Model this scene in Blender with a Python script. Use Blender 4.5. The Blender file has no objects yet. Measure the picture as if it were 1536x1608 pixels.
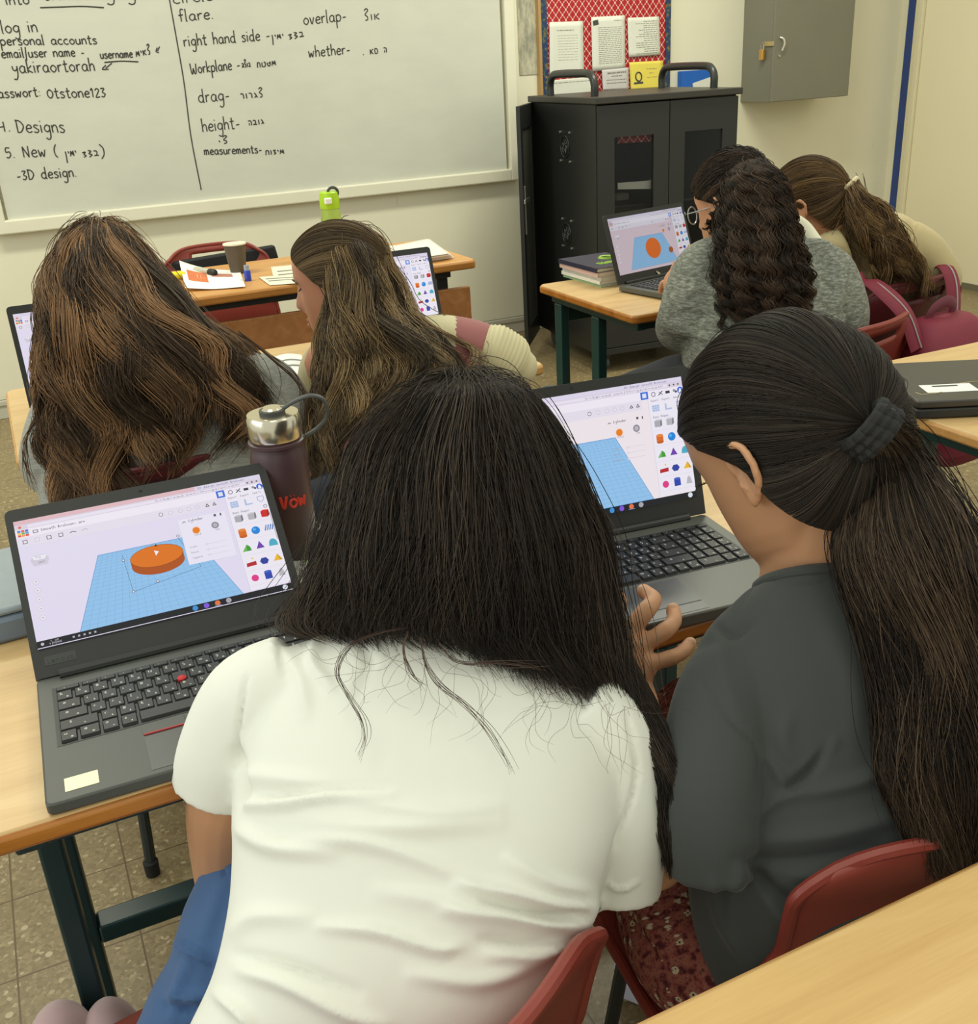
import bpy, bmesh, math, random
import numpy as np
from mathutils import Matrix, Vector

random.seed(7)
RNG = np.random.default_rng(11)
SC = bpy.context.scene
COL = SC.collection

# ------------------------------------------------------------------ camera
FPX, YAW, PITCH, ROLL, HC = 1627.33, 0.422493, 0.409787, -0.057739, 1.36
_f = np.array([math.sin(YAW) * math.cos(PITCH), math.cos(YAW) * math.cos(PITCH), -math.sin(PITCH)])
_r = np.array([math.cos(YAW), -math.sin(YAW), 0.0])
_u = np.cross(_r, _f)
CR = math.cos(ROLL) * _r + math.sin(ROLL) * _u
CU = -math.sin(ROLL) * _r + math.cos(ROLL) * _u
CF = _f
CO = np.array([0.0, 0.0, HC])
cam = bpy.data.cameras.new('camera')
cam.sensor_fit = 'HORIZONTAL'
cam.sensor_width = 36.0
cam.lens = FPX / 1536 * 36.0
cam.clip_start = 0.02
camo = bpy.data.objects.new('camera', cam)
COL.objects.link(camo)
camo.matrix_world = Matrix(((CR[0], CU[0], -CF[0], CO[0]), (CR[1], CU[1], -CF[1], CO[1]), (CR[2], CU[2], -CF[2], CO[2]), (0, 0, 0, 1)))
SC.camera = camo

# ------------------------------------------------------------------ world, lights, exposure
SC.view_settings.view_transform = 'Standard'
SC.view_settings.look = 'None'
SC.view_settings.exposure = 0.0
SC.view_settings.gamma = 1.0
SC.view_settings.use_curve_mapping = False
w = bpy.data.worlds.new('world')
SC.world = w
w.use_nodes = True
bg = w.node_tree.nodes['Background']
bg.inputs[0].default_value = (0.975, 1.0, 0.87, 1)
bg.inputs[1].default_value = 0.80


def area(name, loc, target, size, size_y, power, color):
    l = bpy.data.lights.new(name, 'AREA')
    l.shape = 'RECTANGLE'
    l.size, l.size_y, l.energy, l.color = size, size_y, power, color
    o = bpy.data.objects.new(name, l)
    COL.objects.link(o)
    o.location = loc
    o.rotation_euler = (Vector(target) - Vector(loc)).to_track_quat('-Z', 'Y').to_euler()
    return o


WARM = (0.98, 0.98, 0.80)
for x, y, pw in ((-0.4, 3.6, 38), (2.6, 3.6, 40), (-0.4, 0.9, 8), (2.6, 0.9, 13), (-0.4, -1.6, 9), (2.6, -1.6, 9)):
    area('ceiling_lamp_light', (x, y, 2.95), (x, y, 0), 1.3, 0.35, pw, WARM)
area('window_daylight', (-3.6, 1.2, 1.9), (0.6, 1.6, 0.8), 3.6, 1.5, 38, (0.9, 0.97, 1.0))


# ------------------------------------------------------------------ pixel helpers (they only measure positions for the builder)
def ray(px, py):
    return CF + CR * (px - 768.0) / FPX + CU * (804.0 - py) / FPX


def P(px, py, d):
    return CO + ray(px, py) * d


def atz(px, py, z):
    r = ray(px, py)
    return CO + r * (z - HC) / r[2]


def aty(px, py, y):
    r = ray(px, py)
    return CO + r * (y / r[1])


def atx(px, py, x):
    r = ray(px, py)
    return CO + r * (x / r[0])


def project(V):
    D = np.asarray(V, float) - CO
    z = D @ CF
    return np.stack([768 + FPX * (D @ CR) / z, 804 - FPX * (D @ CU) / z, z], -1)


def nrm(v):
    v = np.asarray(v, float)
    return v / (np.linalg.norm(v) + 1e-12)


# ------------------------------------------------------------------ materials
def lin(c):
    c = [x / 255.0 for x in c] if max(c) > 1.0 else c
    return tuple((x / 12.92 if x <= 0.04045 else ((x + 0.055) / 1.055) ** 2.4) for x in c)


class NT:
    def __init__(s, name):
        s.m = bpy.data.materials.new(name)
        s.m.use_nodes = True
        s.t = s.m.node_tree
        s.b = s.t.nodes['Principled BSDF']

    def n(s, typ, **kw):
        nd = s.t.nodes.new(typ)
        for k, v in kw.items():
            if k.startswith('i_'):
                k = k[2:]
                nd.inputs[int(k) if k.isdigit() else k.replace('_', ' ')].default_value = v
            else:
                setattr(nd, k, v)
        return nd

    def l(s, a, b):
        s.t.links.new(a, b)

    def math(s, op, a, b=None, c=None):
        nd = s.t.nodes.new('ShaderNodeMath')
        nd.operation = op
        for i, x in enumerate((a, b, c)):
            if x is None:
                continue
            if isinstance(x, (int, float)):
                nd.inputs[i].default_value = x
            else:
                s.l(x, nd.inputs[i])
        return nd.outputs[0]

    def ramp(s, fac, stops, interp='LINEAR'):
        nd = s.t.nodes.new('ShaderNodeValToRGB')
        nd.color_ramp.interpolation = interp
        el = nd.color_ramp.elements
        while len(el) < len(stops):
            el.new(0.5)
        for e, (p, c) in zip(el, stops):
            e.position = p
            e.color = (*lin(c), 1)
        s.l(fac, nd.inputs[0])
        return nd.outputs[0]

    def mix(s, fac, a, b, mode='MIX'):
        nd = s.t.nodes.new('ShaderNodeMix')
        nd.data_type = 'RGBA'
        nd.blend_type = mode
        for sock, x in ((nd.inputs[0], fac), (nd.inputs[6], a), (nd.inputs[7], b)):
            if isinstance(x, (int, float)):
                sock.default_value = x
            elif isinstance(x, tuple):
                sock.default_value = (*x, 1) if len(x) == 3 else x
            else:
                s.l(x, sock)
        return nd.outputs[2]

    def pos(s, scale=(1, 1, 1), rot=(0, 0, 0), loc=(0, 0, 0)):
        g = s.n('ShaderNodeNewGeometry')
        mp = s.n('ShaderNodeMapping')
        mp.inputs['Scale'].default_value = scale
        mp.inputs['Rotation'].default_value = rot
        mp.inputs['Location'].default_value = loc
        s.l(g.outputs['Position'], mp.inputs[0])
        return mp.outputs[0]

    def noise(s, vec, scale, detail=4, rough=0.55, dist=0.0):
        nd = s.n('ShaderNodeTexNoise')
        nd.inputs['Scale'].default_value = scale
        nd.inputs['Detail'].default_value = detail
        nd.inputs['Roughness'].default_value = rough
        nd.inputs['Distortion'].default_value = dist
        s.l(vec, nd.inputs['Vector'])
        return nd.outputs['Fac']

    def bump(s, h, strength=0.2, dist=0.002):
        nd = s.n('ShaderNodeBump')
        nd.inputs['Strength'].default_value = strength
        nd.inputs['Distance'].default_value = dist
        s.l(h, nd.inputs['Height'])
        s.l(nd.outputs[0], s.b.inputs['Normal'])


MATS = {}


def mat(name, color, rough=0.5, metal=0.0, spec=0.5, noise=0.06, nscale=30.0, bump=0.0, bscale=200.0, trans=0.0, alpha=1.0, coat=0.0, sheen=0.0, emit=None, es=1.0, sss=0.0):
    if name in MATS:
        return MATS[name]
    T = NT(name)
    c = lin(color)
    v = T.pos()
    if noise > 0:
        f = T.noise(v, nscale, 3)
        a = tuple(min(1, x * (1 + noise)) for x in c)
        b = tuple(x * (1 - noise) for x in c)
        T.l(T.mix(f, a, b), T.b.inputs['Base Color'])
    else:
        T.b.inputs['Base Color'].default_value = (*c, 1)
    T.b.inputs['Roughness'].default_value = rough
    T.b.inputs['Metallic'].default_value = metal
    T.b.inputs['Specular IOR Level'].default_value = spec
    if trans:
        T.b.inputs['Transmission Weight'].default_value = trans
    if alpha < 1:
        T.b.inputs['Alpha'].default_value = alpha
    if coat:
        T.b.inputs['Coat Weight'].default_value = coat
    if sheen:
        T.b.inputs['Sheen Weight'].default_value = sheen
    if sss:
        T.b.inputs['Subsurface Weight'].default_value = sss
        T.b.inputs['Subsurface Radius'].default_value = (0.01, 0.004, 0.002)
        T.b.inputs['Subsurface Scale'].default_value = 0.6
    if emit:
        T.b.inputs['Emission Color'].default_value = (*lin(emit), 1)
        T.b.inputs['Emission Strength'].default_value = es
    if bump:
        T.bump(T.noise(v, bscale, 3), bump, 0.001)
    MATS[name] = T.m
    return T.m


# ------------------------------------------------------------------ mesh builder
def wloc(o):
    p = Vector((0, 0, 0))
    while o is not None:
        p += o.location
        o = o.parent
    return p


def tagged(o, label=None, cat=None, group=None, kind=None):
    if label:
        o['label'] = label
    if cat:
        o['category'] = cat
    if group:
        o['group'] = group
    if kind:
        o['kind'] = kind
    return o


def thing(name, loc, label, cat, group=None):
    o = bpy.data.objects.new(name, None)
    o.empty_display_size = 0.05
    COL.objects.link(o)
    o.location = tuple(float(x) for x in loc)
    return tagged(o, label, cat, group)


def link_mesh(name, me, mats, parent=None, loc=None):
    o = bpy.data.objects.new(name, me)
    COL.objects.link(o)
    for m in (mats if isinstance(mats, (list, tuple)) else [mats]):
        me.materials.append(m)
    off = wloc(parent) if parent is not None else Vector(tuple(float(x) for x in loc) if loc is not None else (0, 0, 0))
    if off.length > 0:
        n = len(me.vertices)
        co = np.empty(n * 3, np.float32)
        me.vertices.foreach_get('co', co)
        co = co.reshape(-1, 3) - np.array(off, np.float32)
        me.vertices.foreach_set('co', co.ravel())
        me.update()
    if parent is not None:
        o.parent = parent
    else:
        o.location = off
    return o


class MB:
    def __init__(s, M=None):
        s.v, s.f, s.m, s.c, s.M = [], [], [], [], M

    def add(s, vs, fs, m=0, c=None):
        vs = np.asarray(vs, float).reshape(-1, 3)
        if s.M is not None:
            A = np.array(s.M)
            vs = vs @ A[:3, :3].T + A[:3, 3]
        k = len(s.v)
        s.v.extend(map(tuple, vs))
        for f in fs:
            s.f.append(tuple(i + k for i in f))
            s.m.append(m)
            s.c.append(c or (1, 1, 1))
        return s

    def box(s, a, b, m=0, c=None):
        x0, y0, z0 = a
        x1, y1, z1 = b
        vs = [(x0, y0, z0), (x1, y0, z0), (x1, y1, z0), (x0, y1, z0), (x0, y0, z1), (x1, y0, z1), (x1, y1, z1), (x0, y1, z1)]
        return s.add(vs, [(0, 3, 2, 1), (4, 5, 6, 7), (0, 1, 5, 4), (1, 2, 6, 5), (2, 3, 7, 6), (3, 0, 4, 7)], m, c)

    def prism(s, pts, z0, z1, m=0, mside=None):
        n = len(pts)
        vs = [(x, y, z0) for x, y in pts] + [(x, y, z1) for x, y in pts]
        s.add(vs, [tuple(range(n - 1, -1, -1)), tuple(range(n, 2 * n))], m)
        k = len(s.v) - 2 * n
        for i in range(n):
            j = (i + 1) % n
            s.f.append((k + i, k + j, k + n + j, k + n + i))
            s.m.append(m if mside is None else mside)
            s.c.append((1, 1, 1))
        return s

    def slab(s, x0, x1, y0, y1, z0, z1, r=0.01, m=0, mside=None, n=5):
        pts = []
        for cx, cy, a0 in ((x1 - r, y1 - r, 0), (x0 + r, y1 - r, 90), (x0 + r, y0 + r, 180), (x1 - r, y0 + r, 270)):
            for k in range(n + 1):
                a = math.radians(a0 + 90 * k / n)
                pts.append((cx + r * math.cos(a), cy + r * math.sin(a)))
        return s.prism(pts, z0, z1, m, mside)

    def rings(s, R, cap=True, m=0, closed=True):
        R = [np.asarray(r, float) for r in R]
        n = len(R[0])
        vs = np.concatenate(R)
        fs = []
        for i in range(len(R) - 1):
            for j in range(n if closed else n - 1):
                k = (j + 1) % n
                fs.append((i * n + j, i * n + k, (i + 1) * n + k, (i + 1) * n + j))
        if cap:
            fs.append(tuple(range(n - 1, -1, -1)))
            fs.append(tuple((len(R) - 1) * n + j for j in range(n)))
        return s.add(vs, fs, m)

    def tube(s, path, r, n=8, m=0, cap=True, round_cap=False, flat=1.0, up=None):
        path = np.asarray(path, float)
        k = len(path)
        r = np.full(k, r, float) if np.isscalar(r) else np.asarray(r, float)
        if round_cap:
            t0, t1 = nrm(path[0] - path[1]), nrm(path[-1] - path[-2])
            pre, post = [], []
            for a in (0.95, 0.75, 0.45):
                pre.append((path[0] + t0 * r[0] * a, r[0] * math.sqrt(1 - a * a)))
            for a in (0.45, 0.75, 0.95):
                post.append((path[-1] + t1 * r[-1] * a, r[-1] * math.sqrt(1 - a * a)))
            path = np.array([p for p, _ in pre] + list(path) + [p for p, _ in post])
            r = np.array([q for _, q in pre] + list(r) + [q for _, q in post])
            k = len(path)
        T = np.gradient(path, axis=0)
        T /= np.linalg.norm(T, axis=1)[:, None] + 1e-12
        ref = np.array([0, 0, 1.0]) if up is None else np.asarray(up, float)
        if up is None and abs(T[0] @ ref) > 0.9:
            ref = np.array([1.0, 0, 0])
        u = nrm(ref - T[0] * (ref @ T[0]))
        R = []
        ang = np.arange(n) * 2 * math.pi / n
        for i in range(k):
            if up is not None:
                u = ref
            u = nrm(u - T[i] * (u @ T[i]))
            w = np.cross(T[i], u)
            R.append(path[i] + r[i] * (np.outer(np.cos(ang), w) + flat * np.outer(np.sin(ang), u)))
        return s.rings(R, cap, m)

    def ell(s, c, rad, R=None, n=20, k=14, m=0):
        c = np.asarray(c, float)
        R = np.eye(3) if R is None else np.asarray(R, float)
        rr = []
        for i in range(k + 1):
            t = math.pi * (0.02 + 0.96 * i / k)
            a = np.arange(n) * 2 * math.pi / n
            L = np.stack([np.sin(t) * np.cos(a) * rad[0], np.sin(t) * np.sin(a) * rad[1], np.full(n, -np.cos(t)) * rad[2]], -1)
            rr.append(c + L @ R.T)
        return s.rings(rr, True, m)

    def lathe(s, prof, c=(0, 0, 0), n=32, m=0, axis=None):
        c = np.asarray(c, float)
        if axis is None:
            ex, ey, ez = np.eye(3)
        else:
            ez = nrm(axis)
            ex = nrm(np.cross(ez, [0, 0, 1.0] if abs(ez[2]) < 0.9 else [0, 1.0, 0]))
            ey = np.cross(ez, ex)
        a = np.arange(n) * 2 * math.pi / n
        R = [c + z * ez + max(r, 1e-5) * (np.outer(np.cos(a), ex) + np.outer(np.sin(a), ey)) for r, z in prof]
        return s.rings(R, True, m)

    def mesh(s, name):
        me = bpy.data.meshes.new(name)
        me.from_pydata([tuple(map(float, v)) for v in s.v], [], s.f)
        return me

    def build(s, name, mats, parent=None, loc=None, smooth=35, bevel=0.0, seg=2, colors=False, solid=0.0, sub=0):
        me = s.mesh(name)
        me.polygons.foreach_set('material_index', np.array(s.m, np.int32))
        if colors:
            at = me.color_attributes.new('Col', 'FLOAT_COLOR', 'CORNER')
            cc = np.concatenate([np.tile(np.array([*c, 1.0], np.float32), len(f)) for c, f in zip(s.c, s.f)])
            at.data.foreach_set('color', cc)
        if smooth:
            me.polygons.foreach_set('use_smooth', np.ones(len(s.f), bool))
            try:
                me.set_sharp_from_angle(angle=math.radians(smooth))
            except Exception:
                pass
        o = link_mesh(name, me, mats, parent, loc)
        if solid:
            md = o.modifiers.new('solid', 'SOLIDIFY')
            md.thickness = solid
            md.offset = 0
        if bevel:
            md = o.modifiers.new('bevel', 'BEVEL')
            md.width = bevel
            md.segments = seg
            md.limit_method = 'ANGLE'
            md.angle_limit = math.radians(40)
        if sub:
            md = o.modifiers.new('sub', 'SUBSURF')
            md.levels = md.render_levels = sub
        return o


def frame(loc, rz=0.0):
    return Matrix.Translation(Vector(tuple(float(x) for x in loc))) @ Matrix.Rotation(rz, 4, 'Z')


def crsample(A, t):
    """Catmull-Rom through the rows of A at parameters t in 0..len-1 (linear beyond)."""
    A = np.asarray(A, float)
    n = len(A)
    t = np.asarray(t, float)
    i = np.clip(np.floor(t).astype(int), 0, n - 2)
    f = (t - i)
    g = lambda k: A[np.clip(k, 0, n - 1)]
    p0, p1, p2, p3 = g(i - 1), g(i), g(i + 1), g(i + 2)
    p0 = np.where((i == 0)[:, None], 2 * p1 - p2, p0)
    p3 = np.where((i == n - 2)[:, None], 2 * p2 - p1, p3)
    f_ = f[:, None]
    fc = np.clip(f_, 0, 1)
    out = 0.5 * (2 * p1 + (p2 - p0) * fc + (2 * p0 - 5 * p1 + 4 * p2 - p3) * fc ** 2 + (3 * p1 - p0 - 3 * p2 + p3) * fc ** 3)
    ex = f_ - fc
    return out + ex * (p2 - p1)
# ------------------------------------------------------------------ handwriting: single-stroke letters, x-height 1
_G = {
    'a': (.85, ".68,.85 .4,1 .1,.7 .1,.25 .35,.02 .62,.25 .7,.9 .7,.2 .84,0"), 'b': (.8, ".08,1.9 .08,0;.08,.7 .4,1 .7,.7 .65,.2 .35,0 .08,.2"),
    'c': (.75, ".65,.85 .4,1 .1,.7 .1,.3 .4,0 .7,.15"), 'd': (.85, ".68,1.9 .68,.1 .8,0;.68,.75 .4,1 .1,.7 .1,.25 .4,0 .68,.3"),
    'e': (.75, ".1,.5 .65,.6 .6,.9 .35,1 .1,.65 .12,.2 .4,0 .7,.15"), 'f': (.65, ".65,1.75 .45,1.9 .3,1.6 .3,0;.05,.95 .55,1"),
    'g': (.8, ".68,.85 .4,1 .1,.7 .12,.3 .4,.1 .66,.4 .7,.95 .66,-.5 .4,-.9 .1,-.7"), 'h': (.75, ".08,1.9 .08,0;.08,.6 .35,1 .6,.8 .65,0"),
    'i': (.3, ".1,1 .12,0;.1,1.42 .13,1.52"), 'k': (.7, ".08,1.9 .08,0;.6,1 .1,.45 .65,0"), 'l': (.32, ".1,1.9 .1,.1 .2,0"),
    'm': (1.0, ".05,1 .08,0;.08,.7 .3,1 .42,.8 .44,0;.44,.7 .68,1 .8,.8 .86,0"), 'n': (.75, ".05,1 .08,0;.08,.65 .35,1 .6,.8 .66,0"),
    'o': (.8, ".4,1 .1,.7 .1,.3 .4,0 .7,.3 .7,.7 .4,1"), 'p': (.8, ".08,1 .08,-1;.08,.75 .4,1 .7,.7 .65,.2 .35,0 .08,.25"),
    'r': (.6, ".08,1 .1,0;.1,.6 .3,.95 .55,.95"), 's': (.68, ".6,.9 .3,1 .1,.8 .35,.55 .6,.3 .4,0 .05,.1"),
    't': (.65, ".3,1.6 .3,.15 .45,0 .6,.1;.02,1.05 .6,1.1"), 'u': (.78, ".08,1 .1,.25 .3,0 .6,.2 .65,1;.65,1 .7,0"),
    'v': (.7, ".05,1 .3,0 .6,1"), 'w': (.95, ".05,1 .2,0 .42,.7 .62,0 .85,1"), 'x': (.7, ".05,1 .6,0;.6,1 .05,0"),
    'y': (.78, ".08,1 .15,.5 .4,.35 .6,.6;.68,1 .6,-.3 .35,-.9 .05,-.8"), 'z': (.7, ".05,1 .6,1 .05,0 .65,0"),
    'D': (.95, ".12,1.6 .12,0;.0,1.6 .55,1.45 .85,.8 .5,.1 .1,0"), 'N': (.9, ".08,0 .08,1.5;.08,1.5 .7,0;.7,0 .74,1.6"), 'W': (1.25, ".05,1.7 .15,.2 .35,0 .55,.9;.55,.9 .75,0 1.0,.2 1.1,1.6"),
    'O': (.85, ".4,1.4 .1,1 .1,.4 .4,0 .75,.4 .75,1 .4,1.4"), 'B': (.8, ".1,1.5 .1,0;.1,1.5 .55,1.3 .1,.8;.1,.8 .65,.5 .1,0"), 'S': (.8, ".65,1.35 .3,1.5 .1,1.1 .6,.5 .35,0 .05,.15"),
    'C': (.85, ".7,1.3 .4,1.5 .1,1 .1,.4 .4,0 .75,.2"), 'V': (.8, ".05,1.5 .35,0 .7,1.5"), 'I': (.3, ".12,1.5 .12,0"), 'E': (.7, ".6,1.5 .1,1.5 .1,0 .6,0;.1,.8 .5,.8"), 'T': (.8, ".0,1.5 .75,1.5;.38,1.5 .38,0"),
    'L': (.7, ".1,1.5 .1,0 .6,0"), '1': (.5, ".05,1.1 .3,1.45 .3,0"), '2': (.7, ".05,1.1 .3,1.4 .6,1.1 .1,0 .65,.05"), '3': (.7, ".05,1.4 .55,1.4 .25,.8 .6,.5 .35,0 .05,.15"),
    '4': (.75, ".1,1.4 .08,.7 .62,.7;.6,1.4 .6,0"), '5': (.7, ".6,1.4 .15,1.4 .1,.8 .5,.85 .6,.4 .3,0 .05,.1"), '0': (.7, ".35,1.4 .08,1 .08,.4 .35,0 .6,.4 .6,1 .35,1.4"),
    '-': (.7, ".1,.5 .55,.55"), '.': (.3, ".1,.02 .16,.08"), ':': (.35, ".12,.1 .15,.16;.12,.8 .15,.86"), '/': (.45, ".3,1.9 .1,-.6"), '(': (.5, ".4,1.7 .12,1 .15,.2 .4,-.2"),
    ')': (.5, ".1,1.7 .4,1.1 .38,.3 .1,-.2"), '<': (.8, ".35,1 .05,.3 .5,0;.3,.35 .8,1.1"), ' ': (.7, ""),
    # Hebrew cursive
    '\u05d9': (.3, ".1,1 .2,.6"), '\u05df': (.35, ".1,1 .15,.3 .1,-1.2"), '\u05de': (.7, ".02,.0 .15,1;.15,.9 .35,.3 .5,1 .6,0"), '\u05d3': (.55, ".05,.9 .42,.95 .2,.55 .45,.25 .15,0"),
    '\u05e6': (.6, ".1,1.2 .45,1 .15,.6 .5,.3 .15,-.1"), '\u05d1': (.65, ".05,1 .4,.9 .35,.2 .05,.1;.05,.1 .6,.05"), '\u05dc': (.6, ".1,1.7 .3,2 .5,1.7 .15,1.0 .4,.6 .4,.1 .15,0"),
    '\u05e9': (.7, ".1,.8 .2,.1 .5,.1 .6,.9 .35,.5"), '\u05d7': (.6, ".08,0 .12,1 .45,.9 .5,0"), '\u05d8': (.7, ".1,1 .1,.1 .55,.1 .6,.9 .4,1"), '\u05d5': (.3, ".12,1 .15,0"),
    '\u05e8': (.5, ".05,1 .35,.9 .4,0"), '\u05d2': (.5, ".1,1 .3,.5 .1,0;.3,.5 .45,0"), '\u05d4': (.6, ".05,1 .45,.9 .5,0;.2,.5 .15,0"), '\u05ea': (.65, ".0,0 .12,.3 .12,.9 .5,.9 .55,0"),
    '\u05d0': (.7, ".1,1 .1,0;.6,1 .25,.5 .6,0"), '\u05dd': (.65, ".1,0 .1,1 .5,.9 .5,.1 .15,0"),
}
GLY = {k: (w_, [np.array([[float(q) for q in p.split(',')] for p in st.split()]) for st in s.split(';') if st]) for k, (w_, s) in _G.items()}


def strokes(text):
    out, x = [], 0.0
    for ch in text:
        w_, ss = GLY.get(ch, (.6, []))
        for st in ss:
            out.append(st + [x, 0])
        x += w_ + 0.12
    return out, max(x - .12, .1)


def smooth_line(st, per=4):
    if len(st) < 3:
        return st
    return crsample(st, np.linspace(0, len(st) - 1, (len(st) - 1) * per + 1))


def write(mb, text, o, ex, ey, r, m=0, per=4, n=5):
    """text with its baseline from o along ex (ex spans the whole text), ey one x-height."""
    ss, W_ = strokes(text)
    o, ex, ey = (np.asarray(q, float) for q in (o, ex, ey))
    for st in ss:
        s2 = smooth_line(st, per)
        mb.tube(o + np.outer(s2[:, 0] / W_, ex) + np.outer(s2[:, 1], ey), r, n, m)


# ------------------------------------------------------------------ setting
def m_floor():
    T = NT('terrazzo floor tiles')
    g = T.n('ShaderNodeNewGeometry')
    sx = T.n('ShaderNodeSeparateXYZ')
    T.l(g.outputs['Position'], sx.inputs[0])
    pos = g.outputs['Position']

    def line(c, off):
        a = T.math('FRACT', T.math('DIVIDE', T.math('SUBTRACT', c, off), 0.2))
        return T.math('ABSOLUTE', T.math('SUBTRACT', a, 0.5))
    e = T.math('MAXIMUM', line(sx.outputs[0], -0.2263), line(sx.outputs[1], 1.7209))
    grout = T.math('GREATER_THAN', e, 0.492)
    v1 = T.n('ShaderNodeTexVoronoi')
    v1.inputs['Scale'].default_value = 150
    T.l(pos, v1.inputs['Vector'])
    v2 = T.n('ShaderNodeTexVoronoi')
    v2.inputs['Scale'].default_value = 58
    T.l(pos, v2.inputs['Vector'])
    hsv = T.n('ShaderNodeSeparateColor')
    T.l(v1.outputs['Color'], hsv.inputs[0])
    hs2 = T.n('ShaderNodeSeparateColor')
    T.l(v2.outputs['Color'], hs2.inputs[0])
    base = T.ramp(hsv.outputs[0], [(0, (122, 106, 76)), (.35, (134, 118, 86)), (.75, (144, 127, 94)), (.95, (158, 141, 106)), (1, (192, 176, 142))])
    chips = T.ramp(hs2.outputs[1], [(0, (118, 101, 74)), (.5, (138, 120, 88)), (.8, (152, 134, 100)), (1, (196, 180, 148))])
    inside = T.math('LESS_THAN', v2.outputs['Distance'], 0.36)
    pick = T.math('MULTIPLY', inside, T.math('GREATER_THAN', hs2.outputs[0], 0.62))
    c = T.mix(pick, base, chips)
    big = T.noise(pos, 2.2, 3)
    c = T.mix(T.math('MULTIPLY', big, 0.35), c, lin((128, 108, 74)))
    c = T.mix(grout, c, lin((96, 78, 52)))
    T.l(c, T.b.inputs['Base Color'])
    T.b.inputs['Roughness'].default_value = 0.38
    T.b.inputs['Specular IOR Level'].default_value = 0.35
    return T.m


def m_plaster(name, color):
    T = NT(name)
    v = T.pos()
    c = lin(color)
    f = T.noise(v, 1.6, 5, 0.6)
    f2 = T.noise(T.pos((1, 1, .25)), 9, 4)
    a = T.mix(f, tuple(x * .93 for x in c), tuple(min(1, x * 1.05) for x in c))
    sm = T.math('GREATER_THAN', f2, 0.70)
    a = T.mix(T.math('MULTIPLY', sm, .10), a, lin((150, 140, 110)))
    T.l(a, T.b.inputs['Base Color'])
    T.b.inputs['Roughness'].default_value = 0.6
    T.b.inputs['Specular IOR Level'].default_value = 0.3
    T.bump(T.noise(v, 60, 4), 0.12, 0.004)
    return T.m


M_WALL = m_plaster('cream painted plaster', (232, 227, 203))
M_FLOOR = m_floor()


def struct(mb, name, mats, **k):
    return tagged(mb.build(name, mats, **k), kind='structure')


struct(MB().box((-4.2, -2.6, -.06), (5.2, 5.2, 0)), 'floor', M_FLOOR, smooth=0)
struct(MB().box((-4.2, 5.0, 0), (5.2, 5.15, 3.0)), 'wall_front', M_WALL, smooth=0)
RW = 5.06
rw = MB()
# the right wall stops at the door frame and goes on behind it
yA = {n: atx(q[0], q[1], RW)[1] for n, q in dict(b0=(1399, 312), b1=(1412, 312), f1=(1419, 312), f2=(1426, 312)).items()}
rw.box((RW, yA['b0'], 0), (RW + .15, 5.0, 3.0))
struct(rw, 'wall_right', M_WALL, smooth=0)
M_BLUE = mat('worn blue gloss paint', (38, 66, 132), .4, noise=.2, nscale=14)
M_CREAMP = mat('cream gloss paint', (226, 217, 184), .45, noise=.03)
struct(MB().box((RW - .010, yA['b1'], 0), (RW + .12, yA['b0'], 3.0)), 'trim_1', M_BLUE, smooth=0, bevel=.003)
tr = MB().box((RW - .022, yA['f1'], 0), (RW + .1, yA['b1'], 3.0)).box((RW - .036, yA['f2'], 0), (RW + .1, yA['f1'], 3.0))
struct(tr, 'trim_2', M_CREAMP, smooth=0, bevel=.005)
dr = MB().box((RW - .015, 1.2, .03), (RW + .05, yA['f2'] - .003, 3.0))
struct(dr, 'door_1', mat('cream door paint', (240, 230, 196), .5, noise=.03, nscale=3), smooth=0)
struct(MB().box((RW - .022, 1.2, 0), (RW + .05, yA['f2'] - .003, .035)), 'trim_3', mat('grey kick strip', (120, 114, 92), .5), smooth=0)
struct(MB().slab(-4.2, RW, 4.982, 5.0, 0, .085, .004).box((-4.2, 4.975, .06), (RW, 5.0, .085)), 'baseboard_front', m_plaster('worn pale stone skirting', (196, 192, 174)), smooth=0, bevel=.006)

# ------------------------------------------------------------------ whiteboard
def m_board():
    T = NT('smudged whiteboard enamel')
    v = T.pos()
    f = T.noise(v, 1.3, 5, .6)
    f2 = T.noise(T.pos((1, 1, 2.5)), 5, 6, .65)
    c = T.ramp(f, [(0.25, (199, 199, 186)), (.75, (210, 210, 196))])
    c = T.mix(T.math('MULTIPLY', T.math('SUBTRACT', f2, .35), .35), c, lin((158, 159, 154)))
    T.l(c, T.b.inputs['Base Color'])
    T.b.inputs['Roughness'].default_value = 0.38
    T.b.inputs['Specular IOR Level'].default_value = 0.4
    return T.m


WY = 4.965
wbx0, wbx1 = 0.062, 2.462
wbz0 = 0.80
wb = thing('whiteboard', (1.26, 5.0, wbz0), 'large white marker board covered in handwritten notes on the front wall', 'whiteboard')
MB().box((wbx0 + .02, WY, wbz0 + .02), (wbx1 - .02, 4.999, 2.0)).build('board_surface', m_board(), wb, smooth=0)
M_WBF = mat('cream painted frame wood', (226, 222, 200), .5, noise=.05, nscale=8, bump=.15, bscale=30)
for nm, a, b in (('frame_rail', (wbx0, 4.945, wbz0 - .005), (wbx1, 4.999, wbz0 + .052)), ('frame_rail', (wbx0, 4.945, 2.0), (wbx1, 4.999, 2.055)),
                 ('frame_stile', (wbx0 - .045, 4.945, wbz0 - .005), (wbx0 + .008, 4.999, 2.055)), ('frame_stile', (wbx1 - .005, 4.945, wbz0 - .005), (wbx1 + .05, 4.999, 2.055))):
    MB().box(a, b).build(nm, M_WBF, wb, smooth=0, bevel=.006)
M_INK = mat('black marker ink', (52, 52, 46), .5, noise=.2, nscale=40)
BY = WY - 0.0005


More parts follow.
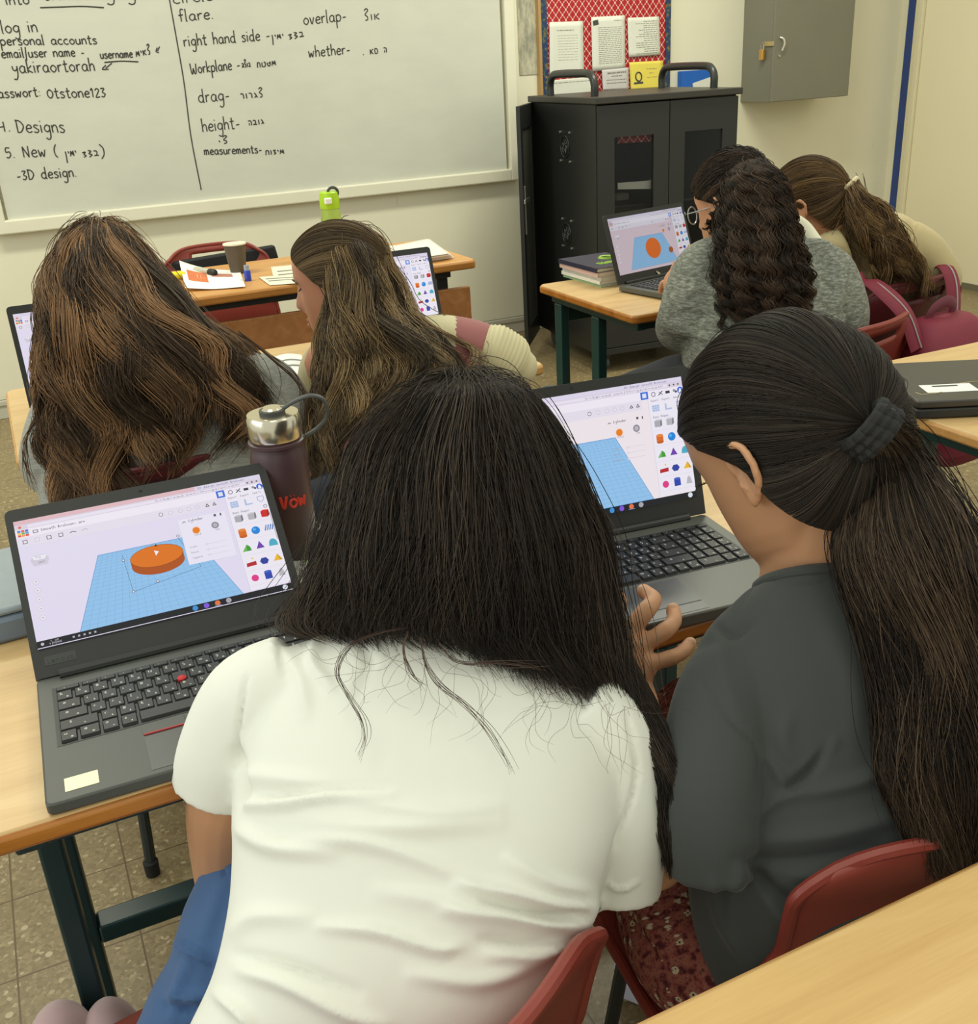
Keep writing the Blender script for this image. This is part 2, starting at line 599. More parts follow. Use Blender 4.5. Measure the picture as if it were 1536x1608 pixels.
def wline(text, a, b, xh, r=.0025):
    A, B = aty(*a, BY), aty(*b, BY)
    up = aty(a[0], a[1] - xh, BY) - A
    up = np.array([0, 0, np.linalg.norm(up)])
    mb = MB()
    write(mb, text, A, B - A, up, r)
    return mb.build('lettering', M_INK, wb)


def wpoly(pts, r=.0026):
    Q = np.array([aty(x, y, BY) for x, y in pts])
    MB().tube(crsample(Q, np.linspace(0, len(Q) - 1, len(Q) * 5)), r, 5).build('marker_line', M_INK, wb)


H_YMIN, H_ZAD = '\u05df\u05d9\u05de\u05d9', '\u05d3\u05e6\u05d1'
for a in (('go into', (-26, 9), (47, 6), 9), ('thinking g', (66, 0), (214, -2), 10), ('log in', (3, 52), (60, 50), 11), ('personal accounts', (1, 71), (153, 69), 8.5),
          ('email/user name -', (3, 91), (134, 88), 8.5), ('username', (158, 92), (209, 90), 7.5), ('\u05de\u05d9\u05d0\u05dc <', (214, 89), (252, 82), 8), ('yakiraortorah', (20, 115), (150, 111), 11),
          ('<', (160, 111), (177, 107), 7), ('asswort:', (-2, 154), (65, 151), 9), ('Otstone123', (75, 154), (167, 152), 9.5), ('4.', (-3, 207), (18, 206), 11), ('Designs', (27, 208), (103, 208), 12),
          ('5. New (', (10, 248), (92, 245), 11), (H_YMIN, (103, 246), (121, 244), 8), (H_ZAD, (130, 247), (156, 244), 8), (')', (158, 247), (166, 246), 12), ('-3D design.', (27, 283), (121, 277), 9.5),
          ('circle', (272, 6), (335, 0), 9), ('flare.', (281, 34), (336, 29), 10), ('right hand side -', (289, 73), (425, 62), 10), (H_YMIN, (427, 62), (446, 60), 7), (H_ZAD, (453, 62), (478, 57), 7.5),
          ('Workplane -', (300, 116), (378, 108), 9.5), ('\u05d4\u05dc\u05d5\u05d1\u05e2', (380, 106), (398, 104), 6), ('\u05d7\u05d8\u05e9\u05de', (404, 106), (434, 102), 7), ('drag-', (312, 161), (362, 157), 11),
          ('\u05e8\u05d5\u05e8\u05d2\u05dc', (378, 155), (414, 152), 7.5), ('height-', (318, 207), (378, 201), 11), ('\u05d4\u05d1\u05d5\u05d2', (390, 197), (415, 194), 7), ('\u05d9\u05dc', (343, 227), (359, 224), 6),
          ('measurements-', (321, 243), (412, 240), 7.5), ('\u05ea\u05d5\u05d3\u05d9\u05de', (417, 243), (447, 241), 6.5), ('overlap-', (477, 39), (545, 32), 10.5), ('\u05dc\u05d5\u05d0', (572, 32), (597, 30), 9),
          ('whether-', (485, 90), (551, 84), 9.5), ('.', (569, 86), (573, 86), 8), ('\u05d0\u05dd \u05d4', (581, 85), (608, 82), 7.5)):
    wline(*a)
wpoly([(63, 12), (95, 11), (130, 10), (163, 12)])
wpoly([(164, 98), (190, 96), (217, 97)])
wpoly([(263, -18), (277, 60), (289, 130), (300, 215), (316, 298)], .0026)

# ------------------------------------------------------------------ bulletin board with papers
def m_trellis():
    T = NT('red quatrefoil trellis paper')
    g = T.n('ShaderNodeNewGeometry')
    sx = T.n('ShaderNodeSeparateXYZ')
    T.l(g.outputs['Position'], sx.inputs[0])
    cell = 0.038

    def quat(off):
        q = []
        for ax, sc in ((0, 1.0), (2, 1.2)):
            a = T.math('ADD', T.math('DIVIDE', sx.outputs[ax], cell * sc), off)
            q.append(T.math('ABSOLUTE', T.math('SUBTRACT', T.math('FRACT', a), .5)))
        def circ(cx, cy):
            dx, dy = T.math('SUBTRACT', q[0], cx), T.math('SUBTRACT', q[1], cy)
            return T.math('SQRT', T.math('ADD', T.math('MULTIPLY', dx, dx), T.math('MULTIPLY', dy, dy)))
        return T.math('MINIMUM', circ(.2, 0), circ(0, .2))
    d = T.math('MINIMUM', quat(0.0), quat(0.5))
    cream = T.math('GREATER_THAN', d, 0.196)
    c = T.mix(cream, lin((176, 22, 36)), lin((226, 200, 180)))
    T.l(c, T.b.inputs['Base Color'])
    T.b.inputs['Roughness'].default_value = .6
    return T.m


bx0, bx1 = aty(856, 20, 4.98)[0], aty(1049, 60, 4.98)[0]
bb = thing('bulletin_board', ((bx0 + bx1) / 2, 5.0, 1.0), 'red and cream trellis patterned notice board with blue border on front wall', 'notice board')
MB().box((bx0, 4.978, .9), (bx1, 4.999, 2.1)).build('backing', m_trellis(), bb, smooth=0)


def m_border():
    T = NT('dark blue printed border strip')
    f = T.noise(T.pos(), 55, 2)
    c = T.ramp(f, [(0, (26, 40, 84)), (.5, (34, 56, 98)), (.6, (70, 96, 70)), (.68, (150, 110, 50)), (.76, (30, 48, 92))])
    T.l(c, T.b.inputs['Base Color'])
    T.b.inputs['Roughness'].default_value = .5
    return T.m


MBORD = m_border()
MB().box((bx0 - .03, 4.972, .9), (bx0 + .006, 4.999, 2.1)).build('border_strip', MBORD, bb, smooth=0)
MB().box((bx1 - .02, 4.972, .9), (bx1 + .012, 4.999, 2.1)).build('border_strip', MBORD, bb, smooth=0)
MB().box((bx0 - .045, 4.966, .9), (bx0 - .03, 4.999, 2.1)).build('edging', mat('thin wooden edging', (176, 142, 92), .5), bb, smooth=0)
# grey smear of rubbed plaster between the board and the notice board
sm = MB()
sm.box((aty(812, 0, 4.995)[0], 4.9955, aty(820, 118, 4.995)[2]), (aty(846, 0, 4.995)[0], 4.9995, 2.1))


def m_smear():
    T = NT('grey scrubbed plaster patch')
    f = T.noise(T.pos((3, 1, 1)), 8, 5, .7)
    T.l(T.ramp(f, [(.3, (214, 208, 180)), (.5, (176, 172, 150)), (.62, (140, 138, 122)), (.75, (200, 194, 168))]), T.b.inputs['Base Color'])
    T.b.inputs['Roughness'].default_value = .7
    return T.m


struct(sm, 'trim_4', m_smear(), smooth=0)

M_PAPER = mat('white office paper', (222, 222, 210), .7, noise=.02)
M_PAPERW = mat('bright white paper', (236, 236, 230), .7, noise=.015)
M_TXT = mat('grey printed text', (128, 126, 118), .7, noise=0)
M_TXTD = mat('dark printed text', (70, 70, 68), .7, noise=0)


def wall_sheet(px, label, group, material, rows, name='paper_sheet', y=4.972, extra=None, curl=.004):
    """a sheet pinned to the notice board: px = corner pixels TL, TR, BR, BL"""
    Q = [aty(*q, y) for q in px]
    nx, nz = 8, 10
    vs, ph = [], random.random() * 6
    g = lambda u, v: (1 - v) * ((1 - u) * Q[0] + u * Q[1]) + v * ((1 - u) * Q[3] + u * Q[2])
    off = lambda u, v: np.array([0, -.002 - curl * (0.5 + .5 * math.sin(3.2 * u + 2.6 * v + ph)) * (.3 + .7 * abs(2 * u - 1)), 0])
    mb = MB()
    for j in range(nz + 1):
        for i in range(nx + 1):
            vs.append(g(i / nx, j / nz) + off(i / nx, j / nz))
    mb.add(vs, [(j * (nx + 1) + i, (j + 1) * (nx + 1) + i, (j + 1) * (nx + 1) + i + 1, j * (nx + 1) + i + 1) for j in range(nz) for i in range(nx)])
    base = (Q[2] + Q[3]) / 2
    o = tagged(mb.build(name, material, loc=base, solid=.0006), label, 'paper', group)
    t = MB()
    for (v, u0, u1, h) in rows:
        u = u0
        while u < u1 - .005:
            wd = min(random.uniform(.04, .13), u1 - u)
            a = [g(u, v), g(u + wd, v), g(u + wd, v + h), g(u, v + h)]
            aa = [q + off(uu, vv) + [0, -.0012, 0] for q, (uu, vv) in zip(a, ((u, v), (u + wd, v), (u + wd, v + h), (u, v + h)))]
            t.add(aa, [(0, 3, 2, 1)])
            u += wd + .02
    if rows:
        t.build('printed_text', M_TXT, o, smooth=0)
    if extra:
        extra(o, lambda u, v: g(u, v) + off(u, v) + np.array([0, -.0014, 0]))
    return o


GP = 'papers pinned to the notice board'
wall_sheet([(862, 35), (915, 33), (916, 118), (863, 120)], 'white sheet with a faint printed table pinned leftmost on red board', GP, M_PAPER, [(.15, .22, .75, .012)] + [(.25 + .05 * k, .25, .85, .004) for k in range(10)])


def stamp(o, g):
    MB().add([g(.04, .07), g(.2, .05), g(.22, .14), g(.06, .16)], [(0, 3, 2, 1)]).build('printed_crest', M_TXTD, o, smooth=0)


wall_sheet([(928, 27), (980, 24), (981, 108), (930, 112)], 'creased typed letter with a dark corner crest pinned mid red board', GP, M_PAPER, [(.08, .68, .9, .01)] + [(.2 + .035 * k, .2, .9, .008) for k in range(20)], extra=stamp)
wall_sheet([(985, 28), (1034, 26), (1036, 86), (987, 90)], 'typed white page with curled top corner pinned at right of red board', GP, M_PAPER, [(.1 + .055 * k, random.choice((.25, .35, .5)), .92, .012) for k in range(16)])


def yellow_mark(o, g):
    mb = MB()
    mb.add([g(.1, .72), g(.38, .70), g(.38, .77), g(.1, .79)], [(0, 3, 2, 1)])
    ring = [g(.25 + .09 * math.cos(a), .52 + .16 * math.sin(a)) for a in np.linspace(0, 2 * math.pi, 14)]
    mb.tube(ring, .0035, 5)
    mb.build('printed_emblem', M_TXTD, o, smooth=0)


wall_sheet([(988, 98), (1040, 95), (1042, 140), (990, 142)], 'yellow notice with a round dark emblem pinned low on red board', GP, mat('yellow paper', (232, 214, 92), .7, noise=.03), [(.25, .5, .8, .02), (.4, .58, .7, .02), (.55, .5, .8, .012)], name='yellow_notice', extra=yellow_mark)
wall_sheet([(945, 110), (986, 106), (987, 140), (946, 142)], 'half grey leaflet pinned beneath the creased typed letter', GP, mat('pale grey leaflet paper', (206, 202, 200), .7), [(.15, .2, .9, .07), (.32, .35, .75, .04), (.5, .15, .9, .03), (.65, .15, .9, .03)], y=4.966, name='leaflet')
wall_sheet([(866, 126), (935, 120), (936, 146), (867, 150)], 'long white sheet at the foot of the red board behind cart handle', GP, M_PAPER, [(.2, .05, .9, .03)], y=4.970)
# ------------------------------------------------------------------ wood
def m_wood(name, c1, c2, c3, sx=1.2, sy=9.0, rough=.38, rot=0.0, seam=0.0):
    T = NT(name)
    v = T.pos((sx, sy, sy), rot=(0, 0, rot))
    n1 = T.noise(v, 3.0, 5, .55, .6)
    n2 = T.noise(T.pos((sx * 2, sy * 6, sy * 6), rot=(0, 0, rot)), 9.0, 3, .6, .3)
    f = T.math('ADD', T.math('MULTIPLY', n1, .75), T.math('MULTIPLY', n2, .25))
    c = T.ramp(f, [(.3, c1), (.5, c2), (.7, c3)])
    T.l(c, T.b.inputs['Base Color'])
    T.b.inputs['Roughness'].default_value = rough
    T.b.inputs['Specular IOR Level'].default_value = .4
    return T.m


M_TOP = m_wood('pale beech laminate', (196, 160, 108), (210, 175, 122), (220, 187, 135))
M_TOPN = m_wood('pale beech laminate lengthwise', (204, 163, 104), (217, 178, 118), (227, 193, 136), sx=.9, sy=6)
M_EDGE = m_wood('varnished orange edge', (146, 88, 30), (172, 108, 40), (190, 128, 56), rough=.3)
M_EDGEL = m_wood('scuffed pale edge', (176, 126, 66), (196, 146, 84), (208, 162, 102), rough=.4)
M_TEACH = m_wood('honey oak laminate', (186, 132, 70), (200, 146, 82), (210, 158, 94))
M_TEDGE = m_wood('honey oak edge', (160, 104, 44), (176, 118, 54), (190, 132, 66))
M_PANEL = m_wood('brown cherry panel', (150, 98, 56), (166, 112, 66), (182, 128, 80), sx=9, sy=9, rough=.4)
M_GREEN = mat('dark green enamelled steel', (22, 66, 62), .35, noise=.1, nscale=12)
M_NAVYG = mat('dark blue green enamelled steel', (25, 52, 54), .35, noise=.1, nscale=12)
M_BLACK = mat('black steel', (30, 30, 30), .4, noise=.05)
M_FOOT = mat('black rubber foot', (22, 22, 22), .7, noise=.05)


def desk(label, x0, x1, y0, y1, top=M_TOP, edge=M_EDGE, group='school desks', steel=M_GREEN, left_end=.045):
    """x0..x1 long, y0 the side the pupils sit at, top surface at 0.75"""
    t = thing('school_desk', ((x0 + x1) / 2, (y0 + y1) / 2, 0), label, 'desk', group)
    MB().slab(x0 + .004, x1 - .004, y0 + .004, y1 - .004, .7285, .75, .018).build('desk_top', top, t, bevel=.003)
    MB().slab(x0, x1, y0, y1, .727, .7478, .022).build('edge_band', edge, t, bevel=.005)
    for xe in (x0 + left_end, x1 - left_end):
        a = .014
        MB().box((xe - a, y1 - .085, .02), (xe + a, y1 - .045, .70)).build('leg', steel, t, smooth=0, bevel=.004)
        MB().box((xe - a, y1 - .295, .02), (xe + a, y1 - .255, .70)).build('leg', steel, t, smooth=0, bevel=.004)
        MB().box((xe - a, y0 + .03, .70), (xe + a, y1 - .03, .727)).build('top_bar', steel, t, smooth=0, bevel=.004)
        MB().box((xe - a, y0 + .1, .012), (xe + a, y1 - .02, .04)).build('foot_bar', steel, t, smooth=0, bevel=.004)
        for yy in (y0 + .12, y1 - .045):
            MB().lathe([(.0, 0), (.016, 0), (.016, .012), (0, .012)], (xe, yy, 0), 12).build('foot_pad', M_FOOT, t)
    xa, xb = x0 + left_end + .014, x1 - left_end - .014
    MB().box((xa, y1 - .085, .21), (xb, y1 - .045, .24)).build('stretcher', steel, t, smooth=0, bevel=.004)
    MB().box((xa, y1 - .075, .645), (xb, y1 - .055, .685)).build('rear_rail', steel, t, smooth=0, bevel=.003)
    MB().box((xa, y0 + .035, .70), (xb, y0 + .06, .727)).build('front_rail', steel, t, smooth=0, bevel=.003)
    return t


desk('pale wooden desk with orange edge under the two foreground laptops', -.135, .96, .862, 1.378, top=M_TOP, steel=M_NAVYG)
desk('pale wooden desk in front of the two girls by the whiteboard', -.046, 1.03, 1.94, 2.47, edge=M_EDGEL)
desk('green legged desk beside the black charging cart', 1.42, 2.52, 2.20, 2.72)
desk('pale desk carrying the closed black laptop at right', 1.395, 2.55, 1.03, 1.546, edge=M_EDGEL)
desk('pale wooden desk filling the bottom right corner, nearest to the viewer', .235, 1.42, -.08, .436, top=M_TOPN, edge=M_EDGEL)

# teacher's desk
td = thing('teacher_desk', (.85, 3.5, 0), 'honey coloured teacher desk with brown front panel below the whiteboard', 'desk')
MB().slab(.2, 1.46, 3.235, 3.77, .722, .75, .02).build('desk_top', M_TEACH, td, bevel=.004)
MB().slab(.197, 1.463, 3.232, 3.773, .720, .747, .022).build('edge_band', M_TEDGE, td, bevel=.006)
MB().box((.22, 3.285, .30), (1.455, 3.303, .652)).build('front_panel', M_PANEL, td, smooth=0, bevel=.003)
MB().box((.24, 3.27, .695), (1.38, 3.30, .722)).build('frame_rail', M_BLACK, td, smooth=0, bevel=.003)
MB().box((.24, 3.70, .695), (1.38, 3.73, .722)).build('frame_rail', M_BLACK, td, smooth=0, bevel=.003)
for xx in (.26, 1.36):
    for yy in (3.32, 3.70):
        MB().box((xx - .02, yy - .02, 0), (xx + .02, yy + .02, .70)).build('leg', M_BLACK, td, smooth=0, bevel=.004)

# ------------------------------------------------------------------ chairs
M_SHELL = mat('red brown moulded plastic', (138, 56, 46), .42, noise=.08, nscale=18)
M_SHELLD = mat('maroon moulded plastic', (96, 30, 36), .45, noise=.08, nscale=18)
M_TUBE = mat('dark steel tube', (44, 48, 46), .35, metal=.3, noise=.05)


def chair(label, x, y, rz, shell=M_SHELL, ztop=.78, w=.40, slot=True, lean=.09, group='plastic school chairs', curve=.03, backw=.97):
    t = thing('school_chair', (x, y, 0), label, 'chair', group)
    F = frame((x, y, 0), rz)
    prof = [(.21, .425), (.19, .448), (.12, .455), (.0, .448), (-.1, .442), (-.155, .452), (-.178, .49), (-.188, .545)]
    n0 = len(prof)
    for k in range(1, 9):
        q = k / 8
        prof.append((-.188 - lean * q, .545 + (ztop - .545) * q))
    pr = np.array(prof)
    pr = crsample(pr, np.linspace(0, len(pr) - 1, 37))
    nu, nv = 24, len(pr)
    vs = []
    for j, (yy, zz) in enumerate(pr):
        s = j / (nv - 1)
        back = max(0, (s - .5) / .5)
        wj = w * (1 - (1 - backw) * min(1, max(0, (s - .35) / .3)))
        if s > .86:
            wj *= math.sqrt(max(0, 1 - ((s - .86) / .165) ** 2 * .45))
        if s < .08:
            wj *= .9 + .1 * s / .08
        for i in range(nu + 1):
            u = 2 * i / nu - 1
            yy2 = yy + curve * back * (u * u) * 1.6
            zz2 = zz + (.014 * u * u if s < .45 else 0) - (.03 * abs(u) ** 5 * max(0, (s - .8) / .2))
            vs.append((u * wj / 2, yy2, zz2))
    fs = []
    for j in range(nv - 1):
        for i in range(nu):
            s = (j + .5) / (nv - 1)
            if slot and .885 < s < .945 and 7 <= i < 17:
                continue
            fs.append((j * (nu + 1) + i, j * (nu + 1) + i + 1, (j + 1) * (nu + 1) + i + 1, (j + 1) * (nu + 1) + i))
    mb = MB(F).add(vs, fs)
    o = mb.build('seat_shell', shell, t, smooth=60, solid=.006)
    edge = [vs[i] for i in range(nu + 1)] + [vs[j * (nu + 1) + nu] for j in range(1, nv)] + [vs[(nv - 1) * (nu + 1) + i] for i in range(nu - 1, -1, -1)] + [vs[j * (nu + 1)] for j in range(nv - 2, 0, -1)]
    edge.append(edge[0])
    MB(F).tube(edge, .0065, 8).build('rim', shell, o)
    for sx in (-1, 1):
        MB(F).tube([(sx * .15, .15, .44), (sx * .17, .19, .2), (sx * .185, .215, .012)], .0105, 10).build('leg', M_TUBE, t)
        MB(F).tube([(sx * .15, -.12, .435), (sx * .17, -.18, .2), (sx * .185, -.235, .012)], .0105, 10).build('leg', M_TUBE, t)
        MB(F).tube([(sx * .15, .15, .436), (sx * .15, -.12, .430)], .0095, 8).build('seat_rail', M_TUBE, t)
        for yy in (.217, -.237):
            MB(F).lathe([(.013, 0), (.014, .03), (.0, .03)], (sx * .185, yy, 0), 12).build('foot_cap', M_FOOT, t)
    MB(F).tube([(-.15, -.12, .432), (.15, -.12, .432)], .0095, 8).build('cross_bar', M_TUBE, t)
    MB(F).tube([(-.15, .15, .436), (.15, .15, .436)], .0095, 8).build('cross_bar', M_TUBE, t)
    return t


chair('maroon chair back behind the long haired girl at left', .19, 1.91, .05, shell=M_SHELLD, ztop=.785, lean=.06)
chair('red brown chair of the girl in the white T-shirt, rim showing at right', .099, .738, .26, ztop=.742, lean=.1, w=.375, slot=False)
chair('red brown chair behind the girl in the dark grey T-shirt', .732, .714, -.09, ztop=.74, lean=.08, w=.57, backw=.745)
chair('terracotta chair with a long hand slot in front of the maroon backpack', 1.70, 1.97, .27, ztop=.775, w=.42)
chair('maroon chair draped with backpack straps at right', 2.075, 2.175, .1, shell=M_SHELLD, ztop=.80, w=.42)
chair('dull red chair with black coat behind the teacher desk', .725, 3.70 + .0, math.pi, ztop=.795, w=.40, slot=True)
# ------------------------------------------------------------------ charging cart
M_CART = mat('charcoal powder coated steel', (36, 37, 36), .45, noise=.06, nscale=60, bump=.05, bscale=500)
M_CARTT = mat('dark brown grey steel top', (52, 49, 43), .4, noise=.06)
M_SMOKE = mat('smoked acrylic window', (24, 26, 26), .12, noise=0, alpha=.28)
M_GREYP = mat('grey brown translucent panel', (78, 78, 70), .45, noise=.06)
M_STEEL = mat('brushed steel', (196, 194, 184), .3, metal=.9, noise=.04)
M_CHROME = mat('bright screw heads', (214, 214, 206), .25, metal=.8, noise=0)
M_RUBG = mat('grey rubber castor', (72, 80, 82), .5, noise=.08)
M_HANDLE = mat('black plastic grip', (40, 42, 40), .35, noise=.05)
ca = math.radians(-5)
CFM = frame((2.412, 4.018, 0), ca)          # local x along the front, y towards the wall
CW, CD, CB, CT = .69, .725, .085, 1.197
ct = thing('charging_cart', (2.76, 4.36, 0), 'tall black laptop charging cart on castors with its rear door hanging open', 'cart')


def cb(a, b, name, m, par=None, bevel=.003, smooth=0):
    return MB(CFM).box(a, b).build(name, m, par or ct, smooth=smooth, bevel=bevel)


MB(CFM).box((-.012, -.012, CT - .028), (CW + .012, CD + .012, CT)).build('top_panel', M_CARTT, ct, smooth=0, bevel=.004)
cb((0, .022, CB), (.012, CD, CT - .028), 'side_panel', M_CART)
cb((CW - .012, .022, CB), (CW, CD, CT - .028), 'side_panel', M_CART)
cb((.012, .03, CB), (CW - .012, CD - .02, CB + .02), 'floor_panel', M_CART)
cb((0, .0, CB), (CW, .022, CB + .03), 'front_sill', M_CART)
for zz in (.40, .73):
    cb((.012, .05, zz), (CW - .012, CD - .03, zz + .012), 'shelf', M_CART)
cb((CW / 2 - .006, .18, CB + .02), (CW / 2 + .006, .60, .73), 'divider', M_CART)


def cdoor(x0, x1, y0, y1, z0, z1, name='front_door', wx=.075, wz0=.17, wz1=.13, pane=M_SMOKE, F=CFM, par=None):
    m = MB(F)
    m.box((x0, y0, z0), (x0 + wx, y1, z1)).box((x1 - wx, y0, z0), (x1, y1, z1))
    m.box((x0 + wx, y0, z0), (x1 - wx, y1, z0 + wz0)).box((x0 + wx, y0, z1 - wz1), (x1 - wx, y1, z1))
    d = m.build(name, M_CART, par or ct, smooth=0)
    ym = (y0 + y1) / 2
    MB(F).box((x0 + wx - .004, ym - .002, z0 + wz0 - .004), (x1 - wx + .004, ym + .002, z1 - wz1 + .004)).build('window_pane', pane, d, smooth=0)
    return d


zd0, zd1 = CB + .034, CT - .034
cdoor(.004, CW / 2 - .002, 0, .018, zd0, zd1)
fd = cdoor(CW / 2 + .002, CW - .004, 0, .018, zd0, zd1)
MB(CFM).box((CW / 2 + .02, -.012, .62), (CW / 2 + .038, 0, .70)).build('latch', M_HANDLE, fd, smooth=0, bevel=.003)
# rear doors: right one closed, left one swung open beyond the left rear corner
cb((CW / 2, CD - .016, CB + .02), (CW - .012, CD, zd1), 'rear_door', M_CART)
Q = aty(797, 165, 4.66)
hb = np.array(CFM @ Vector((-.002, CD, 0)))
de = atz(812, 545, .07)
dv = np.array([2.295, 4.50, 0]) - np.array([hb[0], hb[1], 0])
dang = math.atan2(dv[1], dv[0])
DF = frame((hb[0], hb[1], 0), dang)
dl = .372
rd = cdoor(.0, dl, -.009, .009, CB - .02, CT - .03, name='rear_door', wx=.055, wz0=.09, wz1=.10, pane=M_GREYP, F=DF)
MB(DF).box((dl - .05, .009, .60), (dl - .032, .016, .82)).box((dl - .045, .016, .745), (dl + .02, .024, .765)).box((dl - .13, .012, .74), (dl - .03, .02, .762)).build('lock_bar', M_STEEL, rd, smooth=0, bevel=.002)
# fans in the left side
for zz in (.985, .60):
    f = MB(CFM)
    xs, yc = -.003, .335
    for rr in (.046, .030):
        a = np.linspace(0, 2 * math.pi, 25)
        f.tube(np.stack([np.full(25, xs), yc + rr * np.cos(a), zz + rr * np.sin(a)], -1), .0032, 6)
    fan = f.build('fan_grille', M_HANDLE, ct)
    g = MB(CFM)
    for k in range(7):
        a = k * 2 * math.pi / 7
        g.tube([(xs, yc + .012 * math.cos(a), zz + .012 * math.sin(a)), (xs, yc + .026 * math.cos(a + .7), zz + .026 * math.sin(a + .7))], .003, 5)
    g.build('fan_blades', mat('dull grey fan metal', (92, 94, 90), .4, metal=.3), fan)
    for sy in (-1, 1):
        for sz in (-1, 1):
            MB(CFM).lathe([(0, -.003), (.0055, -.003), (.0055, .003), (0, .004)], (xs, yc + sy * .05, zz + sz * .062), 10, axis=np.array(CFM.to_3x3() @ Vector((-1, 0, 0)))).build('screw', M_CHROME, fan)
# top grips
for yy, xx in ((None, .0), (None, .0)):
    pass


def grip(x0, y0, x1, y1, name='grip_handle'):
    z = CT
    pts = [(x0, y0, z), (x0, y0, z + .05), (x0 + (x1 - x0) * .06, y0 + (y1 - y0) * .06, z + .082), (x0 + (x1 - x0) * .2, y0 + (y1 - y0) * .2, z + .092),
           (x0 + (x1 - x0) * .8, y0 + (y1 - y0) * .8, z + .092), (x0 + (x1 - x0) * .94, y0 + (y1 - y0) * .94, z + .082), (x1, y1, z + .05), (x1, y1, z)]
    MB(CFM).tube(crsample(np.array(pts), np.linspace(0, 7, 36)), .017, 12).build(name, M_HANDLE, ct)


grip(.05, .13, .05, .60)
grip(CW - .05, .13, CW - .05, .60)
for (x, y) in ((.06, .07), (CW - .07, .07), (.06, CD - .09), (CW - .07, CD - .09)):
    wz = MB(CFM).box((x - .022, y - .02, .055), (x + .022, y + .03, CB)).build('castor', M_BLACK, ct, smooth=0, bevel=.004)
    c = CFM @ Vector((x, y + .01, .036))
    MB().lathe([(0, -.014), (.026, -.014), (.036, -.010), (.036, .010), (.026, .014), (0, .014)], c, 24, axis=(1, -.08, 0)).build('wheel', M_RUBG, wz)

# things stored inside the cart
for k, (x, lab) in enumerate(((.06, 'coiled grey charger cable on the cart shelf behind the left window'), (.19, 'pale plug adapter lying on the cart shelf by the divider'))):
    q = CFM @ Vector((x, .2, .742))
    if k == 0:
        a = np.linspace(0, 8 * math.pi, 90)
        p = np.stack([q[0] + .03 + .045 * np.cos(a) + .01 * np.sin(3 * a), q[1] + .05 * np.sin(a), q[2] + .006 + .0006 * np.arange(90)], -1)
        tagged(MB().tube(p, .0045, 6).build('charger_cable', mat('grey cable', (150, 148, 138), .5), loc=q), lab, 'cable')
    else:
        tagged(MB().slab(q[0], q[0] + .07, q[1], q[1] + .05, q[2], q[2] + .028, .01).build('plug_adapter', mat('pale grey plastic', (176, 172, 156), .5), loc=q, bevel=.003), lab, 'adapter')

# strip with the red trellis pattern and pale papers just behind the left window
q = [aty(*p, 4.06) for p in ((964, 195), (1031, 191), (1032, 220), (966, 225))]
cz_ = lambda p: np.array(CFM @ Vector((np.clip((p[0] - 2.412) / .996, .08, CW / 2 - .07), .034, p[2])))
tagged(MB().add([cz_(p) for p in q] + [cz_(p) + [0, .002, 0] for p in q], [(0, 3, 2, 1), (4, 5, 6, 7), (0, 1, 5, 4), (1, 2, 6, 5), (2, 3, 7, 6), (3, 0, 4, 7)]).build('patterned_strip', bb.children[0].data.materials[0], loc=cz_(q[2]), smooth=0), 'strip of red trellis pattern behind the upper left cart window', 'paper')
q = [aty(*p, 4.06) for p in ((966, 287), (1012, 283), (1030, 280), (1031, 294), (966, 297))]
tagged(MB().add([cz_(p) for p in q] + [cz_(p) + [0, .003, 0] for p in q], [(0, 4, 3, 2, 1), (5, 6, 7, 8, 9), (0, 1, 6, 5), (1, 2, 7, 6), (2, 3, 8, 7), (3, 4, 9, 8), (4, 0, 5, 9)]).build('paper_scrap', M_PAPER, loc=cz_(q[3]), smooth=0), 'pale paper scrap showing through the middle of the left cart window', 'paper')

# blue folder with a white page stuck on the wall just above the cart top
q = [aty(1069, 112, 4.97), aty(1116, 108, 4.97), aty(1117, 150, 4.97), aty(1070, 150, 4.97)]
bf = tagged(MB().box((q[0][0], 4.96, q[2][2]), (q[1][0], 4.998, q[0][2])).build('blue_folder', mat('bright blue card', (20, 96, 190), .5), loc=(q[0] + q[2]) / 2, smooth=0, bevel=.003), 'bright blue folder on the wall behind the right cart handle', 'folder')
a1, a2, a3, a4 = [aty(*p, 4.957) for p in ((1088, 131), (1116, 121), (1117, 150), (1090, 150))]
MB().add([a1, a2, a3, a4, a1 + [0, .003, 0], a2 + [0, .003, 0], a3 + [0, .003, 0], a4 + [0, .003, 0]], [(3, 2, 1, 0), (4, 5, 6, 7), (0, 1, 5, 4), (1, 2, 6, 5), (2, 3, 7, 6), (3, 0, 4, 7)]).build('white_page', M_PAPER, bf, smooth=0)
# open pack of cable ties etc is not visible: skip

# ------------------------------------------------------------------ grey wall cabinet
M_CAB = mat('grey painted steel cabinet', (122, 120, 106), .45, noise=.06, nscale=5)
M_CABS = mat('grey painted steel cabinet side', (122, 120, 106), .45, noise=.06, nscale=5)
yf = 4.74
c0, c1 = aty(1211, 161, yf), aty(1332, 150, yf)
cx0, cx1, cz0 = c0[0], c1[0], c0[2]
cab = thing('wall_cabinet', ((cx0 + cx1) / 2, 5.0, cz0), 'grey steel cabinet with brass padlock hanging on the front wall', 'cabinet')
MB().box((cx0, yf + .018, cz0), (cx1, 5.0, 2.0)).build('cabinet_body', M_CAB, cab, smooth=0, bevel=.003)
cdr = MB().box((cx0 - .002, yf, cz0 + .002), (cx1, yf + .016, 2.0)).build('door', M_CAB, cab, smooth=0, bevel=.003)
M_BRASS = mat('worn brass', (206, 160, 84), .3, metal=.7, noise=.08)
kz = aty(1224, 70, yf)
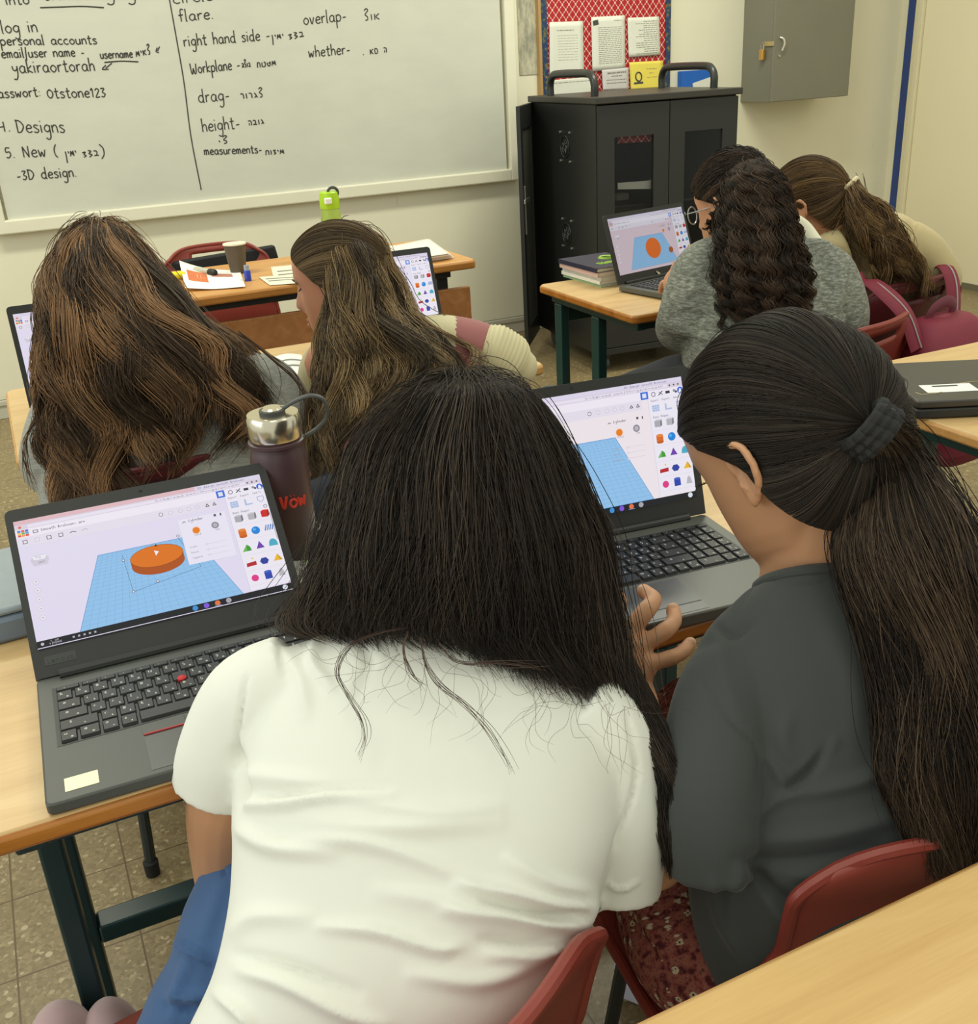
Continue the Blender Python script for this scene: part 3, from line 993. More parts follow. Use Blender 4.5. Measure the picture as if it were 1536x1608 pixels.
MB().tube(crsample(np.array([kz + [0, -.002, .035], kz + [.012, -.018, .025], kz + [.016, -.022, .0], kz + [.008, -.015, -.03]]), np.linspace(0, 3, 16)), .005, 8).build('pull_handle', mat('clear bent plastic handle', (196, 190, 176), .25), cdr)
MB().lathe([(.0, 0), (.007, 0), (.006, .006), (0, .007)], kz + [.0, 0, -.055], 12, axis=(0, -1, 0)).build('key_lock', M_STEEL, cdr)
pz = aty(1203, 70, yf)[2]
MB().box((cx0 - .008, yf - .002, pz - .008), (cx0 - .002, yf + .07, pz + .014)).build('hasp', mat('brass coloured hasp', (196, 178, 128), .35, metal=.6), cab, smooth=0, bevel=.001)
pl = tagged(MB().slab(cx0 - .030, cx0 - .008, yf + .055, yf + .085, pz - .075, pz - .022, .006).build('padlock', M_BRASS, loc=(cx0 - .019, yf + .07, pz - .07), bevel=.003), 'small brass padlock hanging from the grey wall cabinet hasp', 'padlock')
MB().tube([(cx0 - .019, yf + .06, pz - .024), (cx0 - .019, yf + .06, pz), (cx0 - .019, yf + .07, pz + .009), (cx0 - .019, yf + .08, pz), (cx0 - .019, yf + .08, pz - .024)], .0028, 8).build('shackle', M_STEEL, pl)

# ------------------------------------------------------------------ laptops
M_LBLK = mat('matt black laptop plastic', (34, 35, 34), .5, noise=.05, nscale=120)
M_LGRY = mat('graphite laptop palm rest', (72, 74, 70), .45, noise=.04, nscale=150)
M_LHP = mat('grey brown laptop palm rest', (84, 85, 78), .4, noise=.04, nscale=150)
M_KEY = mat('black keycap', (26, 27, 27), .45, noise=.04)
M_LEG = mat('white key legend', (196, 196, 190), .5, noise=0)
M_RED = mat('red rubber nub', (196, 36, 40), .5, noise=.05)
M_REDL = mat('thin red line', (170, 40, 40), .5, noise=0)
M_PAD = mat('dark touchpad', (60, 62, 60), .35, noise=.03)


def m_screen(strength, tint=(1, 1, 1)):
    k = 'screen %.2f' % strength
    if k in MATS:
        return MATS[k]
    T = NT(k)
    a = T.n('ShaderNodeVertexColor')
    a.layer_name = 'Col'
    T.b.inputs['Base Color'].default_value = (.01, .01, .01, 1)
    T.b.inputs['Roughness'].default_value = .3
    T.b.inputs['Specular IOR Level'].default_value = .2
    c = T.mix(1.0, a.outputs['Color'], (*tint, 1), 'MULTIPLY')
    T.l(c, T.b.inputs['Emission Color'])
    T.b.inputs['Emission Strength'].default_value = strength
    MATS[k] = T.m
    return T.m


class Scr:
    """flat screen picture: u 0..1 left to right, v 0..1 bottom to top; later shapes lie a hair in front"""

    def __init__(s, F, w, h):
        s.mb, s.w, s.h, s.k = MB(F), w, h, 0

    def poly(s, pts, c):
        s.k += 1
        y = -.0000028 * s.k
        c = lin(c)
        s.mb.add([(u * s.w, y, v * s.h) for u, v in pts], [tuple(range(len(pts)))], 0, c)

    def rect(s, u0, v0, u1, v1, c):
        s.poly([(u0, v0), (u1, v0), (u1, v1), (u0, v1)], c)

    def disc(s, u, v, r, c, n=20, ry=None):
        asp = s.w / s.h
        s.poly([(u + r * math.cos(a), v + (ry or r * asp) * math.sin(a)) for a in np.arange(n) * 2 * math.pi / n], c)

    def line(s, a, b, wd, c):
        a, b = np.array(a) * [s.w, s.h], np.array(b) * [s.w, s.h]
        d = nrm(b - a)
        n = np.array([-d[1], d[0]]) * wd * s.w / 2
        s.poly([tuple(q / [s.w, s.h]) for q in (a - n, b - n, b + n, a + n)], c)

    def path(s, pts, wd, c, close=False):
        pts = list(pts) + ([pts[0]] if close else [])
        for a, b in zip(pts[:-1], pts[1:]):
            s.line(a, b, wd, c)

    def text(s, t, u, v, xh, wd, c, pen=.0016):
        ss, W_ = strokes(t)
        for st in ss:
            s.path([(u + x / W_ * wd, v + y * xh) for x, y in st], pen, c)


def ui(s, full=True, shape=True, pink=True, bg=(232, 226, 246), disc2=False, left=True, task=True, dim=1.0):
    D = lambda c: tuple(int(x * dim) for x in c)
    R = lambda *a: s.rect(*a[:4], D(a[4]))
    R(0, 0, 1, 1, bg)
    R(0, .965, 1, 1, (228, 190, 196) if pink else (222, 214, 240))
    R(.72 if pink else .0, .965, 1, 1, (226, 220, 240))
    s.text('3D design smooth Brolivan', .73, .973, .010, .2, D((110, 106, 130)), .0012)
    R(0, .925, 1, .965, (222, 214, 228))
    R(.05, .932, .93, .957, (238, 232, 246))
    s.text('tinkercad.com/things/smooth', .55, .938, .009, .36, D((120, 116, 130)), .0012)
    s.disc(.02, .944, .006, D((230, 120, 80)))
    for u in (.94, .96, .98):
        s.disc(u, .944, .004, D((90, 90, 100)))
    # header row
    R(0, .86, 1, .925, (244, 240, 250))
    for i, r in enumerate(((228, 92, 70), (240, 160, 60), (232, 76, 66), (250, 200, 70), (120, 180, 90), (90, 160, 220), (70, 130, 200), (230, 90, 90), (90, 110, 200))):
        R(.008 + .0145 * (i % 3), .868 + .018 * (i // 3), .0205 + .0145 * (i % 3), .884 + .018 * (i // 3), r)
    R(.065, .878, .085, .905, (150, 146, 160))
    R(.069, .884, .081, .899, (244, 240, 250))
    s.text('Smooth Brolivan-Jarv', .095, .885, .013, .17, D((70, 68, 84)))
    R(.80, .862, .835, .922, (52, 110, 222))
    R(.808, .874, .827, .910, (226, 234, 250))
    s.disc(.86, .892, .010, D((90, 90, 100)))
    s.disc(.86, .892, .007, D((244, 240, 250)))
    s.line((.883, .878), (.903, .908), .004, D((80, 80, 90)))
    s.line((.903, .878), (.886, .905), .003, D((80, 80, 90)))
    R(.917, .882, .937, .903, (54, 50, 60))
    s.disc(.958, .897, .006, D((150, 150, 165)))
    s.disc(.966, .886, .005, D((70, 70, 80)))
    s.disc(.986, .893, .014, D((48, 100, 224)))
    s.disc(.986, .898, .005, D((240, 244, 255)))
    s.disc(.986, .884, .007, D((240, 244, 255)))
    # tool row
    R(0, .785, .80, .86, (234, 229, 242))
    if left:
        for i, u in enumerate((.03, .075, .12, .165)):
            R(u - .009, .807, u + .009, .838, (120, 116, 130) if i != 1 else (214, 210, 224))
            R(u - .006, .812, u + .006, .833, (238, 234, 246))
        s.path([(.20, .822), (.21, .832), (.225, .822)], .003, D((70, 70, 84)))
        s.path([(.245, .822), (.26, .832), (.27, .822)], .003, D((190, 186, 200)))
    for i, u in enumerate((.56, .60, .64, .675, .71)):
        s.disc(u, .822, .009, D((120, 116, 130)) if i == 0 else D((208, 204, 216)))
        s.disc(u, .822, .0065, D((238, 234, 246)))
    s.path([(.745, .812), (.752, .834), (.759, .812)], .003, D((80, 78, 90)), True)
    s.path([(.775, .812), (.782, .834), (.789, .812)], .003, D((80, 78, 90)), True)
    # work plane
    pl = [(.16, .05), (.80, .05), (.66, .60), (.285, .60)]
    s.poly(pl, D((150, 200, 240)))
    g = lambda a, b: tuple((1 - b) * ((1 - a) * np.array(pl[0]) + a * np.array(pl[1])) + b * ((1 - a) * np.array(pl[3]) + a * np.array(pl[2])))
    for k in range(1, 20):
        s.line(g(k / 20, 0), g(k / 20, 1), .0009, D((112, 170, 222)))
        b = 1 - (1 - k / 20) ** 1.35
        s.line(g(0, b), g(1, b), .0009, D((112, 170, 222)))
    s.path([g(0, 0), g(1, 0), g(1, 1), g(0, 1)], .002, D((90, 150, 214)), True)
    if left:
        s.poly([(.045, .62), (.095, .62), (.105, .66), (.095, .70), (.045, .70), (.035, .66)], D((214, 210, 222)))
        s.poly([(.05, .665), (.09, .665), (.098, .695), (.042, .695)], D((244, 242, 250)))
        s.text('TOP', .054, .675, .009, .03, D((120, 116, 130)), .0012)
        s.text('FRONT', .05, .635, .009, .038, D((120, 116, 130)), .0012)
        for v in (.50, .43, .36, .29, .22):
            s.disc(.04, v, .012, D((216, 212, 224)))
            s.disc(.04, v, .010, D((238, 234, 246)))
            s.disc(.04, v, .002, D((130, 126, 140)))
    if shape:
        cx, cy, rx, ry = .505, .50, .105, .085
        a = np.linspace(math.pi, 2 * math.pi, 24)
        lo = [(cx + rx * math.cos(t), cy - .06 + ry * math.sin(t)) for t in a]
        s.poly([(cx - rx, cy)] + lo + [(cx + rx, cy)], D((178, 82, 18)))
        a = np.arange(36) * 2 * math.pi / 36
        s.poly([(cx + rx * math.cos(t), cy + ry * math.sin(t)) for t in a], D((226, 118, 22)))
        s.path([(cx + rx * math.cos(t), cy + ry * math.sin(t)) for t in a], .0014, D((120, 60, 20)), True)
        sq = [(cx - .13, cy + .02), (cx + .10, cy + .12), (cx + .13, cy), (cx - .02, cy - .2), (cx - .12, cy - .24)]
        s.path([(cx - .13, cy + .06), (cx - .12, cy - .24), (cx + .16, cy - .16), (cx + .10, cy + .10)], .0012, D((50, 60, 90)))
        for u, v in sq:
            s.disc(u, v, .006, D((60, 60, 80)))
            s.disc(u, v, .004, D((245, 245, 250)))
        s.poly([(cx - .003, cy + .0), (cx + .012, cy + .03), (cx - .006, cy + .045)], D((245, 245, 250)))
        s.poly([(cx + .0, cy + .075), (cx + .012, cy + .075), (cx + .006, cy + .095)], D((60, 30, 10)))
    if disc2:
        s.disc(.50, .36, .10, D((232, 112, 24)))
        s.disc(.73, .27, .03, D((178, 90, 40)))
    # properties card
    R(.62, .37, .815, .745, (240, 236, 249)) if shape else None
    s.text('Cylinder', .66, .715, .012, .06, D((90, 88, 100)))
    s.path([(.635, .715), (.642, .725), (.649, .715)], .003, D((110, 106, 120)))
    s.disc(.682, .635, .0175, D((244, 214, 190)))
    s.disc(.682, .635, .0145, D((238, 130, 20)))
    s.disc(.762, .645, .0155, D((150, 146, 156)))
    s.disc(.762, .645, .009, D((190, 186, 196)))
    s.text('Solid', .67, .592, .009, .028, D((150, 146, 160)), .0012)
    s.text('Hole', .752, .60, .009, .024, D((150, 146, 160)), .0012)
    for i, (t, v) in enumerate((('Sides', .50), ('Bevel', .455), ('Segments', .41))):
        s.text(t, .64, v, .009, .03 + .012 * (i == 2), D((170, 166, 180)), .0012)
        s.line((.70, v + .005), (.79, v + .005), .0015, D((214, 210, 224)))
        s.disc(.71, v + .005, .006, D((228, 224, 236)))
    R(.766, .715, .776, .735, (90, 88, 100))
    R(.792, .712, .798, .735, (90, 88, 100))
    # shape panel
    R(.83, .06, 1, .86, (243, 240, 250))
    s.line((.83, .06), (.83, .86), .0014, D((206, 202, 216)))
    for i, t in enumerate(('Import', 'Export', 'Send To')):
        s.text(t, .842 + .053 * i, .835, .009, .036, D((130, 126, 140)), .0012)
    R(.845, .752, .878, .805, (176, 196, 232))
    for k in (1, 2):
        s.line((.845 + .011 * k, .752), (.845 + .011 * k, .805), .0012, D((236, 240, 250)))
        s.line((.845, .752 + .018 * k), (.878, .752 + .018 * k), .0012, D((236, 240, 250)))
    R(.905, .752, .937, .764, (180, 198, 230))
    R(.905, .752, .913, .805, (180, 198, 230))
    s.path([(.962, .805), (.988, .805), (.988, .775), (.975, .757), (.962, .775)], .0024, D((140, 160, 210)), True)
    s.text('Basic Shapes', .845, .70, .011, .07, D((130, 126, 140)), .0013)
    s.disc(.985, .715, .008, D((110, 108, 120)))
    s.disc(.985, .715, .0055, D((243, 240, 250)))
    rows = [.655, .53, .40, .27, .15]
    cols = [.862, .918, .974]
    for v in rows:
        s.line((.835, v - .058), (.998, v - .058), .0009, D((220, 216, 230)))

    def cube(u, v, c, k=1.0):
        s.poly([(u - .016 * k, v - .028 * k), (u + .010 * k, v - .032 * k), (u + .012 * k, v + .018 * k), (u - .016 * k, v + .02 * k)], D(c))
        s.poly([(u + .010 * k, v - .032 * k), (u + .019 * k, v - .018 * k), (u + .019 * k, v + .028 * k), (u + .012 * k, v + .018 * k)], D(tuple(int(x * .7) for x in c)))
        s.poly([(u - .016 * k, v + .02 * k), (u + .012 * k, v + .018 * k), (u + .019 * k, v + .028 * k), (u - .006 * k, v + .032 * k)], D(tuple(min(255, int(x * 1.15)) for x in c)))
    cube(cols[0], rows[0], (176, 176, 182))
    cube(cols[1], rows[0], (186, 186, 192))
    cube(cols[2], rows[0], (206, 40, 36))
    s.rect(cols[0] - .016, rows[1] - .03, cols[0] + .016, rows[1] + .025, D((222, 110, 30)))
    s.disc(cols[0], rows[1] + .025, .016, D((236, 140, 60)), ry=.012)
    s.disc(cols[0], rows[1] - .03, .016, D((200, 96, 24)), ry=.012)
    s.disc(cols[1], rows[1], .018, D((30, 136, 222)))
    s.disc(cols[1] - .005, rows[1] + .01, .007, D((90, 176, 240)))
    for k in range(4):
        s.line((cols[2] - .018 + .01 * k, rows[1] - .02), (cols[2] - .008 + .01 * k, rows[1] + .026), .005, D((80, 130, 196)))
    s.poly([(cols[0] - .02, rows[2] - .025), (cols[0] + .018, rows[2] - .025), (cols[0] + .014, rows[2] + .01), (cols[0] + .002, rows[2] + .03)], D((70, 156, 60)))
    s.poly([(cols[0] - .02, rows[2] - .025), (cols[0] - .002, rows[2] - .025), (cols[0] + .002, rows[2] + .03)], D((110, 190, 90)))
    s.poly([(cols[1] - .017, rows[2] - .022), (cols[1] + .017, rows[2] - .022), (cols[1], rows[2] + .038)], D((112, 66, 176)))
    s.poly([(cols[2] - .02, rows[2] - .022), (cols[2] + .018, rows[2] - .026)] + [(cols[2] + .018 * math.cos(t), rows[2] - .01 + .045 * math.sin(t)) for t in np.linspace(0, math.pi, 12)], D((76, 176, 200)))
    s.poly([(cols[0] - .02, rows[3] - .022), (cols[0] + .022, rows[3] - .018), (cols[0] + .022, rows[3] + .014), (cols[0] - .018, rows[3] + .008)], D((186, 36, 44)))
    s.disc(cols[0] + .01, rows[3] + .04, .004, D((250, 200, 60)))
    s.poly([(cols[1] + .019 * math.cos(t), rows[3] + .03 * math.sin(t)) for t in np.arange(6) * math.pi / 3], D((44, 66, 160)))
    s.poly([(cols[2] - .019, rows[3] - .02), (cols[2] + .019, rows[3] - .02), (cols[2] + .002, rows[3] + .036)], D((240, 190, 40)))
    s.poly([(cols[2] + .008, rows[3] - .02), (cols[2] + .019, rows[3] - .02), (cols[2] + .002, rows[3] + .036)], D((206, 156, 24)))
    s.disc(cols[0], rows[4], .015, D((226, 60, 140)))
    s.rect(cols[1] - .015, rows[4] - .03, cols[1] + .015, rows[4] + .03, D((44, 72, 176)))
    s.disc(cols[1], rows[4] + .03, .015, D((70, 100, 200)), ry=.01)
    s.poly([(cols[2] - .014, rows[4] - .028), (cols[2] + .014, rows[4] - .028), (cols[2] + .008, rows[4] + .02), (cols[2], rows[4] + .036), (cols[2] - .008, rows[4] + .02)], D((190, 190, 196)))
    s.line((.996, .42), (.996, .66), .003, D((170, 166, 180)))
    if task:
        R(0, 0, 1, .05, (24, 26, 32))
        s.disc(.02, .025, .006, D((200, 200, 210)))
        s.text('17:03', .05, .03, .008, .03, D((190, 190, 200)), .0012)
        s.text('08/02/2023', .045, .012, .008, .045, D((190, 190, 200)), .0012)
        for i, u in enumerate((.13, .15, .17, .19, .21)):
            R(u, .018, u + .008, .032, (180, 180, 190))
        for u, c in ((.60, (60, 150, 220)), (.645, (130, 90, 220)), (.69, (230, 120, 70)), (.735, (170, 170, 180)), (.97, (220, 230, 240))):
            s.disc(u, .025, .011, D(c))
        s.rect(.675, .002, .705, .006, D((120, 170, 230)))


def keyboard(mb, x0, x1, y0, y1, z, rows, m=0, legend=None, pen=.0006):
    """rows front to back; each a list of relative key widths; legends are little strokes on the caps"""
    n = len(rows)
    hts = [1.0] * n
    hts[-1] = .55
    tot = sum(hts)
    y = y0
    rnd = random.Random(5)
    for r_, h in zip(rows, hts):
        dy = (y1 - y0) * h / tot
        sw = sum(abs(q) for q in r_)
        x = x0
        for q in r_:
            dx = (x1 - x0) * abs(q) / sw
            if q > 0:
                g = .0012
                mb.add([(x + g, y + g, z), (x + dx - g, y + g, z), (x + dx - g, y + dy - g, z), (x + g, y + dy - g, z),
                        (x + g + .001, y + g + .001, z + .0026), (x + dx - g - .001, y + g + .001, z + .0026), (x + dx - g - .001, y + dy - g - .0005, z + .0026), (x + g + .001, y + dy - g - .0005, z + .0026)],
                       [(4, 5, 6, 7), (0, 1, 5, 4), (1, 2, 6, 5), (2, 3, 7, 6), (3, 0, 4, 7)], m)
                if legend is not None and q < 3:
                    ch = rnd.choice('QWETYUASDFGHKLZCVBNM' if abs(q) <= 1.01 else 'sto') .lower()
                    ch = ch.upper() if ch.upper() in GLY else ch
                    ss, W_ = strokes(ch)
                    s_ = .0026 if h > .8 else .0018
                    for (oxx, oyy, txt) in ((.28, .55, ch), (.62, .22, rnd.choice('\u05d2\u05d5\u05d7\u05e8\u05dd\u05d0'))) if h > .8 else ((.35, .35, '-'),):
                        ss, W_ = strokes(txt)
                        for st in ss:
                            pts = [(x + dx * oxx + px * s_, y + dy * oyy + py * s_, z + .0028) for px, py in st]
                            for a, b in zip(pts[:-1], pts[1:]):
                                a, b = np.array(a), np.array(b)
                                d = nrm(b - a)
                                nn = np.array([-d[1], d[0], 0]) * pen
                                mb.add([a - nn, b - nn, b + nn, a + nn], [(0, 1, 2, 3)], legend)
            x += dx
        y += dy


R14 = [[1, 1.2, 1, 1, 5.2, 1, 1, 1, 1.6, .9], [2.2] + [1] * 10 + [2.6], [1.7] + [1] * 11 + [2.1], [1.4] + [1] * 12 + [1.4], [1] * 13 + [1.8], [1.4] + [1] * 13]
R15 = [[1.2, 1, 1, 1, 5, 1, 1, 1, 1, 1, 2, 1, 1], [2.2] + [1] * 10 + [2.6, 1, 1, 1, 1], [1.7] + [1] * 11 + [2.1, 1, 1, 1, 1], [1.4] + [1] * 12 + [1.4, 1, 1, 1, 1], [1] * 13 + [1.8, 1, 1, 1, 1], [1] * 18]


def laptop(label, hinge_left, rz, w, d, lid, lean, base_m, kind, scr=.9, ui_kw=None, screen_in=(.012, .026, .012, .018), zt=.75, group='open laptops', keys=True, t=.018, tint=(1, 1, 1)):
    """hinge_left: rear left corner on the desk; local x right, y away from the user; screen_in: l, b, r, t margins"""
    F = frame((hinge_left[0], hinge_left[1], zt), rz)
    th = thing('laptop', (hinge_left[0], hinge_left[1], zt), label, 'laptop', group)
    b = MB(F).slab(0, w, -d, 0, .003, t, .007)
    b.build('base', base_m, th, bevel=.002)
    f2 = MB(F)
    for xx in (.03, w - .03):
        f2.box((xx - .015, -d + .015, 0), (xx + .015, -d + .025, .004)).box((xx - .015, -.03, 0), (xx + .015, -.02, .004))
    f2.build('rubber_feet', M_FOOT, th, smooth=0)
    ks = t + .0003
    kb = MB(F)
    if keys:
        mx = .018
        y0, y1 = -d * .60, -d * .13
        kb.box((mx - .003, y0 - .003, t - .001), (w - mx + .003, y1 + .003, ks), 0)
        keyboard(kb, mx, w - mx, y0, y1, ks, R14 if kind == 'A' else R15, 0, 1)
        kb.build('keyboard', [M_KEY, M_LEG], th, smooth=0)
    if kind == 'A':
        cx = w * .475
        MB(F).lathe([(0, 0), (.0045, 0), (.005, .004), (.003, .0055), (0, .0058)], (cx, -d * .34, ks), 14).build('pointing_stick', M_RED, th)
        tp = MB(F).box((w * .31, -d * .965, t - .001), (w * .66, -d * .70, ks)).build('touchpad', M_PAD, th, smooth=0)
        bt = MB(F).box((w * .31, -d * .70, t - .001), (w * .445, -d * .625, ks + .001)).box((w * .525, -d * .70, t - .001), (w * .66, -d * .625, ks + .001)).box((w * .447, -d * .70, t - .001), (w * .523, -d * .625, ks + .0006)).build('pad_buttons', base_m, th, smooth=0)
        MB(F).box((w * .312, -d * .705, ks), (w * .445, -d * .697, ks + .0012)).box((w * .525, -d * .705, ks), (w * .658, -d * .697, ks + .0012)).build('red_line', M_REDL, tp, smooth=0)
        st = MB(F).box((.018, -d * .945, t), (.048, -d * .855, t + .0004)).build('gold_sticker', mat('pale gold sticker', (206, 202, 164), .3, metal=.2), th, smooth=0)
    else:
        tp = MB(F).box((w * .30, -d * .975, t - .001), (w * .62, -d * .64, ks)).build('touchpad', M_PAD, th, smooth=0)
        MB(F).box((w * .302, -d * .90, ks - .0002), (w * .618, -d * .893, ks + .0002)).build('touchpad_seam', M_LBLK, tp, smooth=0)
    # lid: rotate about the hinge line
    LF = F @ Matrix.Translation((0, -.004, t)) @ Matrix.Rotation(-lean, 4, 'X')
    lm = MB(LF)
    r = .008
    pts = []
    for cx_, cz_, a0 in ((w - r, lid - r, 0), (r, lid - r, 90)):
        for k in range(6):
            a = math.radians(a0 + 90 * k / 5)
            pts.append((cx_ + r * math.cos(a), cz_ + r * math.sin(a)))
    pts += [(0, .002), (w, .002)]
    n = len(pts)
    lm.add([(x, 0, z) for x, z in pts] + [(x, .006, z) for x, z in pts], [tuple(range(n - 1, -1, -1)), tuple(range(n, 2 * n))] + [(i, (i + 1) % n, n + (i + 1) % n, n + i) for i in range(n)])
    lo = lm.build('lid', M_LBLK, th, smooth=30)
    l, bb_, rr, tt = screen_in
    SF = LF @ Matrix.Translation((l, -.0006, bb_))
    s = Scr(SF, w - l - rr, lid - bb_ - tt)
    ui(s, **(ui_kw or {}))
    s.mb.build('screen', m_screen(scr, tint), lo, smooth=0, colors=True)
    MB(LF).lathe([(0, 0), (.0022, 0), (.0022, .0008), (0, .001)], (w * .5, 0, lid - tt * .45), 12, axis=np.array(LF.to_3x3() @ Vector((0, -1, 0)))).build('webcam', M_SMOKE, lo)
    MB(F).tube([(w * .08, -.004, t + .002), (w * .92, -.004, t + .002)], .006, 10).build('hinge_bar', M_LBLK, th)
    if kind == 'B':
        MB(LF).lathe([(0, 0), (.0075, 0), (.0075, .0006), (0, .0006)], (w * .5, -.0002, bb_ * .52), 24, axis=np.array(LF.to_3x3() @ Vector((0, -1, 0)))).build('round_logo', M_STEEL, lo)
        lg = MB(LF)
        for ss_ in ([(-.0035, .005), (-.0015, -.003)], [(-.0022, .0004), (-.0002, .001), (-.0006, -.003)], [(.0028, .0015), (.0008, -.006)], [(.0022, .0012), (.0042, .001), (.0034, -.0025), (.0012, -.0026)]):
            lg.tube([(w * .5 + a, -.0009, bb_ * .52 + b_) for a, b_ in ss_], .0005, 4)
        lg.build('logo_letters', M_LBLK, lo)
    else:
        lg = MB(LF).box((.012, -.0004, bb_ * .42), (.045, 0, bb_ * .72)).build('maker_plate', mat('dull plate', (50, 52, 51), .4), lo, smooth=0)
        l2 = MB(LF)
        write(l2, 'Lenovo', np.array([.014, -.0006, bb_ * .48]), np.array([.029, 0, 0]), np.array([0, 0, .0034]), .0004, 0, 2, 4)
        l2.build('maker_lettering', mat('dull plate letters', (74, 76, 74), .4), lo)
    return th


laptop('black laptop with orange disc on screen and red pointing nub, nearest at left', (-.060, 1.100), -.028, .306, .236, .212, math.radians(47), M_LGRY, 'A', t=.0155, ui_kw=dict(), screen_in=(.008, .036, .010, .016), tint=(1.0, .985, 1.0))
laptop('dark laptop with bare blue work plane on screen before the grey T-shirt girl', (.468, 1.110), -.10, .345, .240, .208, math.radians(17), M_LHP, 'B', ui_kw=dict(shape=False, pink=False, bg=(244, 236, 240), left=False), screen_in=(.012, .028, .012, .014))
laptop('laptop showing a large flat orange circle beside the stack of books', (1.548, 2.478), (.20), .315, .22, .195, math.radians(19), M_LHP, 'B', scr=.62, ui_kw=dict(shape=False, disc2=True, pink=False, bg=(226, 206, 216), task=False), screen_in=(.012, .026, .010, .012))
laptop('black laptop half hidden by the long haired girl, far left', (-.004, 2.215), .0, .32, .225, .205, math.radians(18), M_LBLK, 'A', ui_kw=dict(shape=False, pink=False), screen_in=(.010, .036, .012, .016))
laptop('black laptop with coloured shape icons behind the girl in the pink sweater', (.635, 2.315), .0, .315, .225, .200, math.radians(18), M_LBLK, 'A', ui_kw=dict(shape=False, pink=False, bg=(236, 232, 248)), screen_in=(.010, .030, .010, .014))

# closed laptop
K = [atz(*q, .785) for q in ((1368, 571), (1468, 546), (1441, 630))]
ex = nrm(K[1] - K[0])
rzc = math.atan2(ex[1], ex[0])
fl = K[2]
cw, cd = .33, float(np.linalg.norm(K[0] - K[2]))
exy = nrm(K[0] - K[2])
CM = frame((fl[0], fl[1], .75), math.atan2(exy[1], exy[0]) - math.pi / 2)
cl = thing('closed_laptop', (fl[0], fl[1], .75), 'closed dark laptop with a white taped label on the right desk', 'laptop')
M_LIDC = mat('dark taupe laptop lid', (58, 55, 49), .38, noise=.04, nscale=100)
MB(CM).slab(0, cw, 0, cd, .002, .019, .008).build('base', M_LBLK, cl, bevel=.003)
lidc = MB(CM).slab(0, cw, 0, cd, .0205, .034, .008).build('lid', M_LIDC, cl, bevel=.003)
lb = MB(CM).box((.035, .045, .034), (.125, .09, .0345)).build('white_label', M_PAPERW, lidc, smooth=0)
MB(CM).box((.055, .076, .0345), (.10, .083, .0348)).build('printed_bar', M_TXTD, lb, smooth=0)
tp = MB(CM)
tp.tube([(.015, .05, .0345), (.02, .036, .0345), (.045, .040, .0345), (.06, .046, .0345)], .0008, 5).tube([(.11, .092, .0345), (.14, .098, .0345), (.185, .075, .0345), (.21, .08, .0345)], .0008, 5)
tp.build('tape_edge', mat('clear tape rim', (196, 180, 132), .3), lb)
# ------------------------------------------------------------------ small things
# near bottle
def ring_path(c, r, z, n=24):
    a = np.linspace(0, 2 * math.pi, n + 1)
    return np.stack([c[0] + r * np.cos(a), c[1] + r * np.sin(a), np.full(n + 1, z)], -1)


M_AUB = mat('aubergine matt bottle paint', (74, 52, 58), .4, noise=.06, nscale=40)
M_SSTEEL = mat('polished steel lid', (214, 206, 186), .2, metal=.95, noise=.03)
M_DGREY = mat('dark grey rubber', (62, 64, 64), .5, noise=.05)
bc = np.array([.274, 1.262, .75])
bt = thing('water_bottle', bc, 'aubergine metal water bottle with steel lid and red lettering behind the nearest laptop', 'bottle')
MB().lathe([(0, 0), (.034, 0), (.0365, .004), (.0365, .155), (.034, .168), (.0325, .172), (.0325, .184), (0, .184)], bc, 40).build('bottle_body', M_AUB, bt)
MB().lathe([(.0325, .174), (.036, .176), (.036, .180), (.0325, .182)], bc, 40).build('neck_ring', M_AUB, bt)
ld = MB().lathe([(.0, .184), (.0335, .184), (.0345, .187), (.0345, .212), (.0325, .2155), (0, .2155)], bc, 40).build('lid', M_SSTEEL, bt)
MB().lathe([(0, .2155), (.0135, .2155), (.0135, .221), (.011, .2235), (0, .2235)], bc, 24).build('lid_button', M_SSTEEL, ld)
MB().lathe([(.0135, .2155), (.0165, .2155), (.0165, .220), (.0135, .220)], bc, 24).build('strap_ring', M_DGREY, ld)
sd = nrm(np.array([.9, -.25, 0]))
sp = [bc + np.array([0, 0, .2185]) + sd * .012, bc + np.array([0, 0, .228]) + sd * .03, bc + np.array([0, 0, .233]) + sd * .05, bc + np.array([0, 0, .226]) + sd * .066, bc + np.array([0, 0, .205]) + sd * .068, bc + np.array([0, 0, .190]) + sd * .055, bc + np.array([0, 0, .180]) + sd * .037]
MB().tube(crsample(np.array(sp), np.linspace(0, 6, 40)), .0052, 8, flat=.5).build('carry_strap', M_DGREY, bt)
# lettering wrapped on the front of the bottle
lm = MB()
phi0 = math.atan2(-bc[1], -bc[0]) + .45
ss = []
xx = 0
for ch, sc in (('V', 1.0), ('o', 1.0), ('w', 1.0)):
    w_, st = GLY[ch]
    ss += [q * [1.0, (1.0 if ch != 'V' else .95)] + [xx, 0] for q in st]
    if ch == 'o':
        ss += [np.array([[.2, 1.35], [.24, 1.38]]) + [xx, 0], np.array([[.55, 1.35], [.59, 1.38]]) + [xx, 0]]
    xx += w_ + .1
for st in ss:
    s2 = smooth_line(st, 4)
    pts = []
    for x, y in s2:
        a = phi0 - .62 + 1.0 * x / xx
        pts.append((bc[0] + .0366 * math.cos(a), bc[1] + .0366 * math.sin(a), bc[2] + .098 + y * .0115))
    lm.tube(pts, .0021, 6)
lm.build('red_lettering', mat('red bottle print', (206, 60, 44), .5), bt)

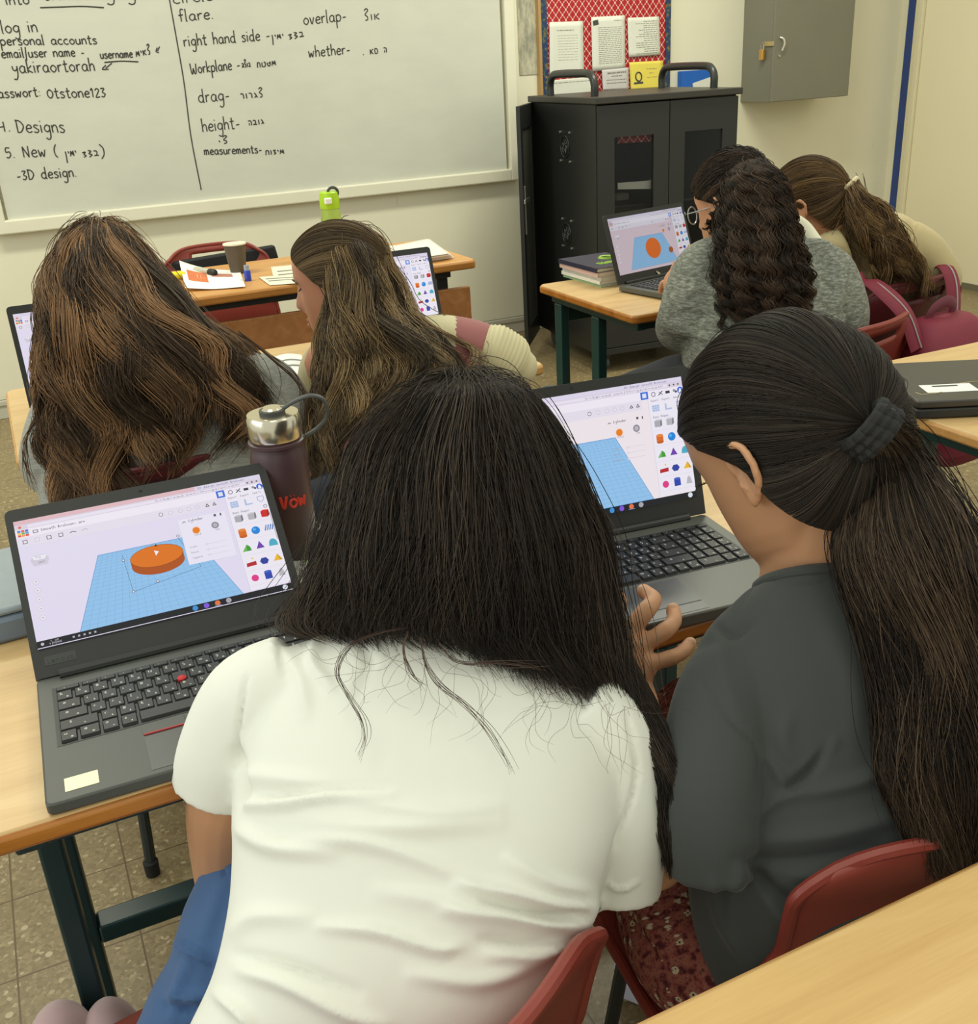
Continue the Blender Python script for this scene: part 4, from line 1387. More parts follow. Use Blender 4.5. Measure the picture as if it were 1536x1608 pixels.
# crinkled snack wrapper and papers right of the bottle
def crumple(name, c, ex, ey, amp, mats, label, cat, n=26, seed=1, cut=None, base=.004):
    rg = np.random.default_rng(seed)
    k = rg.normal(size=(9, 2)) * 9
    ph = rg.uniform(0, 6.28, 9)
    vs, fs, mi = [], [], []
    for j in range(n + 1):
        for i in range(n + 1):
            u, v = i / n, j / n
            h = sum(abs(math.sin(k[q, 0] * u + k[q, 1] * v + ph[q])) for q in range(9)) / 9
            vs.append(np.asarray(c) + np.asarray(ex) * (u - .5) + np.asarray(ey) * (v - .5) + np.array([0, 0, base + amp * h]))
    mb = MB()
    for j in range(n):
        for i in range(n):
            m = 0 if cut is None else cut(i / n, j / n)
            mb.add([], [])
            fs.append((j * (n + 1) + i, j * (n + 1) + i + 1, (j + 1) * (n + 1) + i + 1, (j + 1) * (n + 1) + i))
            mi.append(m)
    mb.add(vs, fs)
    mb.m = mi
    return tagged(mb.build(name, mats, loc=c, smooth=50, solid=.0008), label, cat)


M_FOIL = mat('crinkled silvery foil', (206, 204, 196), .3, metal=.35, noise=.05)
M_WGREEN = mat('pale green wrapper print', (150, 178, 120), .4, noise=.25, nscale=60)
crumple('snack_wrapper', (.335, 1.235, .75), (.16, .03, 0), (-.02, .20, 0), .022, [M_FOIL, M_WGREEN, mat('tan wrapper print', (176, 140, 96), .4)],
        'crinkled silver and green snack wrapper on the near desk beside the aubergine bottle', 'wrapper', cut=lambda u, v: 1 if (.12 < u < .34 or v > .93) else (2 if .34 <= u < .40 else 0))
# clear blue pencil case left of the nearest laptop
M_CLEAR = mat('frosty blue grey plastic', (120, 136, 156), .3, noise=.08, alpha=.9)
pcF = frame((-.112, 1.235, .75), .05)
pc = thing('pencil_case', (-.09, 1.25, .75), 'frosted blue grey plastic case half hidden behind the nearest laptop', 'case')
MB(pcF).slab(0, .075, 0, .20, 0, .034, .012).build('case_body', M_CLEAR, pc, bevel=.006)
MB(pcF).slab(.002, .073, .002, .198, .035, .044, .012).build('case_lid', mat('paler frosty plastic lid', (150, 162, 172), .25, alpha=.9), pc, bevel=.004)

# things on the teacher's desk
gz = .75
gc = np.array([1.088, 3.62, gz])
gb = thing('green_bottle', gc, 'translucent lime green drinking bottle standing on the teacher desk', 'bottle')
M_LIME = mat('lime green lid plastic', (166, 206, 30), .35, noise=.03)
T_ = NT('lime tinted clear plastic')
T_.b.inputs['Base Color'].default_value = (*lin((190, 214, 110)), 1)
T_.b.inputs['Roughness'].default_value = .12
T_.b.inputs['Transmission Weight'].default_value = .55
T_.b.inputs['IOR'].default_value = 1.2
MB().lathe([(0, 0), (.036, 0), (.038, .006), (.037, .05), (.034, .09), (.036, .13), (.033, .165), (.030, .172), (0, .172)], gc, 32).build('bottle_body', T_.m, gb)
gl = MB().lathe([(0, .170), (.0335, .170), (.0345, .176), (.0345, .200), (.032, .222), (.028, .226), (0, .226)], gc, 32).build('lid', M_LIME, gb)
MB().slab(gc[0] - .027, gc[0] - .002, gc[1] - .041, gc[1] - .026, gz + .188, gz + .208, .005).build('white_catch', M_PAPERW, gl, bevel=.003)
a = np.linspace(-.5, 3.3, 20)
MB().tube(np.stack([gc[0] + .012 + .018 * np.cos(a), np.full(20, gc[1] - .012), gz + .222 + .017 * np.sin(a)], -1), .005, 8).build('carry_loop', M_DGREY, gl)

cc = np.array([.728, 3.565, .75])
cup = thing('paper_cup', cc, 'brown ribbed paper coffee cup with cream rim on the teacher desk', 'cup')
prof = [(0, 0), (.026, 0), (.037, .098)]
cb_ = MB()
for r0, z0 in ((0, 0),):
    n = 40
    R = []
    for r, z in ((.001, .001), (.025, .001), (.0255, .004), (.037, .096)):
        a = np.arange(n) * 2 * math.pi / n
        q = r * (1 + .012 * np.sign(np.sin(10 * a))) if r > .02 else np.full(n, r)
        R.append(np.stack([cc[0] + q * np.cos(a), cc[1] + q * np.sin(a), np.full(n, cc[2] + z)], -1))
    for r, z in ((.0355, .096), (.026, .01), (.001, .01)):
        a = np.arange(n) * 2 * math.pi / n
        R.append(np.stack([cc[0] + r * np.cos(a), cc[1] + r * np.sin(a), np.full(n, cc[2] + z)], -1))
    cb_.rings(R, True)
cb_.build('cup_wall', mat('brown cup sleeve', (88, 76, 60), .6, noise=.12, nscale=80), cup)
MB().lathe([(.0345, .0945), (.0385, .0945), (.0385, .099), (.0345, .099)], cc, 40).build('rolled_rim', mat('cream cup rim', (236, 228, 196), .5), cup)


def sheet(name, px, z, label, group, m, lift=None, thick=.0006, text=None):
    Q = [atz(*q, z) for q in px]
    n = 10
    vs = []
    for j in range(n + 1):
        for i in range(n + 1):
            u, v = i / n, j / n
            q = (1 - v) * ((1 - u) * Q[0] + u * Q[1]) + v * ((1 - u) * Q[3] + u * Q[2])
            q = q + np.array([0, 0, (lift(u, v) if lift else 0)])
            vs.append(q)
    mb = MB().add(vs, [(j * (n + 1) + i, (j + 1) * (n + 1) + i, (j + 1) * (n + 1) + i + 1, j * (n + 1) + i + 1) for j in range(n) for i in range(n)])
    c = sum(Q) / 4
    o = tagged(mb.build(name, m, loc=(c[0], c[1], z), solid=thick), label, 'paper', group)
    for (u0, v0, u1, v1, mm) in text or ():
        g = lambda u, v: (1 - v) * ((1 - u) * Q[0] + u * Q[1]) + v * ((1 - u) * Q[3] + u * Q[2]) + np.array([0, 0, (lift(u, v) if lift else 0) + .0008])
        k = 6
        tv = [g(u0 + (u1 - u0) * a / k, v0 + (v1 - v0) * b / k) for b in range(k + 1) for a in range(k + 1)]
        MB().add(tv, [(b * (k + 1) + a, (b + 1) * (k + 1) + a, (b + 1) * (k + 1) + a + 1, b * (k + 1) + a + 1) for b in range(k) for a in range(k)]).build('printed_picture', mm, o, smooth=0)
    return o


M_ORPIC = mat('orange printed picture', (206, 110, 62), .6, noise=.35, nscale=40)
M_CRPIC = mat('cream printed picture', (232, 206, 160), .6, noise=.2, nscale=60)
M_RDPIC = mat('dull red printed picture', (186, 120, 104), .6, noise=.3, nscale=50)
sheet('colour_printout', [(283, 420), (377, 427), (386, 452), (292, 458)], .7512, 'colour printed sheet with orange picture curling up at its left edge on the teacher desk', 'sheets on the teacher desk', M_PAPERW,
      lift=lambda u, v: .03 * max(0, .55 - u) ** 1.5 * (1 - .5 * v) * 2 + .004 * u, text=[(.09, .3, .42, .72, M_ORPIC), (.2, .42, .40, .56, M_CRPIC), (.5, .25, .85, .42, M_RDPIC)])
sheet('note_sheet', [(425, 419), (480, 414), (486, 440), (432, 446)], .7512, 'cream handwritten note sheet lying upper of two near the green bottle', 'sheets on the teacher desk', mat('cream note paper', (226, 222, 196), .7), text=[(.15, .3, .8, .36, M_TXT), (.15, .5, .7, .56, M_TXT)])
sheet('note_sheet', [(406, 435), (470, 431), (476, 444), (424, 448)], .7526, 'cream handwritten note sheet lying lower of two at the desk front edge', 'sheets on the teacher desk', mat('cream note paper', (226, 222, 196), .7), text=[(.1, .25, .9, .34, M_TXT), (.1, .5, .8, .58, M_TXT)])
# pens
ya = atz(268, 433, .765)
tagged(MB().tube([ya + [-.05, .0, 0], ya + [.035, -.012, 0]], .013, 12, round_cap=True).build('yellow_marker', mat('yellow highlighter plastic', (230, 214, 30), .35), loc=ya), 'yellow highlighter lying on the teacher desk left of the printout', 'marker')
mk0, mk1 = atz(308, 424, .761), atz(333, 428, .761)
mk = tagged(MB().tube([mk0, mk1], .011, 14, round_cap=True).build('board_marker', mat('pale marker barrel', (186, 186, 166), .4), loc=mk0), 'pale board marker with black cap behind the colour printout', 'marker')
MB().tube([mk1 - (mk1 - mk0) * .1, mk1 + (mk1 - mk0) * .12], .0125, 14, round_cap=True).build('black_cap', M_BLACK, mk)
bm = atz(390, 441, .75)
bp = tagged(MB().lathe([(0, 0), (.011, 0), (.011, .03), (.009, .034), (0, .034)], bm, 16).build('marker', mat('cobalt blue cap', (38, 62, 176), .4), loc=bm), 'small blue capped marker standing on the teacher desk by the cup', 'marker')
MB().lathe([(.0, .034), (.0085, .034), (.0085, .05), (.0, .05)], bm, 16).build('clear_end', mat('grey blue clear plastic', (150, 156, 176), .3), bp)
# stack of papers at right end of the teacher desk
for k in range(4):
    sheet('paper_stack', [(604 + 2 * k, 391 - k), (670 + 3 * k % 5, 378 - k), (712 - 2 * k, 404 - 2 * k), (640, 414 - 2 * k)], .755 + .006 * k,
          ['thick ream of white paper lowest of the pile on the teacher desk', 'white booklet second from the bottom of the teacher desk pile', 'white booklet second from the top of the teacher desk pile', 'loose white sheet on top of the teacher desk pile'][k], 'paper pile at the right end of the teacher desk', [M_PAPERW, M_PAPER][k % 2], thick=.0055 if k < 3 else .0008,
          lift=(lambda u, v: .012 * max(0, .3 - u)) if k == 3 else None)
# black coat bag hanging on the teacher chair
cv = MB()
k0 = np.array([.71, 4.02, 0])
rowsz = [(.40, .14, .05), (.5, .19, .06), (.62, .21, .065), (.70, .21, .05), (.735, .205, .02)]
R = []
for z, hw, hd in rowsz:
    a = np.arange(28) * 2 * math.pi / 28
    R.append(np.stack([k0[0] + .03 + (hw + .012 * np.sin(5 * a)) * np.sign(np.cos(a)) * np.abs(np.cos(a)) ** .6, k0[1] + .05 + hd * np.sin(a), np.full(28, z) + .01 * np.sin(3 * a)], -1))
cv.rings(R, True)
M_COAT = mat('black woven cloth', (30, 31, 34), .75, noise=.15, nscale=60, bump=.2, bscale=300)
ctb = tagged(cv.build('black_bag', M_COAT, loc=(.74, 4.07, .40), sub=1), 'black cloth bag hanging on the chair behind the teacher desk', 'bag')
fl_ = MB()
p0, p1, p2, p3 = [aty(*q, 3.93) for q in ((262, 428), (270, 412), (432, 385), (440, 412))]
fl_.add([p0, p1, p2, p3] + [q + [0, .03, 0] for q in (p0, p1, p2, p3)], [(0, 3, 2, 1), (4, 5, 6, 7), (0, 1, 5, 4), (1, 2, 6, 5), (2, 3, 7, 6), (3, 0, 4, 7)])
fl_.build('bag_flap', M_COAT, ctb, bevel=.008)

# sheets on the second desk between the two girls
sheet('worksheet', [(432, 560), (500, 553), (512, 600), (450, 606)], .7515, 'white worksheet on the desk between the two girls by the whiteboard', 'sheets on the second desk', M_PAPERW, lift=lambda u, v: .004 * math.sin(6 * u), text=[(.1, .2, .8, .25, M_TXT), (.1, .4, .8, .45, M_TXT)])
# books on the cart side desk
bk0 = atz(972, 450, .75)
BF = frame((1.708, 2.560, .75), .02)
z = 0.0
bw, bd = .165, .215
for k, (h, dx, cov, lab) in enumerate(((.009, .0, (150, 190, 150), 'thin notebook with pale green cover at the bottom of the book stack'), (.010, -.006, (226, 224, 214), 'white notebook second from the bottom of the book stack'),
                                    (.011, -.002, (218, 218, 212), 'white notebook third from the bottom of the book stack'), (.013, -.012, (206, 176, 170), 'pink edged notebook just below the top book'),
                                    (.012, -.016, (24, 34, 62), 'dark blue school book with lime lettering on top of the stack'))):
    t = thing('book', np.array(BF @ Vector((0, 0, z))), lab, 'book', 'books stacked on the cart side desk')
    m_ = mat('book cover %d' % k, cov, .45, noise=.05)
    MB(BF).box((dx - bw + .002, .002, z + .0012), (dx - .002, bd - .002, z + h - .0012)).build('page_block', mat('book pages', (226, 222, 206), .8, noise=.08, nscale=300), t, smooth=0)
    cv_ = MB(BF).box((dx - bw, 0, z), (dx, bd, z + .0012)).box((dx - bw, 0, z + h - .0012), (dx, bd, z + h)).box((dx - bw - .001, 0, z), (dx - bw + .0012, bd, z + h)).build('cover', m_, t, smooth=0)
    if k == 4:
        tx = MB(BF)
        ML_ = mat('lime print', (150, 190, 60), .5)
        write(tx, 'summit', np.array([dx - .125, .05, z + h + .0004]), np.array([.115, .0, 0]), np.array([0, .022, 0]), .0022, 0, 3, 4)
        a = np.linspace(0, 5.2, 16)
        tx.tube(np.stack([dx - .05 + .02 * np.cos(a), .13 + .02 * np.sin(a), np.full(16, z + h + .0004)], -1), .005, 5)
        tx.build('cover_print', ML_, cv_)
    z += h
# white adapter standing behind the far laptop
wp = aty(1071, 410, 2.655)
wt = aty(1068, 334, 2.655)[2]
tagged(MB().slab(wp[0] - .012, wp[0] + .012, wp[1], wp[1] + .025, .75, wt, .006).build('white_stick', mat('white plastic', (216, 214, 200), .45), loc=(wp[0], wp[1] + .012, .75), bevel=.004), 'slim white plastic stick standing behind the laptop by the curly haired girl', 'stick')
# grey cable loop behind the laptop of the grey T-shirt girl
cl0 = np.array([.590, 1.30, .75])
a = np.linspace(-.15, math.pi + .15, 24)
c_ = P(861, 622, 1.57)
tagged(MB().tube(np.stack([c_[0] + .019 * np.cos(a), np.full(24, c_[1]), c_[2] + .013 * np.sin(a)], -1), .004, 8).tube([c_ + [-.019, 0, 0], [c_[0] - .02, c_[1], .753]], .0035, 8).tube([c_ + [.019, 0, 0], [c_[0] + .02, c_[1], .753]], .0035, 8).build('carry_loop', M_DGREY, loc=(c_[0], c_[1], .75)), 'grey curved carry loop peeking over the laptop before the grey T-shirt girl', 'loop')

# maroon rucksack hung on the right chair
M_RUCK = mat('crimson rucksack nylon', (128, 36, 56), .65, noise=.12, nscale=60, bump=.2, bscale=500)
M_RUCKD = mat('dark crimson rucksack seam', (84, 20, 34), .65, noise=.1)
M_REFL = mat('reflective grey piping', (176, 168, 168), .35, noise=.05)
rk = thing('rucksack', (2.10, 1.79, .3), 'crimson rucksack hanging by its straps over the right chair back', 'rucksack')
RKF = frame((2.075, 1.785, .075), .12)
R = []
for z_, hw, hd, oy in ((.30, .13, .07, 0), (.32, .155, .085, 0), (.42, .16, .095, -.01), (.52, .15, .09, 0), (.60, .125, .07, .015), (.645, .10, .05, .03), (.655, .08, .03, .035)):
    a = np.arange(32) * 2 * math.pi / 32
    R.append(np.stack([hw * np.sign(np.cos(a)) * np.abs(np.cos(a)) ** .7, oy + hd * np.sign(np.sin(a)) * np.abs(np.sin(a)) ** .8, np.full(32, z_)], -1))
rb_ = MB(RKF).rings(R, True).build('rucksack_body', M_RUCK, rk, sub=1)
R = []
for z_, hw, hd in ((.30, .10, .02), (.33, .13, .045), (.43, .13, .05), (.475, .115, .03), (.48, .1, .01)):
    a = np.arange(24) * 2 * math.pi / 24
    R.append(np.stack([hw * np.sign(np.cos(a)) * np.abs(np.cos(a)) ** .6, -.075 + hd * np.sin(a), np.full(24, z_)], -1))
pk = MB(RKF).rings(R, True).build('front_pocket', M_RUCK, rk, sub=1)
MB(RKF).tube(crsample(np.array([(-.125, -.075, .47), (-.08, -.108, .482), (0, -.118, .484), (.08, -.108, .482), (.125, -.075, .47)]), np.linspace(0, 4, 24)), .004, 6).build('zip', M_RUCKD, pk)
MB(RKF).box((-.098, -.122, .452), (-.088, -.114, .482)).build('zip_pull', M_STEEL, pk, smooth=0)
MB(RKF).tube(crsample(np.array([(-.045, .045, .64), (-.04, .035, .672), (0, .03, .688), (.04, .035, .672), (.045, .045, .64)]), np.linspace(0, 4, 20)), .014, 8, flat=.3, up=(0, 1, 0)).build('grab_handle', mat('dusky crimson webbing', (112, 52, 66), .7), rk)
for k, sx in enumerate((-1, 1)):
    q = [(sx * .11, .075, .56), (sx * .115, .085, .66), (sx * .12, .105, .72), (sx * .122, .135, .745), (sx * .12, .165, .72), (sx * .118, .17, .62), (sx * .11, .15, .48)]
    if k == 0:
        q = [(-.13, .0, .60), (-.15, .03, .68), (-.17, .08, .73), (-.175, .125, .748), (-.17, .165, .72), (-.165, .17, .62), (-.15, .15, .48)]
    st = MB(RKF).tube(crsample(np.array(q), np.linspace(0, 6, 40)), .028, 10, flat=.22, up=(0, .3, 1) if False else (0, -1, .4)).build('shoulder_strap', M_RUCK, rk)
    q2 = np.array(q) + [.004, -.007, .002]
    MB(RKF).tube(crsample(q2, np.linspace(0, 3.2, 24)), .0022, 6).build('reflective_piping', M_REFL, st)

# pale mauve fabric bag on the floor at the lower left corner
M_MAUVE = mat('pale mauve soft fabric', (178, 148, 152), .8, noise=.05, nscale=40, sheen=.3, bump=.15, bscale=400)
mv = thing('fabric_bag', (-.10, 1.00, 0), 'pale mauve soft fabric bag with a centre crease on the floor at lower left', 'bag')
for k, (px_, py_, w_) in enumerate(((118, 1672, .12), (184, 1672, .115))):
    c = P(px_, py_, 1.22)
    R = []
    a = np.arange(28) * 2 * math.pi / 28
    top = c[2] + .06
    zs = [0, .02, .1, top - .12, top - .05, top - .02, top - .005, top]
    hs = [.8, .95, 1.05, 1.0, .88, .66, .4, .1]
    for z_, h_ in zip(zs, hs):
        R.append(np.stack([c[0] + (.055 if k == 0 else .05) * h_ * np.cos(a) - .01 * (1 - k), c[1] + .11 * h_ * np.sin(a), np.full(28, z_)], -1))
    MB().rings(R, True).build('soft_side', M_MAUVE, mv, sub=1)
# sheet of white paper on the floor under the grey T-shirt girl's chair
pp = [atz(*q, .012) for q in ((964, 1521), (982, 1512), (1012, 1582), (976, 1568))]
vs = pp + [q + np.array([0, 0, .03]) for q in pp]
tagged(MB().add(vs, [(3, 2, 1, 0), (4, 5, 6, 7), (0, 1, 5, 4), (1, 2, 6, 5), (2, 3, 7, 6), (3, 0, 4, 7)]).build('card', mat('pale lilac white card', (206, 204, 222), .6), loc=pp[0], smooth=0, bevel=.002), 'pale lilac white card on the floor between the two foreground chairs', 'card')
# ------------------------------------------------------------------ people
RH, FH = nrm([CR[0], CR[1], 0]), nrm([CF[0], CF[1], 0])


def sculpt(name, mb, mats, parent=None, loc=None, voxel=.005, it=4, post=None, facemat=None, smooth_f=.5):
    me = mb.mesh(name + '_src')
    o = bpy.data.objects.new('tmp', me)
    COL.objects.link(o)
    md = o.modifiers.new('r', 'REMESH')
    md.mode = 'VOXEL'
    md.voxel_size = voxel
    if it:
        ms = o.modifiers.new('s', 'SMOOTH')
        ms.factor = smooth_f
        ms.iterations = it
    dg = bpy.context.evaluated_depsgraph_get()
    ev = o.evaluated_get(dg)
    m2 = bpy.data.meshes.new_from_object(ev)
    m2.name = name
    bpy.data.objects.remove(o)
    n = len(m2.vertices)
    if post is not None:
        V = np.empty(n * 3, np.float32)
        m2.vertices.foreach_get('co', V)
        N = np.empty(n * 3, np.float32)
        m2.vertex_normals.foreach_get('vector', N)
        V2 = post(V.reshape(-1, 3).astype(float), N.reshape(-1, 3).astype(float))
        m2.vertices.foreach_set('co', V2.astype(np.float32).ravel())
        m2.update()
    m2.polygons.foreach_set('use_smooth', np.ones(len(m2.polygons), bool))
    if facemat is not None:
        c = np.empty(len(m2.polygons) * 3, np.float32)
        m2.polygons.foreach_get('center', c)
        m2.polygons.foreach_set('material_index', facemat(c.reshape(-1, 3).astype(float)).astype(np.int32))
    return link_mesh(name, m2, mats, parent, loc)


def headR(h, roll=0.0):
    y = nrm(h)
    x = nrm(np.cross(y, [0, 0, 1.0]))
    z = np.cross(x, y)
    c, s = math.cos(roll), math.sin(roll)
    return np.stack([c * x + s * z, y, -s * x + c * z], 1)


_HT = np.array([  # z, front, back, half width
    (-.120, .062, .030, .010), (-.115, .078, .012, .026), (-.105, .084, -.004, .038), (-.090, .086, -.022, .050), (-.070, .086, -.046, .059), (-.045, .086, -.074, .065),
    (-.020, .088, -.088, .069), (.005, .089, -.096, .0725), (.03, .094, -.100, .075), (.055, .093, -.099, .0755), (.08, .083, -.092, .070), (.10, .064, -.076, .058), (.115, .038, -.052, .040), (.123, .008, -.024, .018)])


def add_head(mb, C, R, s=1.0, ears=True, n=56, zlow=1.0):
    C = np.asarray(C, float)
    zs = np.concatenate([np.linspace(-.120, -.09, 8), np.linspace(-.085, .09, 36), np.linspace(.095, .123, 8)])
    rows = []
    a = np.arange(n) * 2 * math.pi / n
    for z in zs:
        yf, yb, hw = (np.interp(z, _HT[:, 0], _HT[:, k]) for k in (1, 2, 3))
        ym = min(.01, (yf + yb) / 2 + .005)
        ca, sa = np.cos(a), np.sin(a)
        x = hw * np.sign(ca) * np.abs(ca) ** .92
        y = np.where(sa > 0, ym + (yf - ym) * np.abs(sa) ** .85, ym + (yb - ym) * np.abs(sa) ** .95)
        fr = np.clip(sa, 0, 1) ** 2
        gx = lambda x0, sg: np.exp(-((x - x0) / sg) ** 2)
        gz = lambda z0, sg: math.exp(-((z - z0) / sg) ** 2)
        nose = np.interp(z, [-.056, -.047, -.038, -.012, .014, .03], [0, .014, .030, .019, .006, 0])
        wid = np.interp(z, [-.05, -.035, .0, .02], [.017, .014, .009, .009])
        y = y + fr * (nose * gx(0, wid) - .011 * (gx(.031, .015) + gx(-.031, .015)) * gz(.006, .014) + .004 * gz(.026, .010) * (gx(.028, .022) + gx(-.028, .022)))
        y = y + fr * (.007 * gx(0, .022) * (gz(-.066, .006) + gz(-.079, .006)) - .004 * gx(0, .03) * gz(-.0725, .004) - .004 * gx(0, .03) * gz(-.090, .008) + .004 * gx(0, .018) * gz(-.105, .010))
        rows.append(C + s * (np.stack([x, y, np.full(n, z * (zlow if z < 0 else 1))], -1) @ R.T))
    mb.rings(rows, True)
    if ears:
        for sx in (-1, 1):
            L = lambda p: C + s * (R @ np.array([sx * p[0], p[1], p[2]]))
            # back plate of the ear, tilted out at the rear
            ex = nrm(R @ np.array([sx * .9, .55, 0]))
            ez = R @ np.array([0, -.18, 1.0])
            ez = nrm(ez)
            ey = np.cross(ez, ex)
            mb.ell(L((.0755, -.012, .002)), (.0042 * s, .0155 * s, .024 * s), np.stack([ex, ey, ez], 1), 18, 12)
            hel = [(.076, .004, .004), (.079, .006, .018), (.082, -.002, .030), (.087, -.014, .033), (.091, -.026, .026), (.092, -.031, .010), (.089, -.028, -.008), (.083, -.018, -.022), (.079, -.008, -.030), (.076, .0, -.028), (.074, .003, -.018)]
            H = np.array([L((p[0], p[1], p[2] * .84)) for p in hel])
            mb.tube(crsample(H, np.linspace(0, 10, 41)), .0042 * s, 8, round_cap=True)
            mb.ell(L((.078, -.004, -.023)), (.0045 * s, .0085 * s, .009 * s), np.stack([ex, ey, ez], 1), 12, 8)
            ant = np.array([L(p) for p in ((.081, -.014, .020), (.084, -.020, .008), (.082, -.017, -.008), (.079, -.009, -.017))])
            mb.tube(crsample(ant, np.linspace(0, 3, 16)), .0028 * s, 6, round_cap=True)
            tr_ = np.array([L(p) for p in ((.075, .004, -.004), (.079, .001, -.009), (.076, .003, -.014))])
            mb.tube(crsample(tr_, np.linspace(0, 2, 10)), .0035 * s, 6, round_cap=True)


def torso_rows(levels, k=40, n=48, sc=1.0, p=.82):
    """levels: Lx,Ly,Rx,Ry,d,tb,tf  (tb thickness towards the viewer side, tf away)"""
    Lv = np.array(levels, float)
    data = []
    for lx, ly, rx, ry, d, tb, tf in Lv:
        data.append(np.concatenate([P(lx, ly, d), P(rx, ry, d), [tb, tf]]))
    D = crsample(np.array(data), np.linspace(0, len(Lv) - 1, k))
    Lp, Rp, tb, tf = D[:, :3], D[:, 3:6], D[:, 6], D[:, 7]
    Cn = (Lp + Rp) / 2
    A = (Rp - Lp) / 2 * sc
    T = np.gradient(Cn, axis=0)
    out = []
    a = np.arange(n) * 2 * math.pi / n
    for i in range(k):
        N = np.cross(A[i], T[i])
        N = nrm(N - A[i] * (N @ A[i]) / (A[i] @ A[i]))
        if N @ (CO - Cn[i]) < 0:
            N = -N
        c = np.sign(np.cos(a)) * np.abs(np.cos(a)) ** p
        s = np.sign(np.sin(a)) * np.abs(np.sin(a)) ** .9
        th = np.where(s > 0, tb[i], tf[i]) * sc
        out.append(Cn[i] + np.outer(c, A[i]) + np.outer(s * th, N))
    return out


def fold_post(folds, jit=0.0, seed=0):
    """folds: (pixel polyline, height, width in pixels): cloth ridges and creases laid on the side that faces the desk behind"""
    rg = np.random.default_rng(seed)
    kk = rg.normal(size=(6, 3)) * np.array([14, 14, 14])
    ph = rg.uniform(0, 6.28, 6)

    def post(V, N):
        pr = project(V)
        face = np.clip(((CO - V) * N).sum(1) / np.linalg.norm(CO - V, axis=1) * 2.5, 0, 1)
        disp = np.zeros(len(V))
        for line, h, wd in folds:
            L = np.array(line, float)
            if len(L) > 2:
                L = crsample(L, np.linspace(0, len(L) - 1, len(L) * 4))
            best = np.full(len(V), 1e9)
            tt = np.zeros(len(V))
            m = len(L) - 1
            for i in range(m):
                a, b = L[i], L[i + 1]
                ab = b - a
                q = np.clip(((pr[:, :2] - a) @ ab) / (ab @ ab), 0, 1)
                dd = np.linalg.norm(pr[:, :2] - a - q[:, None] * ab, axis=1)
                u = dd < best
                best = np.where(u, dd, best)
                tt = np.where(u, (i + q) / m, tt)
            disp += h * np.exp(-(best / wd) ** 2) * np.sin(np.pi * np.clip(tt * .9 + .05, 0, 1)) ** .6 * face
        if jit:
            for q in range(6):
                disp += jit / 6 * np.sin(V @ kk[q] + ph[q])
        return V + N * disp[:, None]
    return post


# ------------------------------------------------------------------ hair
def m_hair(name, dark, mid, light, rough=.58, spec=.22):
    T = NT(name)
    a = T.n('ShaderNodeAttribute')
    a.attribute_name = 'rnd'
    T.l(T.ramp(a.outputs['Fac'], [(0, dark), (.55, mid), (1, light)]), T.b.inputs['Base Color'])
    T.b.inputs['Roughness'].default_value = rough
    T.b.inputs['Specular IOR Level'].default_value = spec
    return T.m


